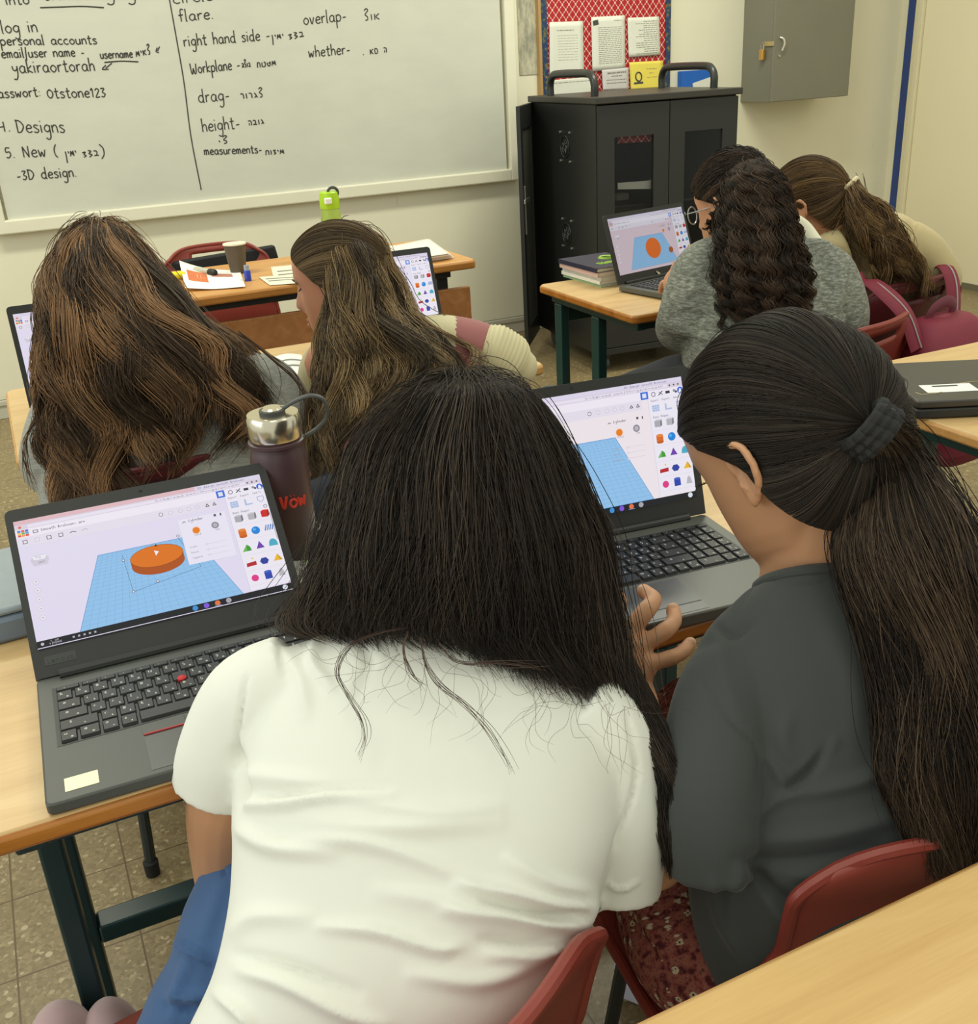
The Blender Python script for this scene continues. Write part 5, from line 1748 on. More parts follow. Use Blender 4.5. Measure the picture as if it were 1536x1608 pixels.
def strands_mesh(name, Pts, rad, rnd, mat_, parent, shell=None, sides=3, ref=None, tip=.35):
    """Pts (N,S,3); shell: list of (rings) closed lofts added underneath"""
    N, S, _ = Pts.shape
    T = np.gradient(Pts, axis=1)
    T /= np.linalg.norm(T, axis=2, keepdims=True) + 1e-9
    rf = np.array([.37, .21, .9]) if ref is None else ref
    U = np.cross(T, rf)
    U /= np.linalg.norm(U, axis=2, keepdims=True) + 1e-9
    W = np.cross(T, U)
    prof = np.interp(np.linspace(0, 1, S), [0, .06, .75, 1], [.6, 1, .9, tip])
    rr = (np.asarray(rad).reshape(-1, 1) * prof[None, :])[:, :, None, None]
    ang = np.arange(sides) * 2 * math.pi / sides
    V = Pts[:, :, None, :] + rr * (np.cos(ang)[None, None, :, None] * U[:, :, None, :] + np.sin(ang)[None, None, :, None] * W[:, :, None, :])
    V = V.reshape(-1, 3)
    b = (np.arange(N) * S * sides)[:, None, None] + (np.arange(S - 1) * sides)[None, :, None]
    j = np.arange(sides)[None, None, :]
    j2 = (j + 1) % sides
    F = np.stack([b + j, b + j2, b + sides + j2, b + sides + j], -1).reshape(-1, 4)
    R = np.repeat(np.asarray(rnd, float), S * sides)
    along = np.tile(np.repeat(np.linspace(0, 1, S), sides), N)
    R = np.clip(R, 0, 1)
    if shell:
        for rings, rv in shell:
            rings = [np.asarray(r) for r in rings]
            n = len(rings[0])
            k0 = len(V)
            sv = np.concatenate(rings)
            fs = []
            for i in range(len(rings) - 1):
                q = np.arange(n)
                fs.append(np.stack([i * n + q, i * n + (q + 1) % n, (i + 1) * n + (q + 1) % n, (i + 1) * n + q], -1))
            # fan caps through centre points
            c0, c1 = rings[0].mean(0), rings[-1].mean(0)
            V = np.concatenate([V, sv, [c0, c1]])
            q = np.arange(n)
            i0, i1 = len(sv), len(sv) + 1
            cap0 = np.stack([np.full(n, i0), q, (q + 1) % n, np.full(n, i0)], -1)
            F = np.concatenate([F] + [f + k0 for f in fs])
            tri = np.concatenate([np.stack([np.full(n, i0), (q + 1) % n, q], -1), np.stack([np.full(n, i1), (len(rings) - 1) * n + q, (len(rings) - 1) * n + (q + 1) % n], -1)]) + k0
            R = np.concatenate([R, np.full(len(sv) + 2, rv)])
            strands_mesh._tri = tri if getattr(strands_mesh, '_tri', None) is None else np.concatenate([strands_mesh._tri, tri])
    tri = getattr(strands_mesh, '_tri', None)
    strands_mesh._tri = None
    me = bpy.data.meshes.new(name)
    nt = 0 if tri is None else len(tri)
    me.vertices.add(len(V))
    me.vertices.foreach_set('co', V.astype(np.float32).ravel())
    li = F.ravel() if nt == 0 else np.concatenate([F.ravel(), tri.ravel()])
    me.loops.add(len(li))
    me.loops.foreach_set('vertex_index', li.astype(np.int32))
    me.polygons.add(len(F) + nt)
    st = np.concatenate([np.arange(len(F)) * 4, len(F) * 4 + np.arange(nt) * 3])
    me.polygons.foreach_set('loop_start', st.astype(np.int32))
    me.polygons.foreach_set('use_smooth', np.ones(len(F) + nt, bool))
    me.update(calc_edges=True)
    me.validate()
    at = me.attributes.new('rnd', 'FLOAT', 'POINT')
    at.data.foreach_set('value', R.astype(np.float32))
    return link_mesh(name, me, mat_, parent)


def lock_hair(levels, n, S=26, locks=60, seed=0, wave=(.006, 1.6), spread=.28, tmax=None, t0max=.25, lockvar=.07, front=.7, shell_to=.86, shell_sc=.9, flyaway=.03, curl=None, endvar=.12, rndscale=1.0, lowspread=.35, frizz=.0022):
    """strands that run along a tapered, silhouette-shaped envelope. levels: Lx,Ly,Rx,Ry,d,hd"""
    rg = np.random.default_rng(seed)
    rows = []
    for lx, ly, rx, ry, d, hd in levels:
        L, R = P(lx, ly, d), P(rx, ry, d)
        C, A = (L + R) / 2, (R - L) / 2
        N = CO - C
        N = nrm(N - A * (N @ A) / (A @ A))
        rows.append(np.concatenate([C, A, N * hd]))
    rows = np.array(rows)
    K = len(levels) - 1
    lk = rg.uniform(-.25 * math.pi, 1.25 * math.pi, locks)
    nb = int(locks * (1 - front) * .6)
    lk[:nb] = rg.uniform(math.pi, 2 * math.pi, nb)
    lrho = rg.normal(0, lockvar, locks)
    lend = rg.uniform(-endvar, endvar, locks)
    lph = rg.uniform(0, 6.28, locks)
    lph2 = rg.uniform(0, 6.28, locks)
    lfr = rg.uniform(.75, 1.3, locks) * wave[1]
    lrnd = rg.uniform(0, 1, locks)
    who = rg.integers(0, locks, n)
    dphi = rg.normal(0, spread, n)
    t0 = rg.uniform(0, 1, n) ** 2 * t0max
    t0 = np.where(rg.uniform(size=n) < .12, rg.uniform(0, .55, n), t0)
    phi0 = lk[who]
    tm = np.full(n, float(K)) if tmax is None else np.interp(np.cos(phi0), np.linspace(-1, 1, len(tmax)), tmax)
    t1 = np.minimum(tm * (1 + lend[who] + rg.normal(0, .03, n)), K + .7)
    u = np.linspace(0, 1, S)[None, :]
    t = t0[:, None] * K * .9 + (t1 - t0 * K * .9)[:, None] * u
    q = t / K
    D = crsample(rows, t.ravel()).reshape(n, S, 9)
    C, A, B = D[..., :3], D[..., 3:6], D[..., 6:]
    shrink = 1 - (1 - lowspread) * q.clip(0, 1) ** 1.2
    fly = rg.uniform(size=n) < flyaway
    amp = wave[0] * np.clip(q * 1.6 - .15, 0, 1.2)
    stw = rg.normal(0, .35, n)[:, None]
    sn = rg.normal(0, 1, (n, 4))
    sp_ = rg.uniform(0, 6.28, (n, 2))
    ph = phi0[:, None] + dphi[:, None] * shrink
    rho = 1 + lrho[who][:, None] * np.clip(q * 2.2, .03, 1) + rg.uniform(-.10, .03, n)[:, None] + (np.where(fly, rg.uniform(.02, .12, n), 0))[:, None] * np.clip(q * 2 - .3, 0, 1)
    c, s = np.cos(ph), np.sin(ph)
    pos = C + A * (c * rho)[..., None] + B * (s * rho)[..., None]
    tang = -A * s[..., None] + B * c[..., None]
    tang /= np.linalg.norm(tang, axis=2, keepdims=True) + 1e-9
    outw = A * c[..., None] / ((A * A).sum(-1, keepdims=True)) + B * s[..., None] / ((B * B).sum(-1, keepdims=True) + 1e-9)
    outw /= np.linalg.norm(outw, axis=2, keepdims=True) + 1e-9
    w1 = np.sin(2 * math.pi * lfr[who][:, None] * q + lph[who][:, None] + stw)
    w2 = np.cos(2 * math.pi * lfr[who][:, None] * q * .9 + lph2[who][:, None] + stw)
    pos = pos + tang * (amp * w1)[..., None] + outw * (amp * .8 * w2)[..., None]
    wob = frizz * np.clip(q * 2.5, 0, 1)
    pos = pos + tang * (wob * (sn[:, :1] * np.sin(9 * q + sp_[:, :1]) + .5 * sn[:, 1:2] * np.sin(21 * q + sp_[:, 1:2])))[..., None] + outw * (wob * .6 * (sn[:, 2:3] * np.sin(8 * q + sp_[:, 1:2]) + .5 * sn[:, 3:4] * np.sin(19 * q + sp_[:, :1])))[..., None]
    if fly.any():
        fx = rg.normal(0, 1, (n, 3))
        pos = pos + np.where(fly, 1, 0)[:, None, None] * (np.sin(5 * q + lph2[who][:, None]) * .008)[..., None] * fx[:, None, :]
    if curl:
        r_, f_ = curl
        a = 2 * math.pi * f_ * rg.uniform(.8, 1.25, locks)[who][:, None] * q + lph[who][:, None] + rg.normal(0, .5, n)[:, None]
        g = np.clip(q * 5, 0, 1) * r_ * rg.uniform(.5, 1.3, n)[:, None]
        pos = pos + tang * (g * np.cos(a))[..., None] + outw * (g * np.sin(a))[..., None]
    rnd = np.clip(.5 + (lrnd[who] - .5) * .8 * rndscale + rg.normal(0, .16, n) * rndscale, 0, 1)
    kk = 26
    D = crsample(rows, np.linspace(.02 * K, shell_to * K, kk))
    aa = np.arange(40) * 2 * math.pi / 40
    env = np.interp(np.linspace(0, 1, kk), [0, .5, 1], [shell_sc, shell_sc, shell_sc * .9])
    sh = [D[i, :3] + env[i] * (np.outer(np.cos(aa), D[i, 3:6]) + np.outer(np.sin(aa), D[i, 6:])) for i in range(kk)]
    return pos, rnd, sh


def scalp_hair(C, R, rad, tie, hairline, n, S=24, seed=0, lift=.0, lump=.02, off=(0, -.004, .014), loose=.03, end=.10):
    """hair combed over the skull to a tie; hairline: list of (psi deg, theta deg), psi 0 = over the crown"""
    rg = np.random.default_rng(seed)
    k = nrm(tie)
    e1 = np.array([0, 0, 1.0])
    e1 = nrm(e1 - k * (e1 @ k))
    e2 = np.cross(k, e1)
    hl = np.array(hairline, float)
    hp = np.concatenate([-hl[::-1, 0], hl[:, 0]])
    ht = np.concatenate([hl[::-1, 1], hl[:, 1]])
    psi = rg.uniform(-math.pi, math.pi, n)
    th0 = np.radians(np.interp(np.degrees(psi), hp, ht)) * (1 - np.where(rg.uniform(size=n) < .45, rg.uniform(0, .75, n), 0))
    cl = rg.normal(0, 1, 40)
    lockn = np.interp(psi, np.linspace(-math.pi, math.pi, 40), cl)
    u = np.linspace(0, 1, S)[None, :]
    th = th0[:, None] * (1 - u) + end * u
    ps = psi[:, None] + .10 * np.sin(3 * u + psi[:, None] * 3) * (1 - u)
    d = np.cos(th)[..., None] * k + np.sin(th)[..., None] * (np.cos(ps)[..., None] * e1 + np.sin(ps)[..., None] * e2)
    rr = 1 / np.sqrt(((d / np.array(rad)) ** 2).sum(-1))
    rr = rr * (1 + lump * (lockn[:, None] * np.sin(math.pi * u)) * .5 + (rg.uniform(-.035, .015, n) + np.where(rg.uniform(size=n) < loose, .03, 0))[:, None] * np.sin(math.pi * np.clip(u * .9 + .08, 0, 1)) + lift * np.sin(math.pi * u))
    loc = d * rr[..., None] + np.array(off)
    pos = np.asarray(C) + loc @ R.T
    rnd = np.clip(.45 + .14 * lockn + rg.normal(0, .16, n), 0, 1)
    sh = []
    aa = np.linspace(-math.pi, math.pi, 48, endpoint=False)
    th_e = np.radians(np.interp(np.degrees(aa), hp, ht))
    for f in np.linspace(.02, 1, 22):
        t = th_e * f
        d = np.cos(t)[:, None] * k + np.sin(t)[:, None] * (np.cos(aa)[:, None] * e1 + np.sin(aa)[:, None] * e2)
        r1 = .968 / np.sqrt(((d / np.array(rad)) ** 2).sum(-1))
        if f > .97:
            r1 = r1 * .97
        sh.append(np.asarray(C) + (d * r1[:, None] + np.array(off)) @ R.T)
    return pos, rnd, sh


def finger(mb, base, d0, d1, L, r, side, bend=.5):
    """three joints curling from direction d0 towards d1"""
    p = [np.asarray(base, float)]
    d0, d1 = nrm(d0), nrm(d1)
    for k, f in enumerate((.45, .30, .25)):
        d = nrm(d0 * (1 - bend * k / 2) + d1 * bend * k / 2)
        p.append(p[-1] + d * L * f)
    p = crsample(np.array(p), np.linspace(0, 3, 13))
    q = np.linspace(0, 1, 13)
    rad = r * (1.05 - .22 * q + .07 * np.exp(-((q - .45) / .07) ** 2) + .05 * np.exp(-((q - .74) / .06) ** 2))
    mb.tube(p, rad, 12, round_cap=True)
    return p


def m_skin(name, c):
    T = NT(name)
    v = T.pos()
    b = lin(c)
    f = T.noise(v, 18, 4)
    f2 = T.noise(v, 60, 3)
    col = T.mix(f, tuple(x * .92 for x in b), (min(1, b[0] * 1.06), b[1] * 1.0, b[2] * .97))
    T.l(col, T.b.inputs['Base Color'])
    T.b.inputs['Roughness'].default_value = .48
    T.b.inputs['Specular IOR Level'].default_value = .35
    T.b.inputs['Subsurface Weight'].default_value = .12
    T.b.inputs['Subsurface Radius'].default_value = (.012, .005, .003)
    T.b.inputs['Subsurface Scale'].default_value = .5
    T.bump(f2, .06, .001)
    return T.m


def m_cloth(name, c, weave=900, var=.05, bump=.12, streak=None, rough=.85, sheen=.15):
    T = NT(name)
    v = T.pos()
    b = lin(c)
    f = T.noise(v, 7, 4)
    col = T.mix(f, tuple(x * (1 - var) for x in b), tuple(min(1, x * (1 + var)) for x in b))
    if streak:
        g = T.noise(T.pos((1, 1, 4.0)), 70, 4, .75)
        k = T.ramp(g, [(.38, streak[0]), (.5, c), (.62, streak[1])])
        col = T.mix(.85, col, k)
    T.l(col, T.b.inputs['Base Color'])
    T.b.inputs['Roughness'].default_value = rough
    T.b.inputs['Specular IOR Level'].default_value = .2
    T.b.inputs['Sheen Weight'].default_value = sheen
    T.bump(T.noise(v, weave, 2), bump, .0008)
    return T.m


SKIN = m_skin('warm skin', (200, 152, 116))
SKIN2 = m_skin('rosy skin', (204, 146, 116))
SKIN3 = m_skin('light tan skin', (200, 150, 116))


def person(label, base, body_mb, skin, voxel=.0045, it=3):
    o = sculpt('person', body_mb, skin, loc=base, voxel=voxel, it=it)
    return tagged(o, label, 'person', 'girls at the desks')
# ================================================================== girl in the white T-shirt
C5 = P(735, 800, 1.085)
R5 = headR(.12 * RH + .85 * FH + np.array([0, 0, -.5]))
G5 = [(655, 975, 830, 995, 1.02, .05, .06), (520, 1000, 905, 1052, 1.0, .052, .07), (415, 1040, 972, 1105, .99, .06, .08), (378, 1150, 985, 1200, .97, .085, .09), (368, 1250, 970, 1315, .955, .10, .09),
      (368, 1345, 938, 1415, .94, .105, .10), (362, 1430, 912, 1475, .925, .105, .10), (342, 1520, 880, 1540, .91, .105, .10), (300, 1610, 830, 1625, .90, .10, .10), (255, 1720, 770, 1740, .885, .10, .11), (235, 1830, 730, 1850, .87, .09, .11)]
b = MB()
add_head(b, C5, R5, .94, n=40)
b.tube([P(742, 960, 1.01), P(738, 880, 1.06), C5 + R5 @ np.array([0, -.02, -.06])], [.054, .050, .052], 18)
b.rings(torso_rows(G5, 26, 32, .86), True)
LA = np.array([P(430, 1110, .985), P(354, 1245, 1.01), P(352, 1400, 1.13)])
b.tube(crsample(LA, np.linspace(0, 2, 14)), np.interp(np.linspace(0, 2, 14), [0, 1, 2], [.040, .037, .030]), 16, round_cap=True)
lf = np.array([P(352, 1400, 1.13), P(420, 1400, 1.17), P(520, 1380, 1.2)])
b.tube(crsample(lf, np.linspace(0, 2, 10)), np.interp(np.linspace(0, 2, 10), [0, 2], [.031, .024]), 14, round_cap=True)
b.ell(P(545, 1376, 1.205), (.04, .03, .02), np.eye(3), 14, 10)
RA = np.array([P(935, 1170, .985), P(968, 1270, .985), P(1026, 1345, 1.02)])
b.tube(crsample(RA, np.linspace(0, 2, 14)), np.interp(np.linspace(0, 2, 14), [0, 1, 2], [.038, .037, .032]), 16, round_cap=True)
WR = P(994, 1085, 1.14)
rf = np.array([P(1026, 1345, 1.02), P(1022, 1230, 1.07), WR])
b.tube(crsample(rf, np.linspace(0, 2, 14)), np.interp(np.linspace(0, 2, 14), [0, .6, 2], [.033, .036, .024]), 16, round_cap=True)
# right hand: back of the hand to the viewer, palm down-forward, fingers fanned
D_ = 1.145
kn = [P(957, 1002, D_ + .01), P(987, 994, D_), P(1006, 1014, D_ - .005), P(1018, 1042, D_ - .012)]
for q in kn:
    b.tube([WR, (WR + q) / 2 + CU * .002, q], [.019, .0145, .0125], 12, round_cap=True)
b.tube([WR, P(950, 1050, D_ + .01)], [.018, .014], 10, round_cap=True)
F5 = [([kn[0], P(966, 966, D_ + .012), P(974, 946, D_ + .028), P(972, 938, D_ + .046)], .0092),
      ([kn[1], P(1012, 962, D_ + .0), P(1026, 942, D_ + .018), P(1011, 928, D_ + .036)], .0102),
      ([kn[2], P(1040, 994, D_ - .008), P(1058, 976, D_ + .006), P(1057, 957, D_ + .022)], .0096),
      ([kn[3], P(1050, 1034, D_ - .014), P(1070, 1025, D_ - .006), P(1084, 1010, D_ + .006)], .0088)]
for pts, r in F5:
    pp_ = crsample(np.array(pts), np.linspace(0, 3, 14))
    q = np.linspace(0, 1, 14)
    b.tube(pp_, r * (1.08 - .22 * q + .08 * np.exp(-((q - .38) / .08) ** 2) + .05 * np.exp(-((q - .70) / .07) ** 2)), 12, round_cap=True)
th_ = crsample(np.array([WR + CR * -.015 + CU * .01, P(945, 1040, D_ + .01), P(925, 1015, D_ + .03), P(918, 992, D_ + .045)]), np.linspace(0, 3, 12))
b.tube(th_, np.linspace(.014, .0095, 12), 12, round_cap=True)
# seated legs
k1, k2 = P(405, 1380, 1.09), P(520, 1390, 1.13)
b.tube(crsample(np.array([P(470, 1790, .93), P(450, 1560, 1.0), k1]), np.linspace(0, 2, 10)), np.linspace(.08, .04, 10), 16, round_cap=True)
b.tube(crsample(np.array([P(610, 1780, .93), P(580, 1560, 1.03), k2]), np.linspace(0, 2, 10)), np.linspace(.08, .05, 10), 16, round_cap=True)
for kk_ in (k1, k2):
    z0 = kk_[2]
    b.tube([kk_, kk_ + [-.02, .03, -z0 * .5], kk_ + [-.03, .03, -z0 + .06]], [.042, .040, .034], 14, round_cap=True)
    b.tube([kk_ + [-.03, .03, -z0 + .045], kk_ + [-.05, .17, -z0 + .028]], [.035, .027], 12, round_cap=True)
g5 = person('girl in a white T-shirt with loose black hair leaning over the nearest laptop', (.10, .62, 0), b, SKIN, .003, 2)
# nails
nb_ = MB()
for pts, r in F5[1:]:
    t_ = nrm(pts[3] - pts[2])
    c = pts[3] + (CO - pts[3]) / np.linalg.norm(CO - pts[3]) * r * .72
    nn = nrm(CO - pts[3])
    ey = nrm(t_ - nn * (t_ @ nn))
    nb_.ell(c, (r * .55, r * .8, r * .25), np.stack([np.cross(ey, nn), ey, nn], 1), 10, 8)
nb_.build('fingernails', mat('pale nail', (224, 178, 146), .3, noise=.02), g5)

M_WHITE = m_cloth('white cotton jersey', (232, 232, 222), var=.015, bump=.10)
s = MB()
s.rings(torso_rows(G5, 60, 64, 1.0), True)
sl = crsample(np.array([P(470, 1075, .985), P(405, 1110, .985), P(362, 1180, .99), P(341, 1238, 1.0)]), np.linspace(0, 3, 18))
s.tube(sl, np.interp(np.linspace(0, 3, 18), [0, 1, 2.7, 3], [.052, .056, .046, .045]), 28)
sr = crsample(np.array([P(900, 1120, .975), P(955, 1165, .975), P(973, 1280, .975), P(967, 1398, .985)]), np.linspace(0, 3, 22))
s.tube(sr, np.interp(np.linspace(0, 3, 22), [0, 1, 2.7, 3], [.050, .052, .044, .043]), 28)
W5 = [(a_, h_ * 1.5, w_) for a_, h_, w_ in [([(372, 1180), (380, 1240), (372, 1268)], -.010, 9), ([(372, 1215), (450, 1225), (520, 1238)], .004, 14), ([(370, 1262), (440, 1262), (520, 1250), (610, 1248)], .006, 10), ([(400, 1250), (500, 1243), (610, 1240)], -.004, 9),
      ([(372, 1300), (430, 1330), (520, 1340)], .006, 13), ([(470, 1315), (600, 1330), (740, 1385)], .005, 12), ([(480, 1290), (620, 1300), (780, 1290)], .0045, 16), ([(560, 1262), (680, 1275), (780, 1268)], .004, 12),
      ([(938, 1415), (880, 1420), (800, 1402), (720, 1390)], .009, 11), ([(938, 1425), (870, 1450), (790, 1438), (700, 1430)], .008, 11), ([(925, 1440), (850, 1490), (770, 1500)], .008, 14), ([(930, 1400), (860, 1385), (800, 1350)], .006, 12),
      ([(905, 1432), (840, 1437), (760, 1418)], -.006, 8), ([(900, 1465), (830, 1485), (760, 1475)], -.006, 9), ([(505, 1455), (590, 1463), (680, 1490), (720, 1488)], .006, 10), ([(380, 1525), (450, 1545), (540, 1590), (600, 1610)], .007, 12),
      ([(375, 1500), (460, 1520), (560, 1560)], -.005, 10), ([(360, 1470), (400, 1440), (480, 1440)], .004, 14), ([(340, 1560), (380, 1590), (400, 1620)], .006, 10), ([(600, 1400), (700, 1420), (780, 1460)], .004, 16),
      ([(860, 1500), (760, 1540), (650, 1530)], .005, 14), ([(430, 1010), (470, 1060), (480, 1120)], .004, 12), ([(500, 1000), (490, 1040), (520, 1080)], .005, 9), ([(560, 1000), (580, 1040), (560, 1090)], -.004, 10),
      ([(985, 1120), (1000, 1220), (965, 1330), (948, 1400)], -.003, 3.5), ([(388, 1060), (378, 1120), (368, 1210)], -.003, 3.5), ([(950, 1385), (975, 1398), (1003, 1385)], .003, 3)]]
ts = sculpt('t_shirt', s, M_WHITE, g5, voxel=.0036, it=5, post=fold_post(W5, .0012, 3))
# denim skirt falling over the left leg
M_DENIM = m_cloth('washed blue denim', (74, 104, 148), weave=700, var=.12, bump=.3)
s = MB()
sk = crsample(np.array([P(490, 1790, .92), P(480, 1600, .985), P(440, 1440, 1.05), P(400, 1370, 1.07), P(372, 1440, 1.07), P(345, 1530, 1.075), P(310, 1612, 1.085), P(300, 1740, 1.10), k1 * [1, 1, 0] + [-.03, .0, .12]]), np.linspace(0, 8, 50))
s.tube(sk, np.interp(np.linspace(0, 8, 50), [0, 1, 2, 3, 4, 5, 6, 7, 8], [.10, .085, .06, .047, .056, .056, .062, .075, .10]), 30)
s.ell(P(480, 1830, .875), (.165, .13, .125))
sk2 = crsample(np.array([P(610, 1790, .92), P(600, 1600, .98), P(560, 1470, 1.06), k2, k2 + [-.03, .01, -.15], k2 + [-.04, .02, -.3], k2 * [1, 1, 0] + [-.04, .0, .12]]), np.linspace(0, 6, 40))
s.tube(sk2, np.interp(np.linspace(0, 6, 40), [0, 1, 2, 3, 4, 5, 6], [.10, .095, .085, .07, .08, .09, .11]), 30)
WD = [([(275, 1480), (310, 1495), (330, 1510)], .012, 5), ([(265, 1560), (300, 1565), (335, 1560)], .009, 6), ([(250, 1580), (300, 1585), (330, 1575)], -.009, 5), ([(360, 1360), (340, 1420), (320, 1470)], .005, 12), ([(300, 1500), (280, 1550), (270, 1600)], .006, 8), ([(345, 1365), (355, 1375)], -.006, 4)]
sculpt('denim_skirt', s, M_DENIM, g5, voxel=.006, it=6, post=fold_post(WD, .004, 8))

HB = m_hair('soft black hair', (24, 20, 17), (46, 39, 34), (84, 71, 60))
L5 = [(722, 592, 738, 591, 1.085, .012), (676, 600, 780, 595, 1.083, .055), (628, 624, 828, 616, 1.08, .096), (574, 690, 868, 682, 1.078, .114), (546, 765, 898, 762, 1.07, .118), (522, 850, 926, 848, 1.052, .113), (496, 925, 940, 930, 1.028, .098), (468, 985, 962, 1012, 1.0, .070), (505, 1012, 985, 1085, .975, .045)]
pos, rnd, sh = lock_hair(L5, 14000, 30, 130, 5, wave=(.009, 1.6), spread=.17, tmax=[7.15, 7.15, 7.1, 7.35, 7.85, 8.2], lockvar=.06, endvar=.06, flyaway=.06, shell_to=.80, shell_sc=.94, lowspread=.85, t0max=.03, frizz=.003)
hh = strands_mesh('hair', pos, RNG.uniform(.00026, .0005, len(pos)), rnd, HB, g5, [(sh, .4)])


def wisps(lines, r, mat_, parent, jit=.004, k=6, S=30, name='loose_strands', seed=1):
    """lines: lists of (px, py, d); k hairs along each"""
    rg = np.random.default_rng(seed)
    out = []
    for L in lines:
        Q = np.array([P(*q) for q in L])
        c = crsample(Q, np.linspace(0, len(Q) - 1, S))
        for _ in range(k):
            o = rg.normal(0, jit, (4, 3))
            g = np.linspace(0, 1, S)
            off = crsample(o, np.linspace(0, 3, S)) * (.3 + g)[:, None]
            out.append(c + off)
    out = np.array(out)
    return strands_mesh(name, out, np.full(len(out), r), rg.uniform(.2, .8, len(out)), mat_, parent)


# heavy lock falling in front of the right shoulder, and thin strands on the shirt
LR = [(905, 960, 975, 985, 1.0, .03), (938, 1040, 1008, 1060, .985, .03), (985, 1130, 1045, 1140, .965, .022), (1028, 1210, 1070, 1215, .945, .016), (1038, 1280, 1082, 1285, .945, .014), (1046, 1340, 1086, 1335, .948, .010)]
pos, rnd, sh = lock_hair(LR, 1500, 24, 16, 9, wave=(.006, 1.2), spread=.4, endvar=.10, flyaway=.0, lockvar=.03, shell_to=.7, shell_sc=.75)
strands_mesh('hair_lock', pos, RNG.uniform(.0003, .00055, len(pos)), rnd, HB, g5)
wl = [[(640, 985, .925), (590, 995, .92), (548, 1015, .905), (530, 1055, .893), (548, 1095, .885), (568, 1130, .875), (572, 1160, .870), (562, 1188, .866)],
      [(640, 990, .92), (634, 1020, .905), (645, 1055, .893), (665, 1078, .885)], [(660, 1000, .915), (668, 1040, .893), (690, 1075, .885), (730, 1105, .877), (765, 1140, .868), (790, 1180, .858), (803, 1210, .852)],
      [(690, 1010, .905), (720, 1040, .893), (790, 1040, .892), (850, 1045, .893)]]
HBW = m_hair('thin black brown hair', (52, 38, 33), (84, 64, 56), (120, 96, 84))
wisps(wl, .0003, HBW, g5, .0022, 7)
rg = np.random.default_rng(4)
wl = []
for _ in range(70):
    x, y = rg.uniform(520, 985), 0
    y = np.interp(x, [520, 700, 985], [1010, 1035, 1110])
    L = []
    a = rg.uniform(.9, 2.2)
    for k in range(6):
        dd = np.interp(y, [1000, 1100, 1250], [.900, .879, .845]) - .001
        L.append((x, y, dd))
        a += rg.normal(0, .55)
        st = rg.uniform(14, 34)
        x, y = x + st * math.cos(a), max(y + st * math.sin(a), np.interp(x, [520, 700, 985], [1005, 1030, 1105]))
    wl.append(L)
wisps(wl[:50], .00016, HBW, g5, .0006, 1, name='stray_hairs', seed=6)

# ================================================================== girl in the dark grey T-shirt
C6 = P(1246, 712, 1.0)
R6 = headR(-.60 * RH + .76 * FH + np.array([0, 0, -.62]))
G6 = [(1200, 910, 1345, 900, 1.02, .055, .05), (1150, 962, 1440, 950, 1.012, .060, .06), (1095, 1065, 1540, 1050, 1.005, .078, .08), (1085, 1180, 1570, 1160, 1.005, .085, .09), (1085, 1290, 1570, 1270, 1.01, .095, .09),
      (1082, 1385, 1555, 1365, 1.015, .095, .10), (1092, 1465, 1540, 1450, 1.02, .09, .10), (1118, 1545, 1520, 1540, 1.02, .085, .10), (1150, 1640, 1500, 1640, 1.02, .08, .10), (1165, 1730, 1490, 1730, 1.01, .075, .10)]
b = MB()
add_head(b, C6, R6, 1.03, n=64, zlow=.84)
b.tube([P(1268, 985, 1.04), P(1265, 900, 1.028), C6 + R6 @ np.array([0, -.022, -.05])], [.052, .044, .050], 20)
b.rings(torso_rows(G6, 26, 32, .86), True)
LA = np.array([P(1160, 1130, 1.0), P(1117, 1250, .96), P(1122, 1335, .97)])
b.tube(crsample(LA, np.linspace(0, 2, 12)), np.interp(np.linspace(0, 2, 12), [0, 2], [.038, .033]), 16, round_cap=True)
lf = np.array([P(1122, 1335, .97), P(1150, 1385, 1.06), P(1210, 1360, 1.12)])
b.tube(crsample(lf, np.linspace(0, 2, 12)), np.interp(np.linspace(0, 2, 12), [0, 2], [.034, .024]), 14, round_cap=True)
hb = P(1240, 1350, 1.14)
b.ell(hb, (.042, .034, .014), np.stack([CR, CU, CF], 1), 14, 10)
for k in range(4):
    q = hb + CU * (-.024 + .016 * k) + CR * .035
    b.tube([q, q + CR * .03 + CF * .01, q + CR * .045 + CF * .03], [.0085, .0078, .0068], 10, round_cap=True)
b.tube([hb + CU * .03, hb + CU * .045 + CR * .025, hb + CU * .04 + CR * .045], [.010, .009, .008], 10, round_cap=True)
RA = np.array([P(1515, 1130, 1.02), P(1575, 1260, 1.01), P(1600, 1360, 1.04)])
b.tube(crsample(RA, np.linspace(0, 2, 12)), np.interp(np.linspace(0, 2, 12), [0, 2], [.036, .033]), 16, round_cap=True)
b.tube([P(1600, 1360, 1.04), P(1560, 1250, 1.12), P(1480, 1150, 1.2)], [.034, .03, .024], 14, round_cap=True)
b.ell(P(1470, 1140, 1.21), (.034, .042, .014), np.stack([CR, CU, CF], 1), 14, 10)
pel = np.array([.70, .70, .52])
kl, kr = np.array([.74, .95, .50]), np.array([.87, 1.0, .50])
b.tube([pel + [-.07, 0, 0], (pel + kl) / 2, kl], [.085, .075, .055], 16, round_cap=True)
b.tube([pel + [.07, 0, 0], (pel + kr) / 2, kr], [.085, .075, .055], 16, round_cap=True)
for kk_ in (kl, kr):
    b.tube([kk_, kk_ + [0, .02, -.22], kk_ + [0, .0, -.43]], [.055, .046, .034], 14, round_cap=True)
    b.tube([kk_ + [0, .0, -.455], kk_ + [0, .14, -.475]], [.035, .028], 12, round_cap=True)
g6 = person('girl in a dark grey T-shirt with long dark ponytail, nearest at right', (.70, .70, 0), b, SKIN, .0032, 3)
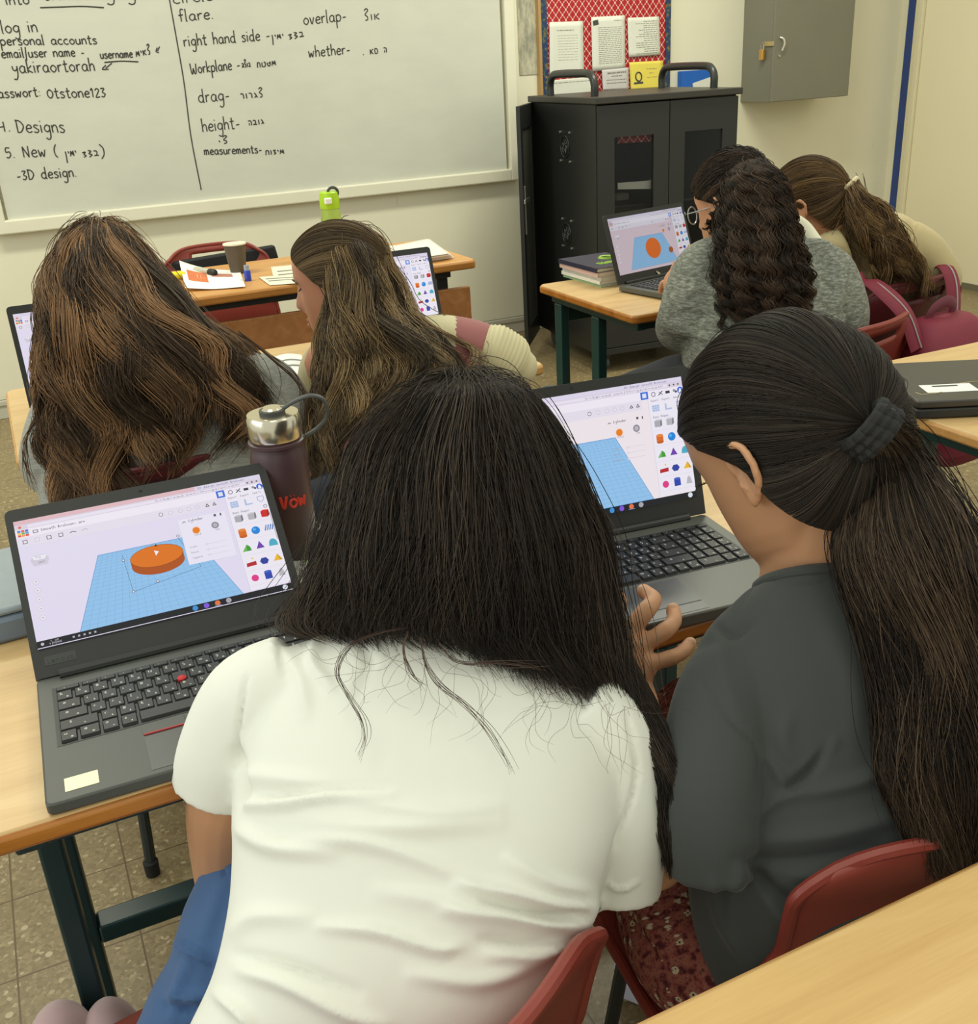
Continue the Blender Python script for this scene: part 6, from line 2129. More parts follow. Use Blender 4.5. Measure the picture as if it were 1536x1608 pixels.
M_CHAR = m_cloth('charcoal cotton jersey', (70, 73, 72), var=.05, bump=.12)
s = MB()
s.rings(torso_rows(G6, 60, 64, 1.0), True)
rw_ = torso_rows(G6, 60, 64, 1.0)[1]
MB().tube(np.concatenate([rw_, rw_[:2]]), .0055, 10).build('collar', M_CHAR, g6)
sl = crsample(np.array([P(1195, 1050, 1.015), P(1143, 1098, .985), P(1114, 1240, .952), P(1120, 1370, .955)]), np.linspace(0, 3, 22))
s.tube(sl, np.interp(np.linspace(0, 3, 22), [0, .8, 2, 3], [.047, .050, .047, .041]), 30)
s.tube(crsample(np.array([P(1490, 1100, 1.0), P(1548, 1160, .998), P(1590, 1345, 1.01)]), np.linspace(0, 2, 14)), [.054] * 14, 24)
s.tube(crsample(np.array([P(1200, 958, 1.015), P(1155, 1018, 1.005), P(1138, 1090, 1.0)]), np.linspace(0, 2, 10)), [.026, .027, .028, .030, .032, .034, .035, .036, .036, .036], 18, round_cap=True)
W6 = [([(1100, 1070), (1150, 1135), (1188, 1178), (1186, 1250)], -.003, 4), ([(1300, 1172), (1270, 1210), (1232, 1245)], -.014, 8), ([(1310, 1165), (1285, 1190), (1250, 1225)], .007, 9), ([(1240, 1250), (1340, 1230), (1420, 1200)], .006, 12), ([(1190, 1280), (1220, 1255), (1260, 1235)], .006, 9),
      ([(1200, 1180), (1220, 1210), (1235, 1240)], .005, 9), ([(1240, 1120), (1230, 1160), (1245, 1200)], .004, 14), ([(1160, 1350), (1260, 1350), (1380, 1330)], -.007, 12), ([(1250, 1375), (1330, 1370), (1420, 1350)], .008, 11), ([(1180, 1320), (1300, 1310), (1420, 1280)], .006, 14),
      ([(1180, 1360), (1215, 1400), (1260, 1430)], -.010, 10), ([(1170, 1350), (1150, 1420), (1160, 1480)], .006, 12), ([(1120, 1385), (1135, 1450), (1180, 1520)], .006, 10), ([(1200, 1400), (1240, 1450), (1300, 1440)], .007, 12), ([(1120, 980), (1150, 1000), (1180, 980)], -.006, 7),
      ([(1205, 912), (1265, 916), (1330, 905)], -.0025, 3), ([(1150, 985), (1130, 1040), (1160, 1120)], .003, 14), ([(1290, 960), (1340, 1080), (1340, 1170)], .003, 22)]
sculpt('t_shirt', s, M_CHAR, g6, voxel=.0036, it=5, post=fold_post(W6, .0012, 5))


def m_floral():
    T = NT('burgundy floral print')
    v = T.pos()
    vo = T.n('ShaderNodeTexVoronoi')
    vo.inputs['Scale'].default_value = 84
    vo.inputs['Randomness'].default_value = .75
    T.l(v, vo.inputs['Vector'])
    sub = T.n('ShaderNodeVectorMath', operation='SUBTRACT')
    T.l(v, sub.inputs[0])
    T.l(vo.outputs['Position'], sub.inputs[1])
    sp = T.n('ShaderNodeSeparateXYZ')
    T.l(sub.outputs[0], sp.inputs[0])
    ang = T.math('ARCTAN2', T.math('ADD', sp.outputs[1], sp.outputs[2]), T.math('SUBTRACT', sp.outputs[0], sp.outputs[2]))
    pet = T.math('MULTIPLY', T.math('COSINE', T.math('MULTIPLY', ang, 5.0)), .085)
    rr = vo.outputs['Distance']
    inside = T.math('LESS_THAN', rr, T.math('ADD', pet, .30))
    core = T.math('LESS_THAN', rr, .11)
    col = T.n('ShaderNodeSeparateColor')
    T.l(vo.outputs['Color'], col.inputs[0])
    keep = T.math('GREATER_THAN', col.outputs[0], .30)
    f = T.noise(v, 120, 3)
    base = T.ramp(f, [(.36, (84, 40, 42)), (.48, (146, 80, 74)), (.6, (164, 104, 86)), (.68, (104, 60, 56))])
    c = T.mix(T.math('MULTIPLY', inside, keep), base, lin((206, 192, 164)))
    c = T.mix(T.math('MULTIPLY', core, keep), c, lin((96, 66, 42)))
    T.l(c, T.b.inputs['Base Color'])
    T.b.inputs['Roughness'].default_value = .85
    T.b.inputs['Specular IOR Level'].default_value = .15
    return T.m


s = MB()
s.tube(crsample(np.array([pel + [-.02, -.03, .05], pel + [-.05, .05, .02], (pel + kl) / 2 + [-.03, 0, .01], kl + [-.02, 0, .01], kl + [.02, .03, -.15], kl + [.02, .04, -.43]]), np.linspace(0, 5, 30)), np.interp(np.linspace(0, 5, 30), [0, 1, 2, 3, 4, 5], [.115, .122, .105, .08, .09, .11]), 26, flat=1.0)
s.tube(crsample(np.array([pel + [.04, -.03, .05], pel + [.06, .05, .02], (pel + kr) / 2 + [.0, 0, .01], kr + [0, 0, .01], kr + [0, .03, -.15], kr + [0, .04, -.43]]), np.linspace(0, 5, 30)), np.interp(np.linspace(0, 5, 30), [0, 1, 2, 3, 4, 5], [.115, .122, .105, .08, .09, .11]), 26)
hipL = np.array([atz(1055, 1432, .49), atz(1082, 1495, .49), atz(1130, 1535, .49)])
s.tube(crsample(hipL, np.linspace(0, 2, 12)), [.062] * 12, 20, round_cap=True)
sculpt('floral_skirt', s, m_floral(), g6, voxel=.006, it=8, post=fold_post([([(1000, 1400), (1020, 1460), (1060, 1520)], .006, 12), ([(985, 1430), (1030, 1500), (1100, 1550)], -.006, 9)], .004, 4))

HD = m_hair('dark brown hair', (24, 20, 17), (48, 41, 35), (84, 71, 59))
rad6 = (.089, .114, .121)
pos, rnd, sh = scalp_hair(C6, R6, tuple(1.03 * q for q in rad6), (-.30, -1, -.12), [(0, 154), (35, 148), (62, 126), (75, 106), (86, 76), (100, 65), (125, 58), (180, 46)], 11000, 26, 3, lump=.03, off=(0, -.005, .012), loose=.01, end=.03)
strands_mesh('hair', pos, RNG.uniform(.0003, .00055, len(pos)), rnd, HD, g6, [(sh, .4)])
tie6 = C6 + R6 @ (np.array([-.034, -.109, -.006]) * 1.03)
tq = project(tie6[None])[0]
L6 = [(tq[0] - 12, tq[1] + 22, tq[0] + 26, tq[1] - 16, tq[2], .016), (1345, 765, 1445, 715, .93, .032), (1318, 845, 1500, 800, .92, .048), (1335, 930, 1535, 890, .91, .052), (1368, 1020, 1565, 1000, .905, .048), (1390, 1120, 1588, 1110, .895, .042), (1402, 1220, 1592, 1220, .89, .036), (1440, 1320, 1560, 1330, .89, .025)]
pos, rnd, sh = lock_hair(L6, 12000, 30, 90, 21, wave=(.008, 1.8), spread=.22, lockvar=.05, endvar=.05, flyaway=.03, shell_to=.9, shell_sc=.9, front=.8, t0max=.05, lowspread=.7, frizz=.002)
HD2 = m_hair('brown lengths of the ponytail', (26, 20, 16), (60, 48, 38), (98, 80, 63))
strands_mesh('ponytail', pos, RNG.uniform(.0003, .0006, len(pos)), rnd, HD2, g6, [(sh, .4)])
M_SCR = mat('black ribbed elastic', (20, 20, 21), .75, noise=.2, nscale=80, bump=.4, bscale=300)
tx = nrm(P(1402, 640, .93) - P(1350, 705, .93))
ax_ = nrm(np.cross(tx, CF))
tp_ = project(tie6[None])[0]
c0 = tie6 + nrm(tie6 - C6) * .004
mb = MB()
for k in range(3):
    a = np.linspace(0, 2 * math.pi, 60)
    q = c0 + ax_ * (k - 1) * .0075
    rr = 1 + .05 * np.sin(14 * a + k)
    mb.tube(q + np.outer((.022) * np.cos(a) * rr, tx) + np.outer(.018 * np.sin(a) * rr, np.cross(ax_, tx)), .0062, 8)
mb.build('hair_tie', M_SCR, g6)
# lashes at the cheek edge
eyeL = C6 + R6 @ (np.array([-.031, .082, .006]) * 1.03)
mb = MB()
for k in range(9):
    o_ = R6 @ (np.array([-.013 + .0032 * k - .002, 0, 0]))
    mb.tube([eyeL + o_, eyeL + o_ + R6 @ np.array([-.001, .003, -.001]), eyeL + o_ + R6 @ np.array([-.002, .005, .001])], .0005, 4)
mb.build('eyelashes', mat('black lashes', (16, 14, 13), .6, noise=0), g6)
# ================================================================== girl with very long brown hair at left
C1 = P(168, 482, 1.83)
R1 = headR(-.25 * RH + .8 * FH + np.array([0, 0, -.5]))
G1 = [(185, 545, 265, 545, 1.82, .05, .06), (110, 590, 420, 575, 1.81, .06, .08), (78, 680, 455, 650, 1.80, .085, .10), (66, 760, 448, 725, 1.80, .095, .11), (74, 850, 430, 810, 1.80, .095, .12), (95, 940, 410, 910, 1.80, .095, .13), (115, 1010, 400, 990, 1.81, .09, .12)]
b = MB()
add_head(b, C1, R1, .92, n=36)
b.tube([P(225, 560, 1.79), P(200, 520, 1.81), C1 + R1 @ np.array([0, -.02, -.06])], [.054, .05, .052], 16)
b.rings(torso_rows(G1, 24, 32, .92), True)
for pts in (([P(118, 615, 1.81), P(82, 715, 1.80), P(110, 750, 1.85)], [P(110, 750, 1.85), P(128, 685, 1.93), P(120, 640, 2.05)]), ([P(420, 605, 1.81), P(458, 680, 1.83), P(440, 730, 1.92)], [P(440, 730, 1.92), P(380, 632, 2.03), P(330, 590, 2.12)])):
    for k, q in enumerate(pts):
        b.tube(crsample(np.array(q), np.linspace(0, 2, 12)), np.linspace(.046, .036, 12) if k == 0 else np.linspace(.036, .024, 12), 14, round_cap=True)
    h_ = pts[1][-1]
    b.ell(h_ + [0, .03, 0], (.036, .045, .015), np.eye(3), 14, 10)
    for k in range(4):
        o_ = h_ + [-.024 + .016 * k, .07, .0]
        b.tube([o_, o_ + [0, .03, -.002], o_ + [0, .045, -.012]], [.0085, .0078, .0068], 8, round_cap=True)
    b.tube([h_ + [.03, .03, 0], h_ + [.05, .055, -.005]], [.011, .009], 8, round_cap=True)
pel1 = P(260, 960, 1.80)
for sx in (-.08, .08):
    kk_ = np.array([pel1[0] + sx * 1.2, 2.22, .50])
    b.tube([pel1 + [sx, 0, 0], kk_], [.085, .058], 14, round_cap=True)
    b.tube([kk_, kk_ + [0, .02, -.43]], [.056, .036], 14, round_cap=True)
    b.tube([kk_ + [0, .02, -.455], kk_ + [0, .16, -.475]], [.035, .028], 12, round_cap=True)
g1 = person('girl in a grey sweatshirt with very long wavy brown hair at left', (.22, 1.70, 0), b, SKIN2, .006, 3)
M_SWEAT = m_cloth('heather grey sweatshirt fleece', (150, 150, 142), var=.06, bump=.2, streak=((136, 136, 128), (164, 164, 156)))
s = MB()
s.rings(torso_rows(G1, 44, 48, 1.0), True)
s.tube(crsample(np.array([P(150, 605, 1.81), P(108, 645, 1.805), P(80, 725, 1.80), P(108, 755, 1.85)]), np.linspace(0, 3, 20)), np.interp(np.linspace(0, 3, 20), [0, 1, 2, 3], [.055, .058, .052, .045]), 24, round_cap=True)
s.tube(crsample(np.array([P(108, 755, 1.85), P(127, 688, 1.93), P(121, 645, 2.04)]), np.linspace(0, 2, 14)), np.linspace(.046, .034, 14), 20)
s.tube(crsample(np.array([P(380, 595, 1.81), P(425, 612, 1.81), P(456, 680, 1.83), P(440, 730, 1.92)]), np.linspace(0, 3, 20)), np.interp(np.linspace(0, 3, 20), [0, 1, 2, 3], [.055, .056, .050, .045]), 24, round_cap=True)
s.tube(crsample(np.array([P(440, 730, 1.92), P(380, 632, 2.03), P(335, 594, 2.11)]), np.linspace(0, 2, 14)), np.linspace(.046, .034, 14), 20)
W1 = [([(85, 640), (70, 700), (80, 760)], .006, 8), ([(60, 700), (90, 720), (120, 760)], -.006, 6), ([(75, 650), (100, 690), (125, 720)], .006, 7), ([(50, 740), (70, 735), (100, 745)], .006, 5), ([(430, 610), (440, 660), (430, 700)], .004, 8)]
sculpt('sweatshirt', s, M_SWEAT, g1, voxel=.0055, it=5, post=fold_post(W1, .004, 11))
s = MB()
for sx in (-.08, .08):
    kk_ = np.array([pel1[0] + sx * 1.2, 2.22, .50])
    s.tube([pel1 + [sx, -.01, .0], pel1 * .5 + kk_ * .5 + [0, 0, .02], kk_ + [0, .01, .01], kk_ + [0, .03, -.2], kk_ + [0, .03, -.36]], [.105, .10, .075, .09, .10], 20)
s.ell(pel1 + [0, -.01, .02], (.185, .15, .15))
sculpt('skirt', s, m_cloth('navy blue skirt cloth', (34, 38, 52)), g1, voxel=.009, it=5)

H1 = m_hair('wavy chestnut hair', (54, 42, 31), (96, 74, 54), (152, 114, 78))
L1 = [(146, 349, 158, 349, 1.85, .012), (124, 356, 182, 352, 1.85, .055), (100, 386, 206, 376, 1.845, .092), (84, 440, 244, 428, 1.82, .105), (82, 510, 298, 492, 1.785, .108), (86, 590, 372, 556, 1.76, .10), (94, 665, 402, 630, 1.745, .078), (104, 730, 408, 690, 1.725, .055), (120, 800, 380, 755, 1.68, .045)]
pos, rnd, sh = lock_hair(L1, 12000, 34, 110, 31, wave=(.017, 3.6), spread=.13, tmax=[8.0, 7.6, 7.0, 6.7, 6.6, 6.5], lockvar=.10, endvar=.10, flyaway=.03, shell_to=.60, shell_sc=.93, lowspread=.38, t0max=.04, frizz=.003, rndscale=1.3)
strands_mesh('hair', pos, RNG.uniform(.0005, .0009, len(pos)), rnd, H1, g1, [(sh, .35)])
wisps([[(375, 520, 1.74), (425, 560, 1.745), (460, 590, 1.76), (476, 620, 1.765), (479, 660, 1.77), (474, 690, 1.775)], [(92, 560, 1.74), (74, 610, 1.735), (60, 650, 1.73), (40, 690, 1.70), (42, 730, 1.70), (54, 765, 1.69)], [(76, 470, 1.75), (66, 520, 1.75), (72, 560, 1.73), (70, 600, 1.72)],
       [(88, 600, 1.73), (66, 640, 1.73), (50, 690, 1.73)]], .0007, H1, g1, .004, 12, name='loose_locks', seed=12)

# ================================================================== girl in the pink and cream sweater
C2 = P(534, 444, 1.93)
R2 = headR(-.96 * RH + .17 * FH + np.array([0, 0, -.14]))
G2 = [(545, 520, 615, 515, 1.93, .05, .06), (505, 548, 690, 528, 1.91, .06, .07), (492, 620, 700, 600, 1.88, .085, .09), (490, 680, 690, 665, 1.85, .095, .10), (498, 730, 665, 715, 1.82, .10, .11), (505, 758, 650, 745, 1.80, .10, .11), (490, 830, 660, 815, 1.78, .10, .12), (500, 900, 660, 890, 1.77, .10, .12)]
b = MB()
add_head(b, C2, R2, .86, n=56)
b.tube([P(580, 540, 1.92), P(565, 510, 1.925), C2 + R2 @ np.array([0, -.02, -.06])], [.052, .048, .05], 16)
b.rings(torso_rows(G2, 24, 32, .90), True)
RA2 = [P(685, 545, 1.91), P(745, 555, 1.90), P(800, 572, 1.93)]
b.tube(crsample(np.array(RA2), np.linspace(0, 2, 12)), np.linspace(.044, .034, 12), 14, round_cap=True)
b.tube(crsample(np.array([RA2[-1], P(770, 590, 2.02), P(730, 585, 2.1)]), np.linspace(0, 2, 10)), np.linspace(.034, .024, 10), 14, round_cap=True)
h_ = P(715, 583, 2.13)
b.ell(h_, (.045, .036, .015), np.eye(3), 14, 10)
for k in range(4):
    o_ = h_ + [-.04, -.024 + .016 * k, 0]
    b.tube([o_, o_ + [-.03, 0, -.002], o_ + [-.045, 0, -.012]], [.0085, .0078, .0068], 8, round_cap=True)
b.tube([h_ + [-.01, .03, 0], h_ + [-.04, .05, 0]], [.011, .009], 8, round_cap=True)
LA2 = [P(515, 570, 1.92), P(498, 640, 2.0), P(480, 620, 2.1)]
b.tube(crsample(np.array(LA2), np.linspace(0, 2, 12)), np.linspace(.044, .026, 12), 14, round_cap=True)
pel2 = P(575, 860, 1.78)
kL, kR = P(478, 745, 1.98), np.array([.62, 2.2, .50])
b.tube(crsample(np.array([pel2 + [-.06, 0, .02], P(508, 770, 1.90), kL]), np.linspace(0, 2, 10)), np.linspace(.08, .048, 10), 16, round_cap=True)
b.tube(crsample(np.array([kL, P(492, 800, 1.99), kL * [1, 1, 0] + [.06, -.05, .05]]), np.linspace(0, 2, 10)), np.linspace(.047, .036, 10), 16, round_cap=True)
b.tube([kL * [1, 1, 0] + [.06, -.05, .045], kL * [1, 1, 0] + [.03, .08, .028]], [.035, .027], 12, round_cap=True)
b.tube([pel2 + [.07, 0, 0], kR], [.085, .056], 14, round_cap=True)
b.tube([kR, kR + [0, .02, -.44]], [.056, .036], 14, round_cap=True)
b.tube([kR + [0, .02, -.455], kR + [0, .16, -.475]], [.035, .028], 12, round_cap=True)
g2 = person('girl in a pink and cream sweater seen in profile with long brown hair', (.56, 1.72, 0), b, SKIN2, .0042, 2)
M_PINK = m_cloth('dusty pink rib knit', (158, 102, 100), var=.08, bump=.35, weave=500)
M_CREAMK = m_cloth('cream rib knit', (206, 196, 158), var=.05, bump=.35, weave=500)


def rib_post(post):
    def f(V, N):
        V = post(V, N)
        return V
    return f


s = MB()
s.rings(torso_rows(G2[:6], 40, 44, 1.0), True)
s.tube(crsample(np.array([P(650, 545, 1.91), P(690, 540, 1.905), P(740, 545, 1.90), P(762, 552, 1.90)]), np.linspace(0, 3, 18)), np.interp(np.linspace(0, 3, 18), [0, 1, 3], [.052, .054, .048]), 24)
s.tube(crsample(np.array([P(540, 565, 1.93), P(512, 580, 1.94), P(497, 645, 2.0)]), np.linspace(0, 2, 12)), np.linspace(.052, .045, 12), 22)


def fm2(c):
    p_ = project(c)
    yoke = (p_[:, 1] < 566 + (p_[:, 0] - 560) * -.14) & (p_[:, 0] < 716)
    stripe = (p_[:, 0] < 548) & (p_[:, 1] > 560) & (p_[:, 1] < 640)
    hem = p_[:, 1] > 722 - (p_[:, 0] - 500) * .06
    return (yoke | stripe | hem).astype(int)


sculpt('sweater', s, [M_PINK, M_CREAMK], g2, voxel=.005, it=4, post=fold_post([([(700, 520), (740, 560), (750, 590)], -.005, 6), ([(640, 600), (660, 650), (640, 690)], .005, 10), ([(510, 725), (560, 728), (640, 712)], -.006, 5)], .003, 13), facemat=fm2)
cf = MB()
cp = crsample(np.array([P(752, 550, 1.90), P(775, 556, 1.90), P(797, 566, 1.905), P(812, 576, 1.915)]), np.linspace(0, 3, 60))
rr_ = np.interp(np.linspace(0, 3, 60), [0, 1, 2.2, 3], [.046, .055, .050, .038]) * (1 + .022 * np.sin(np.arange(60) * 1.6))
cf.tube(cp, rr_, 30, round_cap=True)
cf.build('sleeve_cuff', M_CREAMK, g2, smooth=60)
s = MB()
s.rings(torso_rows(G2[4:], 16, 32, .96), True)
s.tube([pel2 + [.07, 0, 0], pel2 * .5 + kR * .5 + [0, 0, .02], kR + [0, .01, .01]], [.105, .10, .075], 20, round_cap=True)
s.tube(crsample(np.array([pel2 + [-.05, 0, .02], P(530, 790, 1.87), P(505, 770, 1.91)]), np.linspace(0, 2, 10)), np.linspace(.1, .058, 10), 20)
s.ell(pel2 + [0, -.01, .02], (.165, .135, .13))
sculpt('shorts', s, m_cloth('dark navy cloth', (28, 30, 40)), g2, voxel=.007, it=4)
# brow, eye, lips
fL = lambda p_: C2 + .86 * (R2 @ np.array(p_))
mb = MB()
for sx in (-1, 1):
    q = np.array([fL((sx * .014, .0965, .022)), fL((sx * .026, .0945, .0265)), fL((sx * .040, .086, .025)), fL((sx * .050, .075, .019))])
    mb.tube(crsample(q, np.linspace(0, 3, 14)), np.linspace(.0016, .0009, 14), 6)
mb.build('eyebrows', mat('dark brow hair', (58, 42, 32), .7), g2)
mb = MB()
for sx in (-1, 1):
    q = np.array([fL((sx * .019, .0835, .004)), fL((sx * .030, .0845, .0015)), fL((sx * .041, .078, .004))])
    mb.tube(crsample(q, np.linspace(0, 2, 12)), .0011, 6)
mb.build('eyelashes', mat('black lashes', (16, 14, 13), .6, noise=0), g2)
mb = MB()
for z, r in ((-.0665, .0034), (-.0785, .0042)):
    q = np.array([fL((-.020, .083, z * .5 - .036)), fL((-.009, .0905, z)), fL((0, .0925, z)), fL((.009, .0905, z)), fL((.020, .083, z * .5 - .036))])
    mb.tube(crsample(q, np.linspace(0, 4, 18)), np.interp(np.linspace(0, 4, 18), [0, 2, 4], [.001, r, .001]), 8)
mb.build('lips', m_skin('muted lip', (178, 108, 96)), g2)

H2 = m_hair('light chestnut hair', (54, 43, 31), (100, 82, 57), (146, 120, 84))
L2 = [(540, 358, 554, 357, 1.935, .012), (520, 364, 574, 360, 1.935, .055), (505, 390, 598, 383, 1.935, .09), (514, 435, 612, 430, 1.925, .10), (520, 490, 630, 484, 1.90, .10), (517, 548, 684, 530, 1.86, .092), (509, 608, 712, 578, 1.82, .075), (503, 668, 680, 640, 1.785, .06), (505, 722, 590, 705, 1.765, .045)]
pos, rnd, sh = lock_hair(L2, 10000, 32, 95, 41, wave=(.016, 3.4), spread=.14, tmax=[8.0, 7.9, 7.4, 6.7, 6.2, 6.1], lockvar=.10, endvar=.12, flyaway=.03, shell_to=.50, shell_sc=.93, lowspread=.38, t0max=.04, frizz=.003, rndscale=1.2)
strands_mesh('hair', pos, RNG.uniform(.0005, .0009, len(pos)), rnd, H2, g2, [(sh, .35)])
# front hair swept from the forehead behind the cheek
pos, rnd, sh = scalp_hair(C2, R2, tuple(.86 * q for q in (.093, .1165, .115)), (0, -1, .02), [(0, 140), (35, 136), (62, 126), (84, 112), (100, 92), (125, 70), (180, 60)], 3200, 24, 43, lump=.03, off=(0, -.004, .012), end=.25)
strands_mesh('front_hair', pos, RNG.uniform(.0007, .001, len(pos)), rnd, H2, g2, [(sh, .35)])

# ================================================================== girl with the curly ponytail and glasses
C3 = P(1152, 324, 2.45)
R3 = headR(-.62 * RH + .74 * FH + np.array([0, 0, -.2]))
G3 = [(1130, 372, 1230, 372, 2.42, .05, .06), (1090, 398, 1300, 402, 2.40, .06, .07), (1068, 450, 1318, 455, 2.38, .09, .10), (1070, 505, 1322, 510, 2.36, .11, .11), (1075, 565, 1320, 565, 2.34, .11, .12), (1085, 640, 1315, 640, 2.33, .10, .12)]
b = MB()
add_head(b, C3, R3, .97, n=44)
b.tube([P(1178, 390, 2.41), P(1170, 355, 2.43), C3 + R3 @ np.array([0, -.02, -.06])], [.054, .05, .052], 16)
b.rings(torso_rows(G3, 20, 32, .90), True)
A3 = [P(1100, 415, 2.38), P(1070, 510, 2.36), P(1068, 468, 2.5), P(1063, 450, 2.56)]
b.tube(crsample(np.array(A3), np.linspace(0, 3, 18)), np.linspace(.045, .026, 18), 14, round_cap=True)
h3 = P(1062, 446, 2.58)
b.ell(h3, (.034, .04, .016), np.stack([CR, CU, CF], 1), 14, 10)
b.tube([h3 + CR * -.01 + CU * .02, h3 + CR * -.004 + CU * .05 - CF * .01], [.0105, .008], 10, round_cap=True)
for k in range(4):
    q = h3 + CR * (-.026 + .016 * k) + CF * .03 + CU * .01
    b.tube([q, q + CF * .035, q + CF * .055 - CU * .012], [.0088, .0078, .0066], 8, round_cap=True)
b.tube(crsample(np.array([P(1300, 420, 2.39), P(1325, 510, 2.38), P(1230, 500, 2.6), P(1170, 440, 2.66)]), np.linspace(0, 3, 18)), np.linspace(.045, .026, 18), 14, round_cap=True)
h3b = P(1160, 432, 2.68)
b.ell(h3b, (.034, .04, .016), np.stack([CR, CU, CF], 1), 14, 10)
for k in range(4):
    q = h3b + CR * (-.026 + .016 * k) + CF * .03
    b.tube([q, q + CF * .035, q + CF * .055 - CU * .012], [.0088, .0078, .0066], 8, round_cap=True)
pel3 = P(1200, 610, 2.34)
for sx in (-.08, .08):
    kk_ = pel3 * [1, 1, 0] + np.array([sx * 1.2 - .08, .42, .50])
    b.tube([pel3 + [sx, 0, 0], kk_], [.085, .058], 14, round_cap=True)
    b.tube([kk_, kk_ + [0, .02, -.44]], [.056, .036], 14, round_cap=True)
    b.tube([kk_ + [0, .02, -.455], kk_ + [0, .16, -.475]], [.035, .028], 12, round_cap=True)
g3 = person('girl in a heather grey hooded top with a big curly ponytail and glasses', (1.64, 1.95, 0), b, SKIN3, .0048, 2)
M_HEATH = m_cloth('streaked heather grey knit', (112, 114, 104), var=.06, bump=.25, streak=((84, 86, 78), (152, 154, 142)))
s = MB()
s.rings(torso_rows(G3, 36, 44, 1.0), True)
s.tube(crsample(np.array([P(1130, 410, 2.39), P(1095, 430, 2.375), P(1068, 512, 2.35), P(1069, 475, 2.48), P(1065, 458, 2.54)]), np.linspace(0, 4, 26)), np.interp(np.linspace(0, 4, 26), [0, 1, 2, 3, 4], [.058, .060, .056, .046, .036]), 24)
s.tube(crsample(np.array([P(1270, 415, 2.40), P(1305, 435, 2.39), P(1322, 512, 2.38), P(1235, 502, 2.58)]), np.linspace(0, 3, 22)), np.interp(np.linspace(0, 3, 22), [0, 1, 2, 3], [.058, .060, .056, .046]), 24)
s.tube(crsample(np.array([P(1245, 400, 2.36), P(1290, 395, 2.38), P(1312, 440, 2.34), P(1300, 480, 2.30)]), np.linspace(0, 3, 18)), [.03] * 18, 16, round_cap=True)
sculpt('hooded_top', s, M_HEATH, g3, voxel=.006, it=4, post=fold_post([([(1065, 470), (1100, 455), (1150, 470)], .008, 6), ([(1055, 500), (1085, 490), (1120, 500)], -.008, 5), ([(1075, 420), (1110, 440), (1140, 430)], .006, 6), ([(1290, 440), (1310, 460), (1300, 500)], -.008, 5), ([(1060, 520), (1090, 525), (1130, 540)], .008, 6)], .004, 17))
s = MB()
s.tube(crsample(np.array([P(1240, 350, 2.43), P(1258, 362, 2.43), P(1275, 385, 2.42), P(1288, 402, 2.41)]), np.linspace(0, 3, 14)), [.02, .024, .026, .026, .026, .026, .026, .026, .026, .026, .026, .024, .022, .02], 14, round_cap=True)
s.build('white_hood_lining', m_cloth('white lining', (222, 218, 196)), g3)
s = MB()
for sx in (-.08, .08):
    kk_ = pel3 * [1, 1, 0] + np.array([sx * 1.2 - .08, .42, .50])
    s.tube([pel3 + [sx, 0, 0], pel3 * .5 + kk_ * .5 + [0, 0, .02], kk_ + [0, .01, .01], kk_ + [0, .03, -.2], kk_ + [0, .03, -.36]], [.11, .10, .075, .09, .10], 20)
s.ell(pel3 + [0, -.01, .02], (.185, .15, .15))
sculpt('skirt', s, m_cloth('dark navy skirt cloth', (30, 34, 44)), g3, voxel=.01, it=5)
H3 = m_hair('dark curly hair', (26, 21, 16), (50, 39, 30), (84, 63, 47))
pos, rnd, sh = scalp_hair(C3, R3, tuple(.97 * q for q in (.090, .116, .124)), (.05, -.85, .50), [(0, 118), (35, 116), (62, 110), (80, 98), (100, 78), (125, 76), (180, 80)], 2600, 20, 51, lump=.05, off=(0, -.004, .012), loose=.06)
pos = pos + .0016 * np.sin(np.linspace(0, 24, pos.shape[1])[None, :, None] + RNG.uniform(0, 6, (len(pos), 1, 3)))
strands_mesh('hair', pos, RNG.uniform(.0009, .0013, len(pos)), rnd, H3, g3, [(sh, .2)])
L3 = [(1150, 250, 1196, 247, 2.385, .035), (1142, 282, 1222, 276, 2.36, .065), (1138, 335, 1236, 328, 2.34, .075), (1136, 392, 1248, 388, 2.31, .072), (1134, 445, 1260, 443, 2.285, .06), (1142, 492, 1258, 488, 2.265, .045)]
pos, rnd, sh = lock_hair(L3, 5200, 64, 105, 53, wave=(.010, 1.8), spread=.085, lockvar=.11, endvar=.13, flyaway=.02, shell_to=.72, shell_sc=.84, lowspread=.5, t0max=.1, frizz=.001, curl=(.0085, 8.5), rndscale=.8)
strands_mesh('curly_ponytail', pos, RNG.uniform(.0008, .0012, len(pos)), rnd, H3, g3, [(sh, .1)])
cw_ = []
for (x0, y0, x1, y1) in ((1128, 310, 1112, 352), (1122, 330, 1108, 360)):
    t_ = np.linspace(0, 1, 30)
    L = [(x0 + (x1 - x0) * k + 4 * math.cos(16 * k), y0 + (y1 - y0) * k + 3 * math.sin(16 * k), 2.36 + .006 * math.sin(16 * k)) for k in t_]
    cw_.append(L)
wisps(cw_, .0011, H3, g3, .002, 14, S=50, name='loose_curls', seed=15)
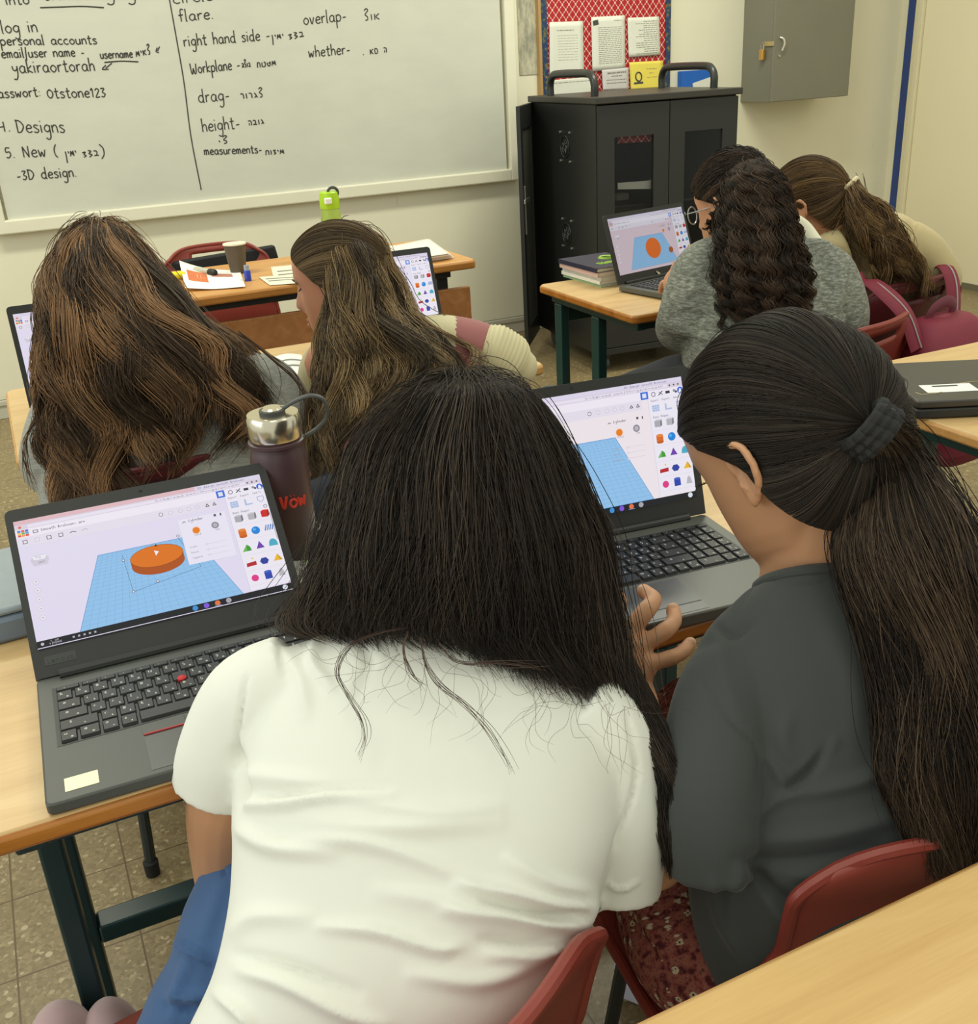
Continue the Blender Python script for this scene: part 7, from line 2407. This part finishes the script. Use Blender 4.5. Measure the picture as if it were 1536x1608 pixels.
# glasses
fG = lambda p_: C3 + .97 * (R3 @ np.array(p_))
mb = MB()
for sx in (-1, 1):
    a = np.linspace(0, 2 * math.pi, 28)
    mb.tube([fG((sx * .033 + .024 * math.cos(t), .108 - .012 * abs(math.cos(t)) * 0 - .006 * (1 + sx * math.cos(t)) , -.004 + .021 * math.sin(t))) for t in a], .0016, 6)
    mb.tube([fG((sx * .057, .098, .002)), fG((sx * .072, .06, .004)), fG((sx * .078, .005, .008))], .0015, 6)
mb.tube([fG((-.009, .104, 0)), fG((0, .108, .003)), fG((.009, .104, 0))], .0014, 6)
gl3 = mb.build('glasses', mat('clear grey spectacle frame', (168, 172, 180), .2, metal=.3), g3)

# ================================================================== girl in the beige top
C4 = P(1272, 327, 2.66)
R4 = headR(-.70 * RH + .58 * FH + np.array([0, 0, -.32]))
G4 = [(1296, 352, 1362, 340, 2.64, .05, .06), (1290, 392, 1425, 338, 2.67, .06, .07), (1312, 440, 1462, 385, 2.75, .08, .09), (1322, 480, 1478, 435, 2.85, .085, .10), (1332, 520, 1474, 490, 2.90, .085, .11), (1345, 580, 1468, 560, 2.92, .085, .12)]
b = MB()
add_head(b, C4, R4, .96, n=44)
b.tube([P(1318, 372, 2.64), P(1303, 355, 2.65), C4 + R4 @ np.array([0, -.02, -.06])], [.054, .05, .052], 16)
b.rings(torso_rows(G4, 20, 32, .88), True)
b.tube(crsample(np.array([P(1450, 395, 2.68), P(1478, 440, 2.74), P(1400, 408, 2.92), P(1330, 400, 2.95)]), np.linspace(0, 3, 18)), np.linspace(.044, .026, 18), 14, round_cap=True)
b.tube(crsample(np.array([P(1300, 400, 2.62), P(1290, 430, 2.72), P(1270, 410, 2.9)]), np.linspace(0, 2, 14)), np.linspace(.044, .026, 14), 14, round_cap=True)
for h4 in (P(1322, 396, 2.97), P(1264, 404, 2.93)):
    b.ell(h4, (.034, .04, .016), np.stack([CR, CU, CF], 1), 14, 10)
    for k in range(4):
        q = h4 + CR * (-.026 + .016 * k) + CF * .03
        b.tube([q, q + CF * .035, q + CF * .055 - CU * .012], [.0088, .0078, .0066], 8, round_cap=True)
pel4 = P(1405, 560, 2.92)
for sx in (-.08, .08):
    kk_ = pel4 * [1, 1, 0] + np.array([sx * 1.2 - .05, .30, .50])
    b.tube([pel4 + [sx, 0, 0], kk_], [.085, .058], 14, round_cap=True)
    b.tube([kk_, kk_ + [0, .02, -.44]], [.056, .036], 14, round_cap=True)
    b.tube([kk_ + [0, .02, -.455], kk_ + [0, .16, -.475]], [.035, .028], 12, round_cap=True)
g4 = person('girl in a beige sweatshirt with a loose brown ponytail bent over her desk at right', (2.13, 2.22, 0), b, SKIN3, .0048, 2)
M_BEIGE = m_cloth('beige cotton fleece', (190, 174, 132), var=.05, bump=.15)
s = MB()
s.rings(torso_rows(G4, 36, 44, 1.0), True)
s.tube(crsample(np.array([P(1420, 375, 2.67), P(1452, 398, 2.68), P(1478, 442, 2.74), P(1405, 412, 2.90)]), np.linspace(0, 3, 22)), np.interp(np.linspace(0, 3, 22), [0, 1, 2, 3], [.055, .056, .05, .042]), 24)
s.tube(crsample(np.array([P(1325, 390, 2.62), P(1302, 402, 2.63), P(1291, 430, 2.71), P(1274, 414, 2.86)]), np.linspace(0, 3, 20)), np.interp(np.linspace(0, 3, 20), [0, 1, 2, 3], [.055, .055, .05, .04]), 22)
sculpt('sweatshirt', s, M_BEIGE, g4, voxel=.006, it=4, post=fold_post([([(1330, 420), (1370, 440), (1420, 430)], .006, 7), ([(1320, 455), (1360, 468), (1410, 462)], -.006, 6), ([(1430, 380), (1445, 420), (1450, 460)], .006, 6), ([(1300, 385), (1330, 400), (1340, 430)], -.005, 5)], .004, 19))
s = MB()
for sx in (-.08, .08):
    kk_ = pel4 * [1, 1, 0] + np.array([sx * 1.2 - .05, .30, .50])
    s.tube([pel4 + [sx, 0, 0], pel4 * .5 + kk_ * .5 + [0, 0, .02], kk_ + [0, .01, .01], kk_ + [0, .03, -.2], kk_ + [0, .03, -.36]], [.11, .10, .075, .09, .10], 20)
s.ell(pel4 + [0, -.01, .02], (.185, .15, .15))
sculpt('skirt', s, m_cloth('dark navy skirt cloth b', (30, 34, 44)), g4, voxel=.01, it=5)
H4 = m_hair('mid brown hair', (52, 40, 27), (104, 81, 54), (150, 120, 80))
pos, rnd, sh = scalp_hair(C4, R4, tuple(.96 * q for q in (.088, .114, .122)), (0, -1, .12), [(0, 140), (35, 135), (62, 118), (84, 98), (100, 80), (125, 68), (180, 60)], 2600, 22, 61, lump=.03, off=(0, -.004, .012), loose=.03)
strands_mesh('hair', pos, RNG.uniform(.0007, .0011, len(pos)), rnd, H4, g4, [(sh, .25)])
tie4 = C4 + R4 @ (np.array([0, -.118, .026]) * .96)
pt = project(tie4[None])[0]
L4 = [(pt[0] - 8, pt[1] + 8, pt[0] + 10, pt[1] - 8, pt[2], .018), (1330, 330, 1360, 308, 2.56, .03), (1352, 372, 1396, 342, 2.55, .03), (1376, 412, 1420, 388, 2.56, .028), (1394, 456, 1446, 438, 2.58, .022)]
pos, rnd, sh = lock_hair(L4, 2600, 30, 46, 63, wave=(.014, 2.2), spread=.2, lockvar=.10, endvar=.14, flyaway=.06, shell_to=.6, shell_sc=.75, lowspread=.5, t0max=.05, frizz=.004)
strands_mesh('ponytail', pos, RNG.uniform(.0007, .0011, len(pos)), rnd, H4, g4, [(sh, .2)])
wisps([[(1340, 318, 2.56), (1330, 350, 2.57), (1340, 390, 2.59), (1355, 420, 2.61)], [(1345, 320, 2.56), (1370, 350, 2.55), (1384, 400, 2.58), (1380, 440, 2.6)], [(1335, 325, 2.56), (1318, 345, 2.58), (1300, 365, 2.6)]], .0009, H4, g4, .01, 16, name='loose_strands', seed=22)
q4 = nrm(P(1345, 292, 2.6) - P(1328, 308, 2.6))
a = np.linspace(0, 2 * math.pi, 40)
n4 = nrm(np.cross(q4, CF))
MB().tube(tie4 + np.outer(.021 * np.cos(a), q4) + np.outer(.021 * np.sin(a), np.cross(n4, q4)), .006, 8).build('hair_tie', mat('cream hair elastic', (212, 198, 160), .7), g4)
